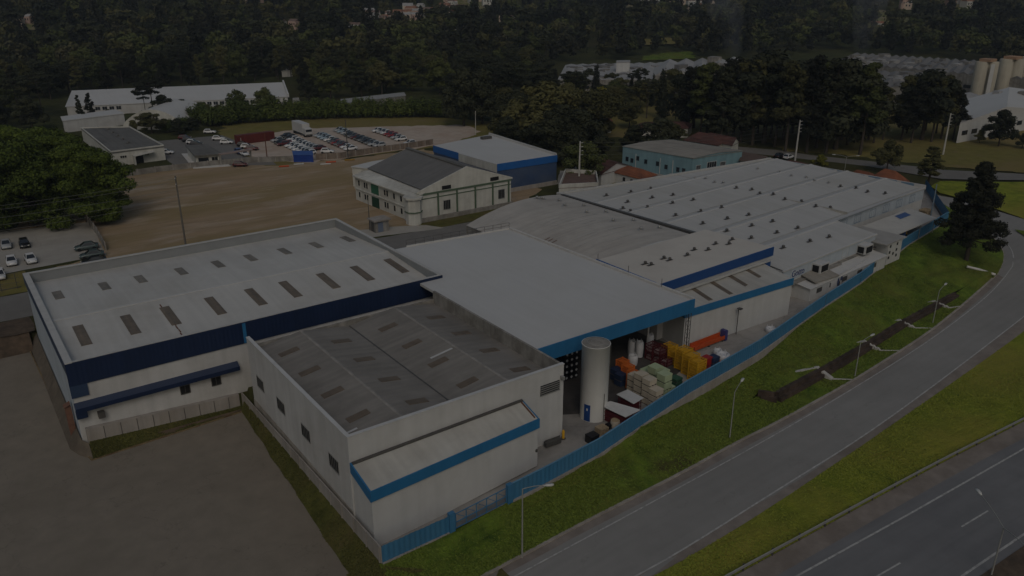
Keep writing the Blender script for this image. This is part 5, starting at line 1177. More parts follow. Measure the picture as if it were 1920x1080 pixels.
for px, py in ((842, 356), (945, 362), (838, 384), (940, 364)):
    s, z = onwall(px, py, P0, P1)
    if py in (384, 364) : window(G, P0, P1, s-.8, max(z-.9, 1.2), 1.6, 1.9, BLACK, METAL, 3)
for px, py in ((837, 351), (927, 335)):
    s, z = onwall(px, py, P0, P1); lv = MB().on_wall(P0, P1, s-1.1, s+1.1, z-.4, z+.4, .08).build('louvre', BLACK, G)
# left two-storey wing
wl_ = empty('office_wing', (77.8, 157, 0), 'two storey white wing with a green bay along the left side of the grey-roofed hall', 'building')
wa, wb = at(668, 374), at(782, 420)
wd = dirn(wa, wb); nx, ny = wd[1], -wd[0]
inner = lambda p, o: (p[0]-nx*o, p[1]-ny*o)
WH = 5.5
MB().prism([wa, wb, (79.55, 142.9), (79.55, wa[1]+.5)], -.2, WH).build('wall', CREAM, wl_)
m = MB(); m.prism([(wa[0]+nx*.6, wa[1]+ny*.6), (wb[0]+nx*.6, wb[1]+ny*.6), (79.9+1.6, 142.6), (79.9+1.6, wa[1]+.6)], [WH, WH, WH+.7, WH+.7], [WH+.25, WH+.25, WH+.95, WH+.95]); m.build('eaves_roof', CREAM, wl_)
MB().on_wall(wa, wb, 0, wd[2], 2.7, 2.9, .25).build('string_course', CREAM, wl_)
for f_ in (.06, .16, .20, .50, .54, .65, .76, .85):
    for z in (.9, 3.6): window(wl_, wa, wb, wd[2]*f_, z, .75, 1.25, BLACK, CREAM, 0)
MB().on_wall(wa, wb, wd[2]*.29, wd[2]*.41, 3.1, 5.2, .12).build('green_panel', GREEN, wl_); MB().on_wall(wa, wb, wd[2]*.29, wd[2]*.41, 0, 2.3, .1).build('green_door', mat('dark_green_door', (.012, .05, .028), .6, .1, 1), wl_)
# corner bay
bc = lerp(wa, wb, .97); n = 8
bay = [(bc[0]+nx*.2+1.7*math.cos(2*math.pi*i/n+.4), bc[1]+ny*.2+1.7*math.sin(2*math.pi*i/n+.4)) for i in range(n)]
MB().prism(bay, -.2, WH-.1).build('corner_bay', CREAM, wl_); cbm = MB().prism([(bc[0]+(p[0]-bc[0])*1.25, bc[1]+(p[1]-bc[1])*1.25) for p in bay], WH-.09, WH+.3); cbm.build('bay_roof', CREAM, wl_)
bq = [(bc[0]+(p[0]-bc[0])*1.12, bc[1]+(p[1]-bc[1])*1.12) for p in bay]; MB().prism(bq, 2.55, 2.75).build('bay_band', GREENP, wl_)
m = MB(); c0 = at(770, 412); m.prism([(c0[0]-1.2, c0[1]-.6), (c0[0]+.6, c0[1]-.9), (c0[0]+.7, c0[1]+.2), (c0[0]-1.1, c0[1]+.5)], -.1, 2.0); tag(m.build('white_door_shelter', WHITE2, loc=(*c0, 0)), 'small white boxed porch at the corner of the green-trimmed hall', 'porch')
q = [at(660, 312, 5), at(712, 318, 5), at(757, 294, 5), at(700, 303, 5)]
quad_bldg('side_roof_block', 'white flat roofed block behind the grey roofed hall, toward the car lot', 'building', q, 4.8, CREAM, ROOFPL)
# dark blue box
q = [at(932, 309, 7.1), at(1044, 292, 7.1), at(918, 253, 7.1), at(813, 274, 7.1)]
DB = quad_bldg('blue_box_building', 'box-shaped building with dark blue sheet walls and white roof', 'building', q, 7.0, DKBLUE, ROOFPL, .12, .2)
m = MB(); m.on_wall(q[0], q[1], -.05, math.dist(q[0], q[1])+.05, 5.6, 7.3, .14, -.05); m.on_wall(q[3], q[0], -.05, math.dist(q[0], q[3])*.42, 5.6, 7.3, .14, -.05); m.build('fascia_band', SKYBLUE, DB)
m = MB(); m.on_wall(q[3], q[0], math.dist(q[0], q[3])*.42, math.dist(q[0], q[3]), 5.2, 7.0, .05, -.03); m.build('wall_panel', CREAM, DB)
m = MB(); m.on_wall(q[0], q[1], 0, math.dist(q[0], q[1]), -.2, 1.0, .3, -.1); m.build('plinth', CONCL, DB)
m = MB(); m.bar(q[1], q[2], .3, 7.2, 7.75, 1); m.build('parapet', ROOFPL, DB)
lq = lerp(lerp(q[2], q[3], .2), lerp(q[1], q[0], .2), .12); m = MB(); m.box(lq[0]-1.5, lq[0]+1.5, lq[1]-.6, lq[1]+.6, 7.2, 7.9); m.build('roof_unit', METALD, DB)
# aqua building
q = [at(1168, 273.5, 5.7), at(1300, 296, 5.7), at(1392, 282, 5.7)]; q.append((q[0][0]+q[2][0]-q[1][0], q[0][1]+q[2][1]-q[1][1]))
e, o, r = hip_house('aqua_building', 'aqua painted workshop with pale low-pitched roof behind the big factory', q, 5.7, .4, AQUA, ROOFBEI, gable=True, over=.25, cat='building')
for px, py in ((1176, 298), (1185, 301), (1249, 313), (1271, 318), (1282, 320), (1196, 297), (1211, 303), (1233, 307)):
    a, b = (q[0], q[1]) if px < 1299 else (q[1], q[2]); s, z = onwall(px, py, a, b); window(e, a, b, s-.5, max(z-.6, .5), 1.0, 1.2, GLASS, AQUA, 0)
for px, py, w_, h_ in ((1309, 318, 1.4, 2.2), (1334, 312, 3.2, 2.4), (1355, 308, 1.8, 1.3)):
    s, z = onwall(px, py, q[1], q[2]); window(e, q[1], q[2], s-w_/2, max(z-h_/2, .2), w_, h_, GLASS, WHITE2, 3)
for px in (1192, 1238, 1262): 
    s, z = onwall(px, 305, q[0], q[1]); MB().on_wall(q[0], q[1], s-.07, s+.07, .1, 4.2, .15).build('downpipe', WHITE2, e)
m = MB()
for i in range(4):
    p = lerp(lerp(q[0], q[1], .78), lerp(q[3], q[2], .78), .2+i*.2); m.add([(p[0]-.9, p[1]-.5, 5.95), (p[0]+.9, p[1]-.5, 5.95), (p[0]+.9, p[1]+.5, 5.95), (p[0]-.9, p[1]+.5, 5.95)], [(0, 1, 2, 3)])
# small houses
def px_house(name, label, pix, h, rise, wallm, roofm, **k): return hip_house(name, label, [at(*p, h) for p in pix], h, rise, wallm, roofm, **k)
hs, o, r = px_house('tile_house', 'small white house with an orange terracotta hip roof beside a parked white van', [(1150, 322), (1203, 335), (1230, 327), (1176, 315)], 2.7, 1.5, WHITE2, TILE, ridge=.45)
hw0, hw1 = [at(*p, 2.7) for p in ((1150, 322), (1203, 335))]; hw2 = at(1230, 327, 2.7)
for s in (.35, .62): window(hs, hw0, hw1, math.dist(hw0, hw1)*s, 1.0, .9, 1.0, BLACK, WHITE2, 0)
for s in (.2, .65): window(hs, hw1, hw2, math.dist(hw1, hw2)*s, 1.0, .9, 1.0, BLACK, WHITE2, 0)
px_house('tile_house', 'house with dark red roof and white gable wall left of the aqua building', [(1075, 308), (1128, 326), (1182, 311), (1130, 296)], 3.2, 1.8, WHITE2, TILED, gable=True)
px_house('tile_house', 'dark red roofed house half hidden behind the aqua building', [(1283, 262), (1345, 272), (1363, 262), (1300, 253)], 4.5, 2.0, CREAM, TILED, ridge=.4)
px_house('tile_house', 'red gabled house peeking over the aqua building roof, right end', [(1325, 262), (1372, 272), (1385, 265), (1340, 256)], 4.4, 1.6, CREAM, TILED, gable=True)
px_house('tile_house', 'brown roofed house at the right end of the aqua building', [(1388, 300), (1425, 306), (1448, 298), (1400, 288)], 3.5, 1.3, CREAM, mat('brown_roof', (.10, .072, .06), .9, .2, 1), gable=True)
px_house('tile_house', 'dull red roofed house behind the leaning white concrete pole', [(1455, 312), (1500, 318), (1530, 312), (1480, 300)], 3.0, 1.2, CREAM, TILED, ridge=.4)
px_house('tile_house', 'terracotta roofed house at the far right edge of the factory roof', [(1630, 336), (1678, 347), (1702, 339), (1655, 326)], 3.2, 2.4, WHITE2, TILE, ridge=.4)
px_house('tile_house', 'lower orange roof extension behind the factory parapet, left of the terracotta house', [(1588, 330), (1632, 340), (1645, 330), (1605, 322)], 3.2, 1.3, WHITE2, TILE, ridge=.5)
px_house('garden_house', 'long low dark red roofed house among the park trees behind the aqua building', [(1190, 243), (1290, 240), (1298, 232), (1200, 232)], 3.0, 1.5, CREAM, TILED, ridge=.7)
px_house('garden_house', 'tiny pale house with red roof under the dark trees left of the park lawn', [(1128, 232), (1146, 232), (1148, 226), (1130, 226)], 3.0, 1.4, WHITE2, TILE, ridge=.4)
q = [at(1048, 352, 3.6), at(1122, 348, 3.6), at(1118, 326, 3.6), at(1060, 322, 3.6)]
hb2 = quad_bldg('row_building', 'plain white low building with barred windows behind the barrel shed', 'building', q, 3.4, CREAM, mat('red_brown_deck', (.13, .085, .07), .9, .3, .8), .05, .1, parapet=.9)
for s in (.55, .8): window(hb2, q[0], q[1], math.dist(q[0], q[1])*s, .9, 2.0, 1.1, BLACK, WHITE2, 3)
fx = empty('garden_wall', (130, 140, 0), 'low white garden wall along the small lawn by the terracotta house', 'wall')
for a, b in (((1128, 328), (1190, 345)), ((1190, 345), (1262, 334)), ((1128, 328), (1150, 322))): MB().bar(at(*a), at(*b), .2, -.1, 1.0).build('wall', CREAM, fx)
# flat office, gate lodge, long white plant, arch hall on the left
q = [at(207, 285, 4), at(307, 273, 4), at(243, 238, 4), at(152, 240, 4)]
fo = quad_bldg('flat_office', 'cream office with flat dark roof beside the big left trees', 'building', q, 3.6, CREAM, ROOFD, .15, .3, parapet=.35)
d_ = math.dist(q[0], q[1])
for s in (.16, .2, .24, .62, .66): window(fo, q[0], q[1], d_*s, 2.0, .45, .6, BLACK, CREAM, 0)
MB().on_wall(q[0], q[1], d_*.44, d_*.58, 0, 2.2, .05).build('door', BLACK, fo)
m = MB(); a_ = lerp(q[0], q[1], .38); b_ = lerp(q[0], q[1], .78); dx, dy, _ = dirn(q[0], q[1]); m.prism([(a_[0]+dy*2, a_[1]-dx*2), (b_[0]+dy*2, b_[1]-dx*2), b_, a_], [2.3, 2.9, 2.9, 2.3], [2.5, 3.1, 3.1, 2.5]); m.bar((a_[0]+dy*2, a_[1]-dx*2), a_, .25, 0, 2.31, -1); m.build('porch', CREAM, fo)
for i in range(5):
    p = lerp(lerp(q[0], q[1], .5), lerp(q[3], q[2], .5), .25+i*.16); roof_vent(fo, p[0], p[1], 3.95, .75, ROOFD)
q = [at(366, 291, 3), at(414, 288, 3), at(388, 272, 3), at(350, 273, 3)]
gl = quad_bldg('gate_lodge', 'small lodge with overhanging grey slab roof in the middle of the paved forecourt', 'building', q, 2.8, CREAM, ROOFD, .9, .3)
d_ = math.dist(q[0], q[1]); window(gl, q[0], q[1], d_*.62, 1.0, d_*.24, 1.2, BLACK, CREAM, 1); MB().on_wall(q[0], q[1], d_*.1, d_*.5, .6, 2.2, .04).build('window_band', GLASS, gl)
m = MB(); c = (sum(p[0] for p in q)/4, sum(p[1] for p in q)/4); m.prism([(c[0]+(p[0]-c[0])*1.45, c[1]+(p[1]-c[1])*1.45) for p in q], -.05, .16); m.build('kerb_island', CONCW, gl)
pe = empty('entrance_canopy', (*at(440, 290), 0), 'long thin pinkish canopy between the lodge and the brick gate piers', 'canopy')
MB().bar(at(412, 290, 3), at(472, 281, 3), 1.6, 3.0, 3.25).build('slab', mat('pinkish_slab', (.27, .21, .19), .8, .2, 1), pe)
for t in (.0, .95): p = lerp(at(412, 290, 3), at(472, 281, 3), t); MB().box(p[0]-.2, p[0]+.2, p[1]-.2, p[1]+.2, 0, 3.0).build('pier', CONC, pe)
LA, LB = at(128, 218), at(541, 198); ld = dirn(LA, LB); D_ = 42
EV = hgt((541, 199), (533, 182))
q = [LA, LB, (LB[0]-ld[1]*D_, LB[1]+ld[0]*D_), (LA[0]-ld[1]*D_, LA[1]+ld[0]*D_)]
lwp, o, r = hip_house('white_plant', 'very long white plant with row of dark windows before the dark forest', q, EV, 3.2, WHITE, ROOFPL, gable=True, cat='building')
for k in range(17):
    if k in (0, 1): continue
    window(lwp, LA, LB, ld[2]*(.50+.029*(k-1)), EV-1.9, 1.6, 1.2, GLASS, WHITE, 1)
for k in range(4): window(lwp, LA, LB, ld[2]*(.12+.03*k), EV-1.9, 1.6, 1.2, GLASS, WHITE, 1)
MB().on_wall(LA, LB, ld[2]*.46, ld[2]*.66, 1.4, 1.7, 3.5, -.02).build('loading_canopy', ROOFPL, lwp)
m = MB(); m.bar(q[1], lerp(q[1], q[2], .5), .6, [EV-.4, EV+2.0], [EV+.9, EV+4.1], -1); m.build('gable_parapet', WHITE2, lwp)
AA, AB = at(232, 243), at(346, 243); ad = dirn(AA, AB); ah = empty('arched_hall', (*lerp(AA, AB, .5), 0), 'white hall with a low arched roof, behind the flat dark-roofed office', 'building')
hz = hgt((285, 243), (285, 205)); n = 16
pr = [(i/n, 1.6+(hz-1.6)*math.sin(math.pi*i/n)**.8) for i in range(n+1)]
m = MB(); D_ = 26
fr_ = [(*lerp(AA, AB, s), z) for s, z in pr]; bk_ = [(p[0]-ad[1]*D_, p[1]+ad[0]*D_, p[2]) for p in fr_]
m.add(fr_+bk_, [(i, i+1, i+n+2, i+n+1) for i in range(n)], True); m.build('roof', ROOFPL, ah)
m = MB(); m.add(fr_+[(p[0], p[1], -.2) for p in fr_], [(i+1, i, i+n+1, i+n+2) for i in range(n)]); m.build('wall', CREAM, ah)
q = [at(118, 226, 4), at(232, 212, 4), at(215, 205, 4), at(115, 218, 4)]
quad_bldg('flat_white_block', 'white flat roofed block at the left edge behind the big trees', 'building', q, 3.7, WHITE, ROOFPL)
q = [at(528, 133, 3.2), at(566, 131, 3.2), at(562, 127, 3.2), at(530, 128, 3.2)]
quad_bldg('forest_shed', 'small pale roofed shed alone inside the dark forest, above the plant', 'building', q, 3, CREAM, ROOFW2)
q = [at(549, 193, 4), at(562, 192, 4), at(560, 184, 4), at(549, 185, 4)]
quad_bldg('brick_shed', 'pinkish brick shed just right of the long white plant', 'building', q, 4, mat('pink_brick', (.30, .17, .13), .9, .2, 1), ROOFBEI)
q = [at(640, 195, 3), at(760, 180, 3), at(757, 174, 3), at(640, 187, 3)]
quad_bldg('low_shed', 'long low grey shed roof showing between forest and bamboo hedge', 'building', q, 3, CONC, mat('grey_low_roof', (.27, .27, .265), .8, .15, .5))
# container, truck, tent
ca_, cb_ = at(447, 272), at(515, 263); dx, dy, l = dirn(ca_, cb_)
ct_ = empty('container', (*lerp(ca_, cb_, .5), 0), 'dark red shipping container at the edge of the parked cars', 'container')
MAR = mat('maroon_container', (.12, .022, .018), .6, .2, .5, kind='sheet', ang=math.atan2(dy, dx), pitch=.3, bump=.05)
MB().bar(ca_, cb_, 2.44, .12, 2.75, 1).build('body', MAR, ct_); m = MB()
for p in (ca_, cb_): m.box(p[0]-.1, p[0]+.1, p[1]-.1, p[1]+.1, 0, 2.8)
m.build('corner_posts', MAR, ct_); MB().on_wall(ca_, cb_, .9, 1.05, .7, 2.1, .05).build('mark', WHITE2, ct_)
ta, tb_ = at(550, 246), at(580, 257.5); dx, dy, l = dirn(ta, tb_)
tk_ = empty('box_truck', (*lerp(ta, tb_, .5), 0), 'white box truck parked behind the rows of cars', 'truck')
tl = 11.0; P = lambda s, o=0: (tb_[0]-dx*s-dy*o, tb_[1]-dy*s+dx*o)
MB().bar(P(tl), P(2.2), 2.5, 1.0, 4.0, 0).build('cargo_box', WHITE2, tk_); cab = MB(); cab.bar(P(2.1), P(.0), 2.35, .7, [2.9, 2.6], 0); cb3 = cab.build('cab', WHITE2, tk_)
MB().bar(P(.02), P(-.06), 2.0, 1.75, 2.45, 0).build('windscreen', GLASS, cb3); MB().bar(P(.01), P(-.08), 2.2, .55, .95, 0).build('bumper', METALD, cb3)
MB().bar(P(tl-.2), P(.5), 1.0, .55, .99, 0).build('chassis', METALD, tk_)
for s in (1.2, 8.6, 9.8):
    for o_ in (-1.1, 1.1): p = P(s, o_); MB().tube([(p[0]-dy*.15, p[1]+dx*.15, .5), (p[0]+dy*.15, p[1]-dx*.15, .5)], .5, 14).build('wheel', BLKP, tk_)
q = [at(551, 304), at(588, 304), at(586, 297), at(550, 297)]
tn = empty('blue_cabin', (*q[0], 0), 'bright blue tarpaulin cabin at the edge of the bare earth lot', 'cabin')
MB().prism(q, 0, 2.0).build('wall', mat('blue_tarpaulin', (.012, .045, .24), .5, .2, .8), tn)
c = (sum(p[0] for p in q)/4, sum(p[1] for p in q)/4); m = MB(); o = [(c[0]+(p[0]-c[0])*1.04, c[1]+(p[1]-c[1])*1.04, 2.0) for p in q]
a, b = lerp(o[0], o[3], .5), lerp(o[1], o[2], .5); a, b = (a[0], a[1], 2.7), (b[0], b[1], 2.7); m.quad(o[0], o[1], b, a); m.quad(o[2], o[3], a, b); m.tri(o[1], o[2], b); m.tri(o[3], o[0], a); m.build('roof', mat('blue_tarpaulin_roof', (.04, .09, .27), .45, .2, .8), tn)
# boundary fence of the lot and walls
def wall_run(name, label, pix, h, m_, cat, posts=0, z=0, thin=.12, pm=None):
    P_ = [at(*p, z) for p in pix]; e = empty(name, (*P_[len(P_)//2], z), label, cat)
    m = MB()
    for a, b in zip(P_, P_[1:]): m.bar(a, b, thin, z-.1, z+h)
    m.build('panels', m_, e)
    if posts:
        tot = sum(math.dist(a, b) for a, b in zip(P_, P_[1:])); q = resample([(*p, 0) for p in P_], max(2, int(tot/posts)))
        for p in q: MB().box(p[0]-.1, p[0]+.1, p[1]-.1, p[1]+.1, z-.1, z+h+.12).build('post', pm or CONCL, e)
    return e
wall_run('lot_fence', 'weathered pale panel fence between the car rows and bare earth lot', [(592, 300), (640, 297), (700, 287), (760, 279), (812, 271)], 1.7, mat('weathered_fence_panel', (.23, .185, .15), .9, .3, .8, kind='wallstreak'), 'fence', 2.6)
wall_run('site_wall', 'low grey wall dividing the forecourt from the bare earth lot', [(225, 333), (300, 322), (390, 312), (470, 305), (548, 302)], 1.5, CONC, 'wall', 4)
wall_run('yard_wall', 'stained grey wall running back from the street between the parked cars and bare lot', [(166, 418), (182, 440), (199, 470)], 1.7, CONC, 'wall', 3)
vfz = wall_run('street_fence', 'thin dark wire fence with tall posts before the parked cars on the left', [(-60, 545), (3, 545), (40, 538)], .12, METALD, 'fence', 0)
for px, py in ((4, 548), (33, 541), (-30, 552)):
    b = at(px, py); MB().tube([(*b, 0), (*b, 2.6)], .05, 6).build('post', METALD, vfz)
a, b = at(-60, 552), at(40, 538); m = MB()
for z in (.9, 1.7, 2.5): m.tube([(*a, z), (*b, z)], .03, 5)
m.build('rails', METALD, vfz)
for i, (px, py, w_, m_) in enumerate([(532, 313, 5, ORD), (560, 309, 6, WHITE2), (620, 305, 8, ORD), (655, 301, 6, mat('yellow_pipe', (.3, .17, .02), .6, .1, 1)), (610, 309, 5, CONCW)]):
    a = at(px-9, py+.6); b = at(px+10, py-.6); tag(MB().tube([(*a, .2), (*b, .2)], .22, 6).build('pipe', m_, loc=(*a, .2)), ['orange pipe lying by the lodge end of the fence', 'white pipe lying in front of the blue cabin', 'long orange pipe on the earth right of the blue cabin', 'yellow pipe on the earth at the lot fence', 'white pipe lying right of the blue cabin, nearest the camera'][i], 'pipe')

# ---------------------------------------------------------------- far factory, silos, hillside houses
FGR = mat('far_grey_roof', (.20, .195, .19), .8, .2, .06, kind='streak', stain=(.14, .135, .13), stain_amt=.7, stain_scale=.03)
FLR = mat('far_light_roof', (.34, .335, .33), .7, .15, .06, kind='streak')
def saw(label, pix, h, n, roofm, wallm=CONC, rise=2.2):
    q = [at(*p, h) for p in pix]; c = (sum(p[0] for p in q)/4, sum(p[1] for p in q)/4); e = empty('factory_hall', (*c, 0), label, 'factory hall', 'halls of the far factory')
    MB().prism(q, -.2, h, top=False).build('wall', wallm, e)
    m = MB()
    for i in range(n):
        t0, t1 = i/n, (i+1)/n; tm = t0+(t1-t0)*.5
        a0, a1 = lerp(q[0], q[1], t0), lerp(q[3], q[2], t0); m0, m1 = lerp(q[0], q[1], tm), lerp(q[3], q[2], tm); b0, b1 = lerp(q[0], q[1], t1), lerp(q[3], q[2], t1)
        m.quad((*a0, h), (*m0, h+rise), (*m1, h+rise), (*a1, h)); m.quad((*m0, h+rise), (*b0, h), (*b1, h), (*m1, h+rise)); m.tri((*a0, h), (*b0, h), (*m0, h+rise)); m.tri((*b1, h), (*a1, h), (*m1, h+rise))
    m.build('roof', roofm, e)
    for k in range(n*2):
        s, t = R.uniform(.03, .95), R.uniform(.05, .9); p = lerp(lerp(q[0], q[1], s), lerp(q[3], q[2], s), t); w_ = R.uniform(1.5, 6); d_ = R.uniform(1.5, 5)
        MB().box(p[0]-w_/2, p[0]+w_/2, p[1]-d_/2, p[1]+d_/2, h-.3, h+rise*R.uniform(.9, 1.9)).build('roof_unit', R.choice([FLR, FGR, CONC, FGR]), e)
    for k in range(9): MB().on_wall(q[0], q[1], math.dist(q[0], q[1])*(.04+k*.105), math.dist(q[0], q[1])*(.1+k*.105), 2.2, 3.6, .08).build('window', GLASS, e)
    return e
saw('far factory hall with long dull grey ridged roofs, under the forest at right', [(1560, 118), (1960, 152), (1960, 124), (1600, 101)], 8, 22, FGR, rise=1.0)
saw('far factory hall, grey roofed, in front of the big ridged one and behind the pines', [(1480, 150), (1740, 168), (1760, 140), (1500, 128)], 7, 12, FGR, rise=.9)
saw('pale roofed far factory hall, leftmost, with stepped light roofs', [(1045, 150), (1240, 150), (1250, 118), (1060, 122)], 6, 9, FLR, rise=.6)
saw('far factory hall with broad pale gables right of the leftmost hall', [(1225, 142), (1400, 136), (1390, 112), (1240, 118)], 8, 5, FLR, rise=1.8)
saw('white far hall with a sloping roof at the right edge, above the lawn', [(1800, 232), (1960, 205), (1960, 172), (1815, 185)], 6, 1, ROOFPL, WHITE2, 3)
saw('white low far hall in front of the silos', [(1700, 190), (1830, 200), (1850, 182), (1720, 175)], 5, 2, FLR, WHITE2, 1.5)
q = [at(1156, 116, 11), at(1181, 115.5, 11), at(1181, 112.5, 11), at(1157, 113, 11)]
quad_bldg('far_white_tower', 'white upper block with open frame over the leftmost far roofs', 'building', q, 10.7, WHITE2, FLR, z0=4)
def silo(px, py, ty, w_, label):
    b = at(px, py); hh = hgt((px, py), (px, ty)); e = empty('silo', (*b, 0), label, 'silo', 'beige silos of the far factory')
    r = w_*math.hypot(*b)/1510/2*1.02
    for k in (-.5, .5): MB().lathe(b[0]+k*r*.95*_sy, b[1]-k*r*.95*_cy, [(r*.55, 0), (r*.55, hh), (r*.5, hh+.3)], 20).build('shell', BEIGE, e)
    m = MB(); m.box(b[0]-.6*r, b[0]+.6*r, b[1]-.5*r, b[1]+.5*r, hh+.3, hh+1.4); m.build('head_house', mat('silo_top', (.35, .22, .14), .8, .2, 1), e)
    return e, b, hh, r
e, b, hh, r = silo(1838, 184, 116, 34, 'beige silo with pale vertical sign strip, leftmost of the far silos')
m = MB(); px_, py_ = b[0]-_cy*r*.75+_sy*.12*r, b[1]-_sy*r*.75-_cy*.12*r; m.bar((px_-_sy*r*.18, py_+_cy*r*.18), (px_+_sy*r*.18, py_-_cy*r*.18), .2, 2, hh-.5); m.build('sign_strip', WHITE2, e)
silo(1884, 181, 111, 36, 'beige silo in the middle of the far silos'); silo(1925, 179, 107, 40, 'beige silo at the right edge of the photo')
WALLS = [WHITE2, CREAM, mat('warm_wall', (.50, .40, .32), .8, .1, .1), mat('pink_wall', (.42, .30, .25), .8, .1, .1)]
RF_ = [mat('far_tile', (.24, .12, .075), .9, .2, .3), mat('far_brown_tile', (.17, .12, .10), .9, .2, .3), FLR]
def hill_house(px, py, i, where, s=1.0):
    d = ray(px, py); t = 300
    while t < 2500:
        x, y, z = d[0]/F_PX*t, d[1]/F_PX*t, H+d[2]/F_PX*t
        if z < hills(x, y): break
        t += 4
    z = hills(x, y); w_, dd, hh = R.uniform(7, 13)*s, R.uniform(6, 9)*s, R.uniform(3.5, 8)*s; a = HEAD-math.pi/2+R.uniform(-.5, .5); ca, sa = math.cos(a), math.sin(a)
    q = [(x+ca*u-sa*v, y+sa*u+ca*v) for u, v in ((-w_/2, -dd/2), (w_/2, -dd/2), (w_/2, dd/2), (-w_/2, dd/2))]
    e = empty('hillside_house', (x, y, z), where, 'house', 'houses scattered on the wooded hillside')
    zz = z+1.5
    MB().prism(q, z-4, zz+hh, top=False).build('wall', WALLS[i % 4], e); m = MB(); A_, B_ = lerp(q[3], q[0], .5), lerp(q[1], q[2], .5); zt_ = zz+hh; zr2 = zt_+2*s
    m.quad((*q[0], zt_), (*q[1], zt_), (*B_, zr2), (*A_, zr2)); m.quad((*q[2], zt_), (*q[3], zt_), (*A_, zr2), (*B_, zr2)); m.tri((*q[1], zt_), (*q[2], zt_), (*B_, zr2)); m.tri((*q[3], zt_), (*q[0], zt_), (*A_, zr2)); m.build('roof', RF_[(i*7+i//3) % 3], e)
    m = MB(); L0 = math.dist(q[0], q[1])
    for k in range(3): m.on_wall(q[0], q[1], L0*(.15+k*.28), L0*(.27+k*.28), zz+hh-2.6, zz+hh-1.2, .06)
    m.build('window', GLASS, e)
    HOUSES.append((x, y))
HOUSES = []
def hillpt(px, py):
    d = ray(px, py); t = 300
    while t < 2600:
        x, y, z = d[0]/F_PX*t, d[1]/F_PX*t, H+d[2]/F_PX*t
        if z < hills(x, y): break
        t += 5
    return (x, y)
HILLCLEAR = []
HM = grass_mat('hill_meadow_grass', (.09, .105, .03), (.17, .175, .06), (.20, .16, .09), .03, .012, dirt_or_shade=(.26, .21, .15), dirt_or_shade_lo=.5, dirt_or_shade_hi=.65)
for pix in ([(1170, 20), (1300, 26), (1410, 24), (1410, 6), (1300, 2), (1180, 3)], [(1600, 52), (1660, 56), (1705, 42), (1700, 24), (1650, 22), (1610, 34)], [(690, 54), (800, 40), (905, 18), (925, 0), (850, 2), (700, 30)], [(1760, 20), (1860, 24), (1860, 4), (1760, 2)], [(20, 58), (75, 60), (75, 44), (25, 42)], [(515, 62), (590, 66), (590, 50), (520, 46)]):
    P_ = [hillpt(*p) for p in pix]; HILLCLEAR.append(P_); k = len(P_)//2; lo_, up_ = resample([(*p, 0) for p in P_[:k]], 22), resample([(*p, 0) for p in P_[k:][::-1]], 22)
    vs = []
    for j in range(15):
        for i in range(22): p = lerp(lo_[i], up_[i], j/14); vs.append((p[0], p[1], hills(p[0], p[1])+.6))
    struct(MB().add(vs, [(j*22+i, j*22+i+1, (j+1)*22+i+1, (j+1)*22+i) for j in range(14) for i in range(21)], True).build('hill_meadow', HM))
i = 0
for cx, cy, n_, sx, sy, lab in [(735, 40, 16, 45, 7, 'small pale house in the left half of the town on the hill'), (815, 26, 18, 50, 10, 'small pale house in the middle of the town on the hill'), (880, 10, 10, 40, 6, 'small pale house in the top right of the town on the hill'), (858, 55, 2, 6, 2, 'white house alone among trees right below the hill town'), (946, 48, 3, 12, 2, 'small orange roofed house in the forest right of the hill town'), (1235, 8, 8, 50, 6, 'pale house at the bright clearing on the top edge'), (1330, 16, 8, 45, 6, 'pale house on the far hill above the smoke'), (40, 48, 3, 22, 3, 'house with orange roof in the forest at the left edge'), (300, 8, 3, 14, 3, 'pale house high in the forest at the top left'), (530, 55, 3, 25, 3, 'white roofed house in the forest left of the hill town'), (1800, 12, 4, 20, 5, 'pale house on the hill at the top right'), (1705, 18, 2, 12, 2, 'white house above the far grey factory'), (664, 68, 1, 4, 1, 'lone orange lit house below the hill town, left'), (1640, 66, 1, 3, 1, 'tiny white house just above the far factory roofs'), (470, 5, 2, 15, 2, 'pale house at the top edge of the forest')]:
    for _ in range(n_):
        hill_house(cx+R.uniform(-sx, sx), cy-(R.uniform(-sx, sx)*.10 if cx in (735, 815) else 0)+R.uniform(-sy, sy), i, lab, .8); i += 1

def smoke(px, py, hgt_, lean, label):
    b = at(px, py, 8); m = MB(); n = 9; ux, uy = _sy, -_cy
    pts = [(b[0]+ux*lean*(i/n)**1.5, b[1]+uy*lean*(i/n)**1.5, 8+hgt_*i/n) for i in range(n+1)]; m.tube(pts, [3+9*(i/n)**.8 for i in range(n+1)], 14)
    mt = MATS.get('smoke_volume')
    if mt is None:
        mt = bpy.data.materials.new('smoke_volume'); MATS['smoke_volume'] = mt; mt.use_nodes = True; nn = mt.node_tree; nn.nodes.remove(nn.nodes['Principled BSDF']); pv = nn.nodes.new('ShaderNodeVolumePrincipled')
        pv.inputs['Color'].default_value = (.75, .8, .9, 1); nz = nn.nodes.new('ShaderNodeTexNoise'); nz.inputs['Scale'].default_value = .07; nz.inputs['Detail'].default_value = 4; gg = nn.nodes.new('ShaderNodeNewGeometry'); nn.links.new(gg.outputs['Position'], nz.inputs['Vector'])
        mr = nn.nodes.new('ShaderNodeMapRange'); mr.inputs[1].default_value = .42; mr.inputs[2].default_value = .75; mr.inputs[4].default_value = .022; nn.links.new(nz.outputs['Fac'], mr.inputs[0]); nn.links.new(mr.outputs[0], pv.inputs['Density']); nn.links.new(pv.outputs[0], nn.nodes['Material Output'].inputs['Volume'])
    o = m.build('smoke', mt, loc=(*b, 8)); o['kind'] = 'stuff'
smoke(1375, 112, 42, -14, ''); smoke(1612, 106, 46, 3, '')

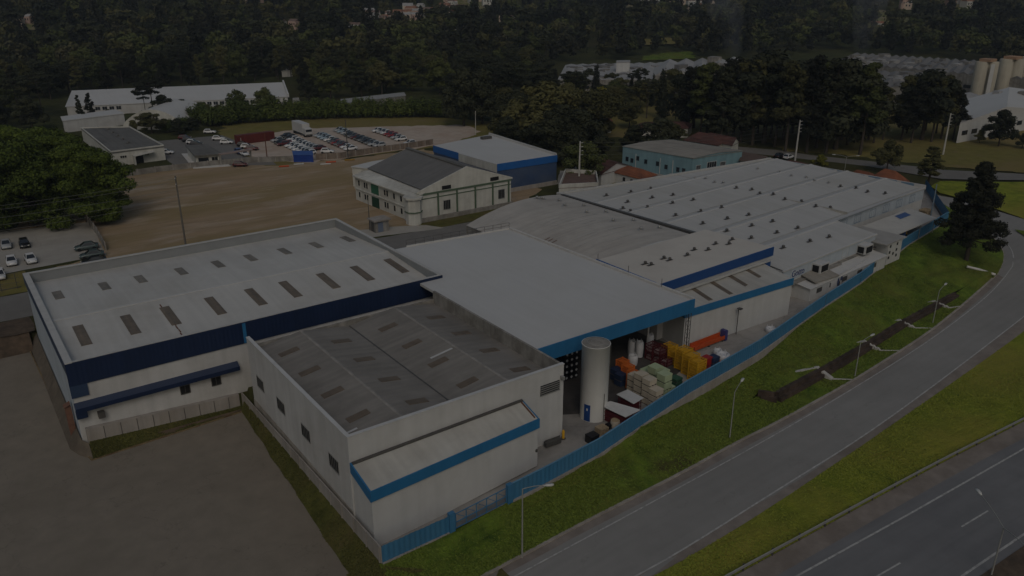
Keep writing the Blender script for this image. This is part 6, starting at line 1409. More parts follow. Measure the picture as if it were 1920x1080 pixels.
b = at(1583, 324); hh = hgt((1583, 324), (1583, 294))
road_lamp((*b, 0), (*b, hh), (b[0]-_sy*3.2, b[1]+_cy*3.2, hh+.6), 'pale double-armed street lamp behind the factory parapet by the yellow green bush', (b[0]+_sy*2.6, b[1]-_cy*2.6, hh+.3), 'street lamps on the back street')
pole((*at(1744, 411), 0), hgt((1744, 411), (1752, 345)), 'grey blue pole beside the timber heap at the far fence corner', mat('grey_blue_pole', (.16, .21, .25), .7, .15, 1), (), .14)
# ---------------------------------------------------------------- cars
CARP = {}
for nm, c in dict(white=(.60, .60, .60), silver=(.34, .35, .36), black=(.012, .012, .014), red=(.22, .014, .016), maroon=(.085, .012, .014), grey=(.10, .105, .11), blue=(.02, .05, .2), teal=(.06, .085, .085), pale_blue=(.28, .36, .42)).items():
    CARP[nm] = mat('car_paint_'+nm, c, .28, .03, 1, spec=.5)
def make_car(kind):
    e = bpy.data.objects.new('parked_car', None); COL.objects.link(e); e['_o'] = (0, 0, 0); e['label'] = 'x'; e['category'] = 'car'
    hatch = kind == 'hatch'
    tail = -1.85 if hatch else -2.15
    S = [(tail, .45, .82, .70), (tail+.12, .3, .93, .82), (-1.3, .25, .96, .86), (0, .24, .93, .87), (1.0, .25, .90, .86), (1.6, .28, .80, .84), (1.95, .3, .68, .78), (2.08, .42, .58, .64)]
    m = MB(); vs = []
    for x, z0, z1, w in S: vs += [(x, -w*.93, z0), (x, -w, (z0+z1)/2), (x, -w*.92, z1), (x, w*.92, z1), (x, w, (z0+z1)/2), (x, w*.93, z0)]
    m.add(vs, [(i*6+j, (i+1)*6+j, (i+1)*6+(j+1) % 6, i*6+(j+1) % 6) for i in range(len(S)-1) for j in range(6)]+[tuple(range(6)), tuple(range(47, 41, -1))], True)
    xb, xt = (tail+.12, tail+.55) if hatch else (-1.62, -1.0)
    C = [(xb, .92), (xt, 1.47), (.18, 1.46), (1.02, .88)]
    bw, tw = .80, .60
    B_ = lambda i, s, k=0: (C[i][0], s*((bw if i in (0, 3) else tw)+k), C[i][1])
    cv = [B_(i, s) for s in (-1, 1) for i in range(4)]
    m.add(cv, [(0, 3, 2, 1), (4, 5, 6, 7), (1, 2, 6, 5), (2, 3, 7, 6), (0, 1, 5, 4)])
    body = m.build('body', CARP['white'], e)
    def inset(a, b, c, d, f0=.1, f1=.12, off=(0, 0, 0)):
        cen = [sum(p[k] for p in (a, b, c, d))/4 for k in range(3)]; f = 1-f1
        return [tuple(cen[k]+(p[k]-cen[k])*f+off[k] for k in range(3)) for p in (a, b, c, d)]
    MB().quad(*inset(cv[2], cv[3], cv[7], cv[6], off=(.02, 0, .025))).build('windscreen', GLASS, e)
    MB().quad(*inset(cv[0], cv[1], cv[5], cv[4], off=(-.02, 0, .02))).build('rear_window', GLASS, e)
    for s in (0, 4):
        q = [cv[s], cv[s+3], cv[s+2], cv[s+1]]
        if s == 4: q = q[::-1]
        MB().quad(*inset(*q, f1=.2, off=(0, -.025 if s == 0 else .025, .015))).build('side_window', GLASS, e)
    for x in (-1.25, 1.25):
        for y in (-.78, .78):
            w = MB(); w.tube([(x, y-.11, .32), (x, y+.11, .32)], .32, 14); w.build('wheel', BLKP, e)
    for y in (-.55, .55): MB().box(1.9, 2.06, y-.16, y+.16, .58, .72).build('headlight', MATS['lamp_head_grey'], e)
    for y in (-.6, .6): MB().box(tail-.01, tail+.14, y-.12, y+.12, .68, .84).build('tail_light', RED, e)
    return e
PROT = {'hatch': make_car('hatch'), 'sedan': make_car('sedan')}
USED = set()
def put_car(px, py, ang, paint, kind, label, group, pickup=False):
    x, y = at(px, py, .3); src = PROT[kind]
    if kind not in USED: e = src; USED.add(kind)
    else: e = copy_tree(src)
    e.location = (x, y, .012); e.rotation_euler = (0, 0, ang); tag(e, label, 'car', group)
    for ch in e.children:
        if ch.name.startswith('body'): ch.material_slots[0].link = 'OBJECT'; ch.material_slots[0].material = CARP[paint]
    return e
ORD_ = ['first', 'second', 'third', 'fourth', 'fifth', 'sixth', 'seventh', 'eighth', 'ninth', 'tenth', 'eleventh', 'twelfth', 'thirteenth']
def car_row(pts, where, flip=0):
    a, b = at(*pts[0][:2]), at(*pts[-1][:2]); ang = math.atan2(b[1]-a[1], b[0]-a[0])+math.pi/2+flip
    for i, (px, py, col) in enumerate(pts):
        kind = R.choice(['hatch', 'hatch', 'sedan'])
        put_car(px, py, ang+R.uniform(-.06, .06), col, kind, f'{col.replace("_", " ")} car, {ORD_[i]} from the far end of {where}', 'cars parked in rows on the pale gravel lot')
car_row([(520, 264, 'silver'), (526, 268, 'black'), (531, 271, 'maroon'), (537, 270, 'red')], 'the row by the red container', math.pi)
car_row([(537, 256, 'black'), (545, 258, 'black'), (550, 262, 'white'), (556, 265, 'white'), (562, 268, 'silver'), (568, 271.5, 'white'), (575, 274, 'white'), (581, 276.5, 'silver'), (588, 279, 'silver'), (598, 279, 'maroon')], 'the dense row behind the blue cabin', math.pi)
car_row([(546, 274, 'white'), (553, 277, 'white'), (560, 280.5, 'white'), (567, 283.5, 'white'), (573, 285.5, 'silver'), (581, 288, 'white')], 'the row nearest the blue cabin', math.pi)
put_car(613, 285, HEAD-math.pi/2+.1, 'white', 'hatch', 'white hatchback alone at the lot fence right of the blue cabin', 'cars parked in rows on the pale gravel lot')
car_row([(600, 255, 'silver'), (606, 257, 'pale_blue'), (612, 260, 'pale_blue'), (619, 263, 'white'), (626, 266, 'grey'), (632, 269, 'red'), (638, 271, 'grey'), (644, 273.5, 'maroon'), (650, 276.5, 'white'), (657, 280, 'white')], 'the second longest row', math.pi)
car_row([(637, 245, 'silver'), (643, 247.5, 'pale_blue'), (650, 250.5, 'silver'), (656, 253.5, 'black'), (662, 256, 'grey'), (668, 258.5, 'maroon'), (675, 261, 'black'), (682, 263.5, 'grey'), (688, 266, 'black'), (695, 268.5, 'grey'), (702, 271.5, 'silver'), (712, 273.5, 'silver')], 'the longest row, by the thin pole', math.pi)
car_row([(709, 246, 'white'), (717, 248, 'silver'), (724, 250, 'white'), (730, 252.5, 'red'), (737, 255, 'red'), (744, 258.5, 'silver'), (752, 262, 'white'), (769, 269.5, 'white')], 'the rightmost row', math.pi)
fp = 'cars parked on the dark forecourt by the lodge'
for px, py, c, dh, lab in [(393, 248.5, 'white', .1, 'white car alone at the far end of the dark forecourt'), (409, 261, 'white', .2, 'white car in the middle of the forecourt, before the red container'), (424, 268, 'white', .25, 'white car nearest the red container on the forecourt'), (346, 259.5, 'maroon', .1, 'maroon car, farthest of the cluster behind the lodge'), (353, 264, 'black', .1, 'black car, second in the cluster behind the lodge'), (361, 268, 'white', .1, 'white car in the cluster just behind the lodge roof'), (368, 271.5, 'black', .1, 'black car half hidden by the lodge roof'), (456, 272.5, 'black', .15, 'black car directly in front of the red container'), (463, 276, 'white', .2, 'white car beside the black one in front of the red container'), (472, 280, 'maroon', .2, 'maroon car beside the brick gate piers'), (448, 286, 'blue', -.9, 'blue car under the long thin canopy'), (458, 289.5, 'white', -.9, 'white car parked just past the long thin canopy'), (450, 310, 'maroon', .15, 'dark red car outside the low grey wall, on the earth lot'), (312, 287, 'white', .2, 'white car at the corner of the flat dark-roofed office')]:
    put_car(px, py, HEAD-math.pi/2+dh, c, 'hatch', lab, fp)
for px, py, c, k, ang, lab in [(12, 461, 'silver', 'sedan', -1.62, 'silver car in the far row of the left paved yard, under the trees'), (46, 459, 'black', 'hatch', -1.60, 'black hatchback in the far row of the left paved yard'), (22, 492, 'white', 'sedan', -1.62, 'white car in the near row of the left paved yard, beside the pickup'), (58, 488, 'white', 'sedan', -1.55, 'white pickup-like car with dark bed in the left paved yard'), (0, 518, 'white', 'hatch', -1.62, 'white car cut by the left edge, nearest the wire fence'), (162, 465, 'teal', 'sedan', 3.05, 'green grey sedan parked by the stained grey wall, farther of the pair'), (172, 480, 'teal', 'sedan', 3.05, 'green grey sedan parked by the stained grey wall, nearer of the pair'), (176, 492, 'black', 'sedan', 3.05, 'black car mostly hidden behind the white warehouse parapet')]:
    put_car(px, py, ang, c, k, lab, 'cars in the left paved yard')
put_car(1146, 326, HEAD-1.4, 'white', 'hatch', 'white van parked between the terracotta house and its garden wall', 'cars by the houses').scale = (1.15, 1.1, 1.25)
put_car(1462, 294, .1, 'black', 'sedan', 'black car on the back street behind the factory roof', 'cars by the houses'); put_car(1478, 296, .15, 'white', 'hatch', 'white car on the back street behind the factory roof', 'cars by the houses')
put_car(1497, 545, 1.2, 'white', 'hatch', 'white van at the gatehouse doorway', 'cars by the houses').scale = (1.0, 1.05, 1.35)

# ---------------------------------------------------------------- trees
def inside(p, poly):
    c = False; n = len(poly)
    for i in range(n):
        a, b = poly[i], poly[i-1]
        if (a[1] > p[1]) != (b[1] > p[1]) and p[0] < (b[0]-a[0])*(p[1]-a[1])/(b[1]-a[1])+a[0]: c = not c
    return c
def leaf_mesh(name, clumps, n, size, m_, seed, up=.35, aspect=1.5, hang=0.0):
    rg = np.random.default_rng(seed)
    c = np.array(clumps, float); vol = (c[:, 3]*c[:, 4]*c[:, 5])**(2/3); pr = vol/vol.sum()
    idx = rg.choice(len(c), n, p=pr); d = rg.normal(size=(n, 3)); d /= np.linalg.norm(d, axis=1)[:, None]
    r = rg.uniform(.55, 1.08, n)[:, None]**.6
    # ragged outline: the clump radius wobbles with direction
    wob = 1+.22*np.sin(d[:, [0]]*5+idx[:, None])*np.cos(d[:, [1]]*6+idx[:, None]*2)
    p = c[idx, :3]+d*c[idx, 3:6]*r*wob
    nrm = d*1.0+rg.normal(size=(n, 3))*.42+np.array([0, 0, up]); nrm /= np.linalg.norm(nrm, axis=1)[:, None]
    t = np.cross(nrm, rg.normal(size=(n, 3))); t /= np.linalg.norm(t, axis=1)[:, None]
    if hang: t = t*(1-hang)+np.array([0, 0, -hang]); t /= np.linalg.norm(t, axis=1)[:, None]
    b = np.cross(nrm, t); s = (size*rg.uniform(.6, 1.35, n))[:, None]
    V = np.empty((n, 4, 3)); V[:, 0] = p-t*s*aspect*.5; V[:, 1] = p+b*s*.45; V[:, 2] = p+t*s*aspect*.5; V[:, 3] = p-b*s*.45
    me = bpy.data.meshes.new(name); me.vertices.add(n*4); me.vertices.foreach_set('co', V.ravel()); me.loops.add(n*4); me.loops.foreach_set('vertex_index', np.arange(n*4))
    me.polygons.add(n); me.polygons.foreach_set('loop_start', np.arange(0, n*4, 4)); me.polygons.foreach_set('loop_total', np.full(n, 4)); me.update(calc_edges=True); me.materials.append(m_)
    return me
def mesh_of(mb, name, mats):
    o = mb.build(name, mats); me = o.data; bpy.data.objects.remove(o); return me
def trunk_mesh(h, r, limbs, seed, lean=.3):
    rr = random.Random(seed); m = MB(); pts = [(rr.uniform(-lean, lean)*i/5 if i else 0, rr.uniform(-lean, lean)*i/5 if i else 0, h*i/5-.4*(i == 0)) for i in range(6)]
    m.tube(pts, [r*1.3, r, r*.85, r*.7, r*.5, r*.3], 7)
    for (z, tx, ty, tz) in limbs:
        i = min(4, int(z/h*5)); b = lerp(pts[i], pts[i+1], z/h*5-i); mid_ = (b[0]+(tx-b[0])*.5, b[1]+(ty-b[1])*.5, b[2]+(tz-b[2])*.4)
        m.tube([b, mid_, (tx, ty, tz)], [r*.45, r*.3, r*.12], 5)
    return m
def broad(seed, m_, H_=10, RW=4.4, n=5200, size=.38, nc=22, low=.3, dense=1.0, flat=.85):
    rr = random.Random(seed); cl = []; lim = []
    for i in range(nc):
        a = rr.uniform(0, 6.28); q = math.sqrt(rr.random()); z = rr.uniform(low, 1.0); w = math.sin(math.pi*min(max((z-low)/(1-low)*.85+.15, 0), 1))**.6
        x, y = RW*q*w*math.cos(a), RW*q*w*math.sin(a); s = rr.uniform(.20, .36)*RW*dense
        cl.append((x, y, H_*z*.92, s, s*rr.uniform(.8, 1.2), s*flat*rr.uniform(.7, 1))); 
        if i % 3 == 0: lim.append((H_*rr.uniform(.25, .5), x*.8, y*.8, H_*z*.86))
    cl.append((0, 0, H_*.62, RW*.5, RW*.5, H_*.24))
    return mesh_of(trunk_mesh(H_*.75, .022*H_, lim, seed), 'trunk', TREEBARK), leaf_mesh('crown', cl, n, size, m_, seed)
def pine(seed, m_, H_=25, RW=4.2, n=5600, size=.5, low=.35, nc=30):
    rr = random.Random(seed); cl = []; lim = []
    for i in range(nc):
        z = low+(1-low)*(i+rr.random())/nc; a = rr.uniform(0, 6.28); w = RW*(1.02-((z-low)/(1-low))**1.6*.75)*rr.uniform(.35, 1); s = rr.uniform(.26, .48)*RW*(1.1-.45*z)*(.72 if nc > 50 else 1)
        x, y = w*.75*math.cos(a), w*.75*math.sin(a); cl.append((x, y, H_*z*.96, s, s, s*rr.uniform(.45, .8)))
        if i % 2 == 0: lim.append((H_*z*.9, x*.8, y*.8, H_*z*.95))
    return mesh_of(trunk_mesh(H_*.95, .013*H_, lim, seed, .5), 'trunk', TREEBARK), leaf_mesh('crown', cl, n, size, m_, seed, .2)
def araucaria(seed, H_=17, n=2600):
    rr = random.Random(seed); cl = []; lim = []
    for k, (z, rad, m0) in enumerate(((.98, 2.2, 6), (.92, 4.3, 11), (.84, 3.6, 8), (.70, 2.2, 4))):
        for i in range(m0):
            a = 6.28*i/m0+rr.uniform(-.3, .3); x, y = rad*math.cos(a), rad*math.sin(a); cl.append((x, y, H_*z+rr.uniform(-.3, .3), 1.15, 1.15, .55)); lim.append((H_*(z-.06), x, y, H_*z-.15))
    return mesh_of(trunk_mesh(H_*.97, .2, lim, seed, .15), 'trunk', TREEBARK), leaf_mesh('crown', cl, n, .42, L_DARK, seed, .7)
def bigconifer(seed, H_=17, n=36000):
    rr = random.Random(seed); cl = []; lim = []
    for i in range(95):
        z = .2+.8*(i/95)**.92; a = i*2.4+rr.uniform(-.5, .5); w = 5.5*(1-((z-.2)/.8)**1.1*.93)*rr.uniform(.45, 1.08); s = rr.uniform(.75, 1.45)*(1.2-.55*z)
        x, y = w*math.cos(a), w*math.sin(a); dz = -.10*w*rr.uniform(0, 1); cl.append((x, y, H_*z+dz, s*1.15, s*1.15, s*.62)); lim.append((H_*z*.97, x*.9, y*.9, H_*z+dz))
        if rr.random() < .6: cl.append((x*.5, y*.5, H_*z, s, s, s*.7))
    return mesh_of(trunk_mesh(H_*.97, .33, lim, seed, .3), 'trunk', TREEBARK), leaf_mesh('crown', cl, n, .24, L_PINE, seed, .25)
def column_tree(seed, m_, H_=14, RW=1.6, n=3000):
    rr = random.Random(seed); cl = [(rr.uniform(-.4, .4), rr.uniform(-.4, .4), H_*z, RW*(1.05-z*.75), RW*(1.05-z*.75), 1.4) for z in [.12+.06*i for i in range(15)]]
    return mesh_of(trunk_mesh(H_*.9, .2, [], seed), 'trunk', TREEBARK), leaf_mesh('crown', cl, n, .36, m_, seed)
def bamboo(seed, H_=8, n=2600):
    rr = random.Random(seed); cl = []; m = MB()
    for i in range(34):
        a = rr.uniform(0, 6.28); q = 3.2*math.sqrt(rr.random()); x, y = q*math.cos(a), q*math.sin(a); hh = H_*rr.uniform(.55, 1.05); m.tube([(x*.5, y*.5, -.2), (x*.8, y*.8, hh*.6), (x*1.1, y*1.1, hh)], [.05, .04, .02], 4); cl.append((x, y, hh*.62, .75, .75, hh*.40))
    return mesh_of(m, 'stems', TREEBARK), leaf_mesh('foliage', cl, n, .42, L_BAMB, seed, .4, 2.0)
KIND = {
 'broadleaf_tree': [broad(1, L_MID), broad(2, L_MID, nc=26, RW=4.9), broad(3, L_OLIVE, nc=20)],
 'shade_tree': [broad(31, L_BRIGHT, 14, 8.2, 40000, .27, 60, .08, .78, .6), broad(32, L_BRIGHT, 14, 8.0, 38000, .28, 54, .1, .8, .6)],
 'olive_tree': [broad(41, L_OLIVE, 12, 5.6, 9000, .40, 30, .2, .95), broad(42, L_OLIVE, 12, 5.0, 8000, .42, 26, .22, 1.0)],
 'dark_tree': [broad(51, L_DARK, 12, 4.8, 7000, .42, 26, .2, 1.0), broad(52, L_DARK, 12, 5.3, 7000, .42, 28, .18, 1.0)],
 'pine_tree': [pine(61, L_PINE, 25, 5.4, 9000, .42, .24, 62), pine(62, L_PINE, 25, 6.0, 9000, .42, .28, 66), pine(63, L_DARK, 25, 5.6, 9000, .42, .2, 60), pine(64, L_OLIVE, 25, 4.8, 8000, .42, .34, 56)],
 'eucalyptus_tree': [pine(65, L_OLIVE, 25, 5.4, 6500, .5, .42, 26), pine(66, L_MID, 25, 5.0, 6500, .5, .40, 24)],
 'araucaria_tree': [araucaria(71), araucaria(72)],
 'big_conifer': [bigconifer(81)],
 'cypress_tree': [column_tree(91, L_DARK), column_tree(92, L_PINE, 14, 2.2, 3600)],
 'bamboo_clump': [bamboo(101), bamboo(102), bamboo(103)],
 'yellow_tree': [broad(111, L_YEL, 8, 3.4, 4000, .34, 20, .2, 1.0)],
}
NAT = {'broadleaf_tree': 10, 'shade_tree': 14, 'olive_tree': 12, 'dark_tree': 12, 'pine_tree': 25, 'eucalyptus_tree': 25, 'araucaria_tree': 17, 'big_conifer': 17, 'cypress_tree': 14, 'bamboo_clump': 8, 'yellow_tree': 8}
NT = [0]
def tree(kind, x, y, z, h, label, cat='tree', group=None, wide=1.0, name=None):
    v = KIND[kind][NT[0] % len(KIND[kind])]; NT[0] += 1
    e = empty(name or kind, (x, y, z), label, cat, group); s = h/NAT[kind]; e.scale = (s*wide, s*wide, s); e.rotation_euler = (0, 0, R.uniform(0, 6.28))
    for me in v:
        o = bpy.data.objects.new(me.name.split('.')[0], me); COL.objects.link(o); o.parent = e
    return e
def tree_px(kind, bx, by, ty, label, z=0, wide=1.0, cat='tree', group=None, name=None):
    x, y = at(bx, by, z); h = hgt((bx, by), (bx, ty), z)-z; return tree(kind, x, y, z, h, label, cat, group, wide, name)
tree_px('big_conifer', 1812, 484, 302, 'big dark conifer alone on the grass inside the road curve', -1.2, 1.0)
for bx, by, ty, w_, lab in [(60, 424, 258, 1.1, 'huge bright green spreading tree, the middle one of the left clump'), (165, 416, 262, .95, 'huge bright green tree at the right end of the left clump, by the bare lot'), (-25, 405, 240, 1.15, 'huge bright green tree cut by the left edge'), (100, 372, 232, 1.1, 'huge bright green tree at the back of the left clump'), (203, 414, 345, 1.1, 'low bright green tree at the foot of the left clump, on the bare lot edge'), (15, 380, 228, 1.1, 'huge green tree behind the left clump, at the left edge')]:
    tree_px('shade_tree', bx, by, ty, lab, 0, w_)
mids = [('pine_tree', 1738, 356, 270, 1.9, 'dark umbrella pine at the far corner of the factory, by the terracotta house'), ('broadleaf_tree', 1662, 322, 262, 1.0, 'small bright round tree on the lawn behind the terracotta house'), ('yellow_tree', 1537, 318, 289, 1.3, 'small yellow green tree peeping over the factory parapet'),
 ('dark_tree', 1872, 274, 206, 1.0, 'dark round conifer on the right lawn'), ('broadleaf_tree', 1836, 268, 242, 1.0, 'small tree left of the dark round conifer on the lawn'), ('dark_tree', 1916, 278, 250, 1.2, 'small dark tree cut by the right edge of the lawn'),
 ('olive_tree', 1020, 272, 148, 1.25, 'large olive green spreading tree above the blue box building'), ('olive_tree', 968, 262, 190, 1.3, 'olive green tree left of the largest one above the blue box building'), ('dark_tree', 940, 258, 196, 1.0, 'dark bushy tree at the corner of the dry field'), ('dark_tree', 1085, 305, 208, 1.1, 'very dark tree close behind the white side-bracket pole'), ('dark_tree', 1052, 288, 196, 1.0, 'dark tree between the olive tree and the white pole'), ('olive_tree', 1118, 262, 166, 1.15, 'rounded yellowish green tree in the middle park'), ('broadleaf_tree', 1095, 345, 268, 1.2, 'green tree beside the blue box building, behind the white wall'), ('dark_tree', 1120, 300, 245, 1.2, 'dark low tree behind the dark red gabled house'),
 ('yellow_tree', 1128, 225, 162, 1.0, 'yellow topped tree behind the rounded park tree'), ('cypress_tree', 1240, 222, 132, 1.2, 'thick dark columnar cypress in the middle park'), ('cypress_tree', 1195, 190, 138, .8, 'slim dark cypress before the far pale roofs'), ('cypress_tree', 1222, 200, 140, .7, 'slim cypress just left of the thick columnar one'), ('olive_tree', 1180, 240, 186, 1.1, 'brownish bushy tree left of the thick cypress'), ('araucaria_tree', 1212, 222, 150, 1.2, 'shaggy palm-like tree beside the thick cypress'), ('dark_tree', 1235, 290, 222, 1.4, 'dark spreading tree right behind the aqua building'), ('dark_tree', 1190, 285, 235, 1.3, 'dark tree behind the left end of the aqua building'), ('broadleaf_tree', 1262, 272, 232, 1.5, 'reddish green bushy tree behind the aqua building roof'),
 ('dark_tree', 870, 236, 128, .9, 'tall very dark tree behind the right end of the bamboo hedge'), ('dark_tree', 905, 232, 132, 1.0, 'tall very dark tree, nearest the pale pole of the dry field'), ('araucaria_tree', 930, 225, 128, 1.3, 'dark round crowned araucaria left of the olive trees'), ('araucaria_tree', 960, 205, 118, 1.3, 'dark umbrella araucaria behind the olive trees'), ('broadleaf_tree', 882, 222, 184, 1.0, 'small bright tree at the right end of the bamboo hedge'), ('araucaria_tree', 1075, 205, 135, 1.3, 'dark brown umbrella tree before the leftmost far roofs'), ('olive_tree', 1150, 215, 160, 1.0, 'small olive tree in front of the far pale roofs'),
 ('pine_tree', 1290, 245, 122, 1.0, 'pine standing next to the thick columnar cypress, left end of the pine belt'), ('araucaria_tree', 290, 226, 150, 1.2, 'umbrella topped araucaria before the long white plant'), ('araucaria_tree', 275, 224, 165, 1.1, 'shorter araucaria beside the umbrella topped one before the plant'), ('dark_tree', 310, 226, 178, 1.1, 'dark round tree before the long white plant'), ('pine_tree', 172, 226, 172, .9, 'thin pine before the left part of the long white plant'), ('pine_tree', 152, 224, 176, .9, 'thin pine nearest the left end of the long white plant'), ('dark_tree', 160, 235, 212, 1.2, 'dark bush on the flat white block at the left'), ('broadleaf_tree', 205, 225, 205, 1.2, 'small shrub before the left part of the plant'), ('broadleaf_tree', 448, 222, 168, .9, 'green tree before the right half of the long white plant'), ('broadleaf_tree', 500, 220, 165, .8, 'slender green tree near the right end of the long white plant'), ('olive_tree', 285, 250, 208, 1.6, 'wide green tree in front of the arched hall'), ('dark_tree', 335, 252, 222, 1.3, 'dark tree at the right foot of the arched hall'), ('broadleaf_tree', 385, 226, 192, 1.2, 'tree between arched hall and bamboo hedge'), ('broadleaf_tree', 252, 248, 225, 1.3, 'low bush in front of the arched hall, left side'), ('dark_tree', 345, 222, 186, 1.1, 'dark tree before the windows of the long white plant'), ('olive_tree', 412, 226, 196, 1.2, 'olive tree at the hedge end, before the windows of the white plant'), ('broadleaf_tree', 270, 232, 208, 1.2, 'bushy tree between the arched hall and the umbrella topped araucaria'), ('dark_tree', 362, 245, 220, 1.4, 'dark bush behind the white car at the forecourt end')]
for k_, bx, by, ty, w_, lab in mids: tree_px(k_, bx, by, ty, lab, 0, w_)
belt = [(1312, 262, 118), (1338, 264, 128), (1362, 268, 106), (1388, 266, 112), (1410, 272, 104), (1432, 268, 98), (1452, 275, 118), (1472, 284, 112), (1492, 278, 126), (1512, 286, 100), (1530, 278, 112), (1548, 287, 104), (1566, 280, 110), (1588, 272, 122), (1612, 290, 112), (1638, 268, 150), (1655, 262, 160), (1690, 262, 138), (1708, 268, 148), (1728, 262, 132), (1746, 266, 140), (1764, 260, 138), (1786, 262, 160), (1345, 245, 120), (1420, 250, 108), (1500, 255, 108), (1560, 250, 116), (1735, 245, 150), (1325, 250, 114), (1375, 252, 104), (1400, 246, 108), (1445, 258, 112), (1468, 262, 106), (1485, 250, 116), (1522, 262, 108), (1540, 250, 118), (1578, 262, 112), (1600, 258, 124), (1628, 262, 136), (1350, 275, 120), (1300, 240, 126), (1700, 250, 150), (1755, 250, 146)]
for i, (bx, by, ty) in enumerate(belt):
    seg = 'left part of the pine belt behind the factory' if bx < 1420 else 'middle of the pine belt behind the factory' if bx < 1530 else 'right part of the pine belt, over the lawn' if bx < 1640 else 'separate pine group beside the right lawn'
    tree_px(['eucalyptus_tree', 'pine_tree', 'pine_tree', 'eucalyptus_tree', 'pine_tree', 'dark_tree', 'pine_tree'][i % 7], bx, by, ty, f'{["tall loose crowned tree", "tall dark pine", "pine with bare lower trunk", "olive tinged tall tree", "dense dark pine", "broad dark tree", "slim dark pine"][i % 7]} in the {seg}', 0, 1.15, group='tall pines of the belt behind the factory')
park = [at(*p) for p in [(932, 292), (925, 188), (1040, 152), (1150, 170), (1290, 180), (1300, 222), (1150, 232), (1130, 300), (1040, 318)]]
PK = {}
for _ in range(4000):
    if len(PK) >= 46: break
    px_, py_ = R.uniform(925, 1300), R.uniform(152, 318); p = at(px_, py_)
    if not inside(p, park) or any(math.dist(p, q) < 7.5 for q in PK): continue
    if any(math.dist(p, (o.location.x, o.location.y)) < 5 for o in COL.objects if o.get('category') == 'tree'): continue
    if px_ > 1110 and py_ > 215: continue
    PK[p] = 1; k = R.choice(['dark_tree', 'dark_tree', 'olive_tree', 'broadleaf_tree', 'araucaria_tree', 'cypress_tree'] if py_ < 230 else ['dark_tree', 'olive_tree', 'dark_tree'])
    tree(k, p[0], p[1], 0, R.uniform(8, 13), {'dark_tree': 'dark bushy tree', 'olive_tree': 'olive tree', 'broadleaf_tree': 'mid green tree', 'araucaria_tree': 'flat topped araucaria', 'cypress_tree': 'slim dark cypress'}[k]+(' in the crowded park before the pale far roofs' if px_ > 1040 else ' in the thick grove behind the blue box building'), 'tree', 'trees of the park grove', R.uniform(1.0, 1.3))
hedge = [(372, 232, 200), (398, 236, 205), (425, 234, 196), (452, 230, 190), (478, 229, 192), (505, 227, 190), (530, 225, 190), (556, 224, 191), (582, 223, 190), (608, 222, 192), (634, 221, 188), (660, 221, 190), (686, 220, 189), (712, 220, 192), (738, 220, 190), (764, 219, 190), (790, 219, 187), (815, 219, 190), (838, 220, 193), (350, 243, 222), (333, 246, 228), (315, 248, 230)]
for i, (bx, by, ty) in enumerate(hedge):
    tree_px('bamboo_clump', bx, by, ty-6, f'bright bamboo clump, {ORD_[i] if i < 13 else ORD_[21-i]+" from the right end" if i > 12 else ""} {"from the left end" if i < 13 else ""} of the hedge behind the cars'.replace('  ', ' '), 0, 1.3, 'bamboo', 'bamboo hedge behind the car lot')

# ---------------------------------------------------------------- forest
CLEAR = [[at(*p) for p in poly] for poly in (
    [(-120, 250), (100, 255), (100, 186), (345, 175), (545, 150), (575, 196), (640, 190), (780, 176), (870, 190), (925, 200), (925, 176), (1038, 150), (1036, 119), (1230, 113), (1420, 111), (1560, 103), (1960, 126), (2400, 190), (2400, 700), (900, 1600), (-900, 900)],
    [(850, 165), (780, 168), (770, 155), (850, 150)], [(985, 150), (1035, 150), (1040, 128), (1000, 130)], [(1195, 122), (1305, 122), (1305, 100), (1200, 104)], [(1195, 98), (1305, 96), (1305, 83), (1200, 84)],
    [(526, 131), (568, 130), (566, 125), (528, 126)])]
CLEAR += HILLCLEAR
HG = {}
for hx, hy in HOUSES: HG.setdefault((int(hx//20), int(hy//20)), []).append((hx, hy))
def ok_forest(x, y):
    for poly in CLEAR:
        if inside((x, y), poly): return False
    for dx in (-1, 0, 1):
        for dy in (-1, 0, 1):
            for hx, hy in HG.get((int(x//20)+dx, int(y//20)+dy), ()):
                # keep the side of each house that faces the camera a little open
                ux, uy, l = dirn((hx, hy), (0, 0)); a = (x-hx)*ux+(y-hy)*uy; b = abs((x-hx)*uy-(y-hy)*ux)
                if -7 < a < 42 and b < 8: return False
    return True
cand = []
for _ in range(60000):
    d = math.sqrt(R.random()*(1900**2-230**2)+230**2)
    if R.random() > 1.0-.55*min(max((d-600)/900, 0), 1): continue
    a = HEAD+R.uniform(-.66, .66); x, y = d*math.cos(a), d*math.sin(a)
    cand.append((d, x, y))
sel = []; gridc = {}
for d, x, y in cand:
    if len(sel) > 12500: break
    g = 7.6+d*.0034; key = (int(x//10), int(y//10)); hit = False
    for dx in (-1, 0, 1):
        for dy in (-1, 0, 1):
            for q in gridc.get((key[0]+dx, key[1]+dy), ()):
                if (q[0]-x)**2+(q[1]-y)**2 < g*g: hit = True
    if hit or not ok_forest(x, y): continue
    gridc.setdefault(key, []).append((x, y)); sel.append((d, x, y))
sel.sort()
def fkind(x, y):
    n = MN.noise((x*.012, y*.012, 9.0)); r = R.random()
    if r < .16: return 'araucaria_tree'
    if n > .15 and r < .6: return 'pine_tree'
    return 'dark_tree' if r < .52 else 'broadleaf_tree' if r < .82 else 'olive_tree' if r < .93 else 'eucalyptus_tree'
NEAR = 190
CR = {'araucaria_tree': 'flat topped araucaria', 'pine_tree': 'tall dark pine', 'dark_tree': 'dark rounded tree', 'broadleaf_tree': 'mid green leafy tree', 'olive_tree': 'olive green tree', 'eucalyptus_tree': 'tall loose crowned tree'}
def fheight(k): return {'araucaria_tree': R.uniform(12, 18), 'pine_tree': R.uniform(13, 20), 'eucalyptus_tree': R.uniform(13, 20)}.get(k, R.uniform(9, 16))
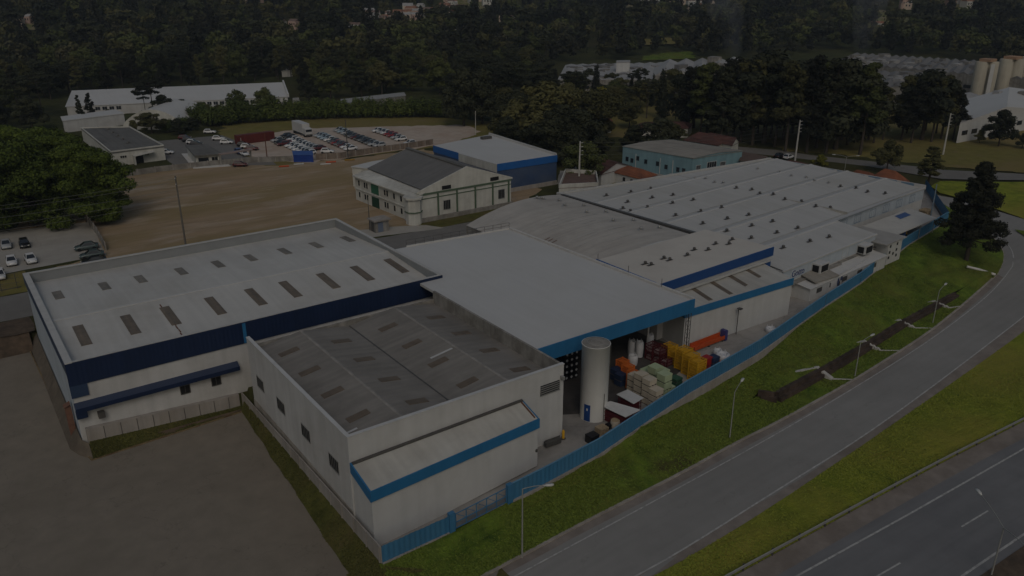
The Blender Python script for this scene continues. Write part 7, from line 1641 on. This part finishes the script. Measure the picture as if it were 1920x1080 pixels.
def where(x, y):
    f = x*_cy+y*_sy; r = (x*_sy-y*_cy)/f
    return 'behind the long white plant' if r < -.33 else 'above the bamboo hedge' if r < -.08 else 'behind the middle park' if r < .12 else 'beyond the far factory'
for d, x, y in sel[:NEAR]:
    k = fkind(x, y); tree(k, x, y, hills(x, y), fheight(k), f'{CR[k]} in the front ranks of the forest {where(x, y)}', 'tree', 'trees in the front ranks of the forest', R.uniform(.9, 1.2))
# the rest of the wood is one mass: instances of lighter trees on one point cloud
lib = bpy.data.collections.new('forest_tree_kinds')
def light(seed, kind):
    rr = random.Random(seed)
    if kind == 'pine': cl = [(rr.uniform(-1, 1), rr.uniform(-1, 1), 13*z, 2.6*(1.15-z*.8), 2.6*(1.15-z*.8), 1.3) for z in [.3+.07*i for i in range(11)]]; return leaf_mesh('pine', cl, 520, .85, L_PINE, seed)
    if kind == 'arau': cl = [(3.2*math.cos(i*.7)*(.4+.6*(i % 2)), 3.2*math.sin(i*.7)*(.4+.6*(i % 2)), 13+.5*(i % 3), 1.4, 1.4, .6) for i in range(12)]+[(0, 0, 9, .5, .5, 4)]; return leaf_mesh('araucaria', cl, 480, .75, L_DARK, seed, .7)
    cl = []
    for i in range(13): a = rr.uniform(0, 6.28); q = 3.0*math.sqrt(rr.random()); cl.append((q*math.cos(a), q*math.sin(a), rr.uniform(3.5, 9), rr.uniform(1.2, 2.1), rr.uniform(1.2, 2.1), rr.uniform(1, 1.6)))
    return leaf_mesh('leafy', cl, 560, .85, [L_FOREST, L_DARK, L_MID, L_OLIVE][seed % 4], seed)
for i, k in enumerate(['leaf', 'leaf', 'leaf', 'leaf', 'pine', 'arau', 'leaf', 'leaf']):
    lib.objects.link(bpy.data.objects.new('forest_tree', light(200+i, k)))
rest = sel[NEAR:]
me = bpy.data.meshes.new('forest'); me.from_pydata([(x, y, hills(x, y)-.3) for d, x, y in rest], [], []); 
for nm, vals in (('scl', [R.uniform(.95, 1.95) for _ in rest]), ('rot', [R.uniform(0, 6.28) for _ in rest])):
    a = me.attributes.new(nm, 'FLOAT', 'POINT'); a.data.foreach_set('value', vals)
a = me.attributes.new('pick', 'INT', 'POINT'); a.data.foreach_set('value', [R.choice([0, 1, 2, 3, 4, 5, 6, 7, 4]) for _ in rest])
fo_ = bpy.data.objects.new('forest', me); COL.objects.link(fo_); fo_['kind'] = 'stuff'
ng = bpy.data.node_groups.new('forest_scatter', 'GeometryNodeTree')
ng.interface.new_socket('Geometry', in_out='INPUT', socket_type='NodeSocketGeometry'); ng.interface.new_socket('Geometry', in_out='OUTPUT', socket_type='NodeSocketGeometry')
gi, go = ng.nodes.new('NodeGroupInput'), ng.nodes.new('NodeGroupOutput'); ip = ng.nodes.new('GeometryNodeInstanceOnPoints'); ci = ng.nodes.new('GeometryNodeCollectionInfo')
ci.inputs['Collection'].default_value = lib; ci.inputs['Separate Children'].default_value = True; ci.inputs['Reset Children'].default_value = True
def na(nm, t): n = ng.nodes.new('GeometryNodeInputNamedAttribute'); n.data_type = t; n.inputs['Name'].default_value = nm; return n
sc_, ro_, pk_ = na('scl', 'FLOAT'), na('rot', 'FLOAT'), na('pick', 'INT'); cx_ = ng.nodes.new('ShaderNodeCombineXYZ'); er = ng.nodes.new('FunctionNodeEulerToRotation'); cs = ng.nodes.new('ShaderNodeCombineXYZ')
lk = ng.links.new; at_out = lambda n: [o for o in n.outputs if o.enabled and o.name == 'Attribute'][0]
lk(gi.outputs[0], ip.inputs['Points']); lk(ci.outputs[0], ip.inputs['Instance']); ip.inputs['Pick Instance'].default_value = True
lk(at_out(pk_), ip.inputs['Instance Index']); lk(at_out(ro_), cx_.inputs['Z']); lk(cx_.outputs[0], er.inputs[0]); lk(er.outputs[0], ip.inputs['Rotation'])
for i in range(3): lk(at_out(sc_), cs.inputs[i])
lk(cs.outputs[0], ip.inputs['Scale']); lk(ip.outputs[0], go.inputs[0])
fo_.modifiers.new('scatter', 'NODES').node_group = ng

# ---------------------------------------------------------------- light, sky, camera
HAZE = .00014
hz_ = MB().box(-2580, 3960, -390, 3960, -9, 190)
hm = bpy.data.materials.new('thin_haze'); hm.use_nodes = True; hn = hm.node_tree; hn.nodes.remove(hn.nodes['Principled BSDF'])
pv = hn.nodes.new('ShaderNodeVolumePrincipled'); pv.inputs['Color'].default_value = (.72, .84, 1, 1); pv.inputs['Density'].default_value = HAZE; pv.inputs['Anisotropy'].default_value = .1
hn.links.new(pv.outputs[0], hn.nodes['Material Output'].inputs['Volume'])
struct(hz_.build('haze', hm), 'stuff')
SUN_EL, SUN_AZ = math.radians(44), HEAD+math.radians(186)      # direction towards the sun in the site plan
sd = Vector((math.cos(SUN_EL)*math.cos(SUN_AZ), math.cos(SUN_EL)*math.sin(SUN_AZ), math.sin(SUN_EL)))
sl_ = bpy.data.lights.new('sun', 'SUN'); sl_.energy = 1.25; sl_.angle = math.radians(22); sl_.color = (1, .98, .94)
so = bpy.data.objects.new('sun', sl_); COL.objects.link(so); so.rotation_euler = sd.to_track_quat('Z', 'Y').to_euler(); so.location = (60, 60, 150)
wd_ = bpy.data.worlds.new('World'); scene.world = wd_; wd_.use_nodes = True; nt = wd_.node_tree; bg = nt.nodes['Background']
sk = nt.nodes.new('ShaderNodeTexSky'); sk.sky_type = 'NISHITA'; sk.sun_disc = False; sk.sun_elevation = SUN_EL; sk.sun_rotation = math.pi/2-SUN_AZ; sk.air_density = 1.6; sk.dust_density = 4.0; sk.ozone_density = 1
nt.links.new(sk.outputs[0], bg.inputs[0]); bg.inputs[1].default_value = .14
cam = bpy.data.cameras.new('camera'); co = bpy.data.objects.new('camera', cam); COL.objects.link(co); scene.camera = co
cam.sensor_width = 36; cam.lens = 36*F_PX/1920; cam.clip_start = 1; cam.clip_end = 12000
co.location = (0, 0, H); co.rotation_euler = (math.pi/2-PITCH, 0, HEAD-math.pi/2)
vs2 = scene.view_settings; scene.display_settings.display_device = 'sRGB'; vs2.view_transform = 'Standard'; vs2.look = 'None'; vs2.exposure = -2.08; vs2.gamma = 1; vs2.use_curve_mapping = False
scene.cycles.max_bounces = 5; scene.cycles.diffuse_bounces = 3; scene.cycles.use_denoising = True
for o in bpy.data.objects:
    if '_o' in o: del o['_o']
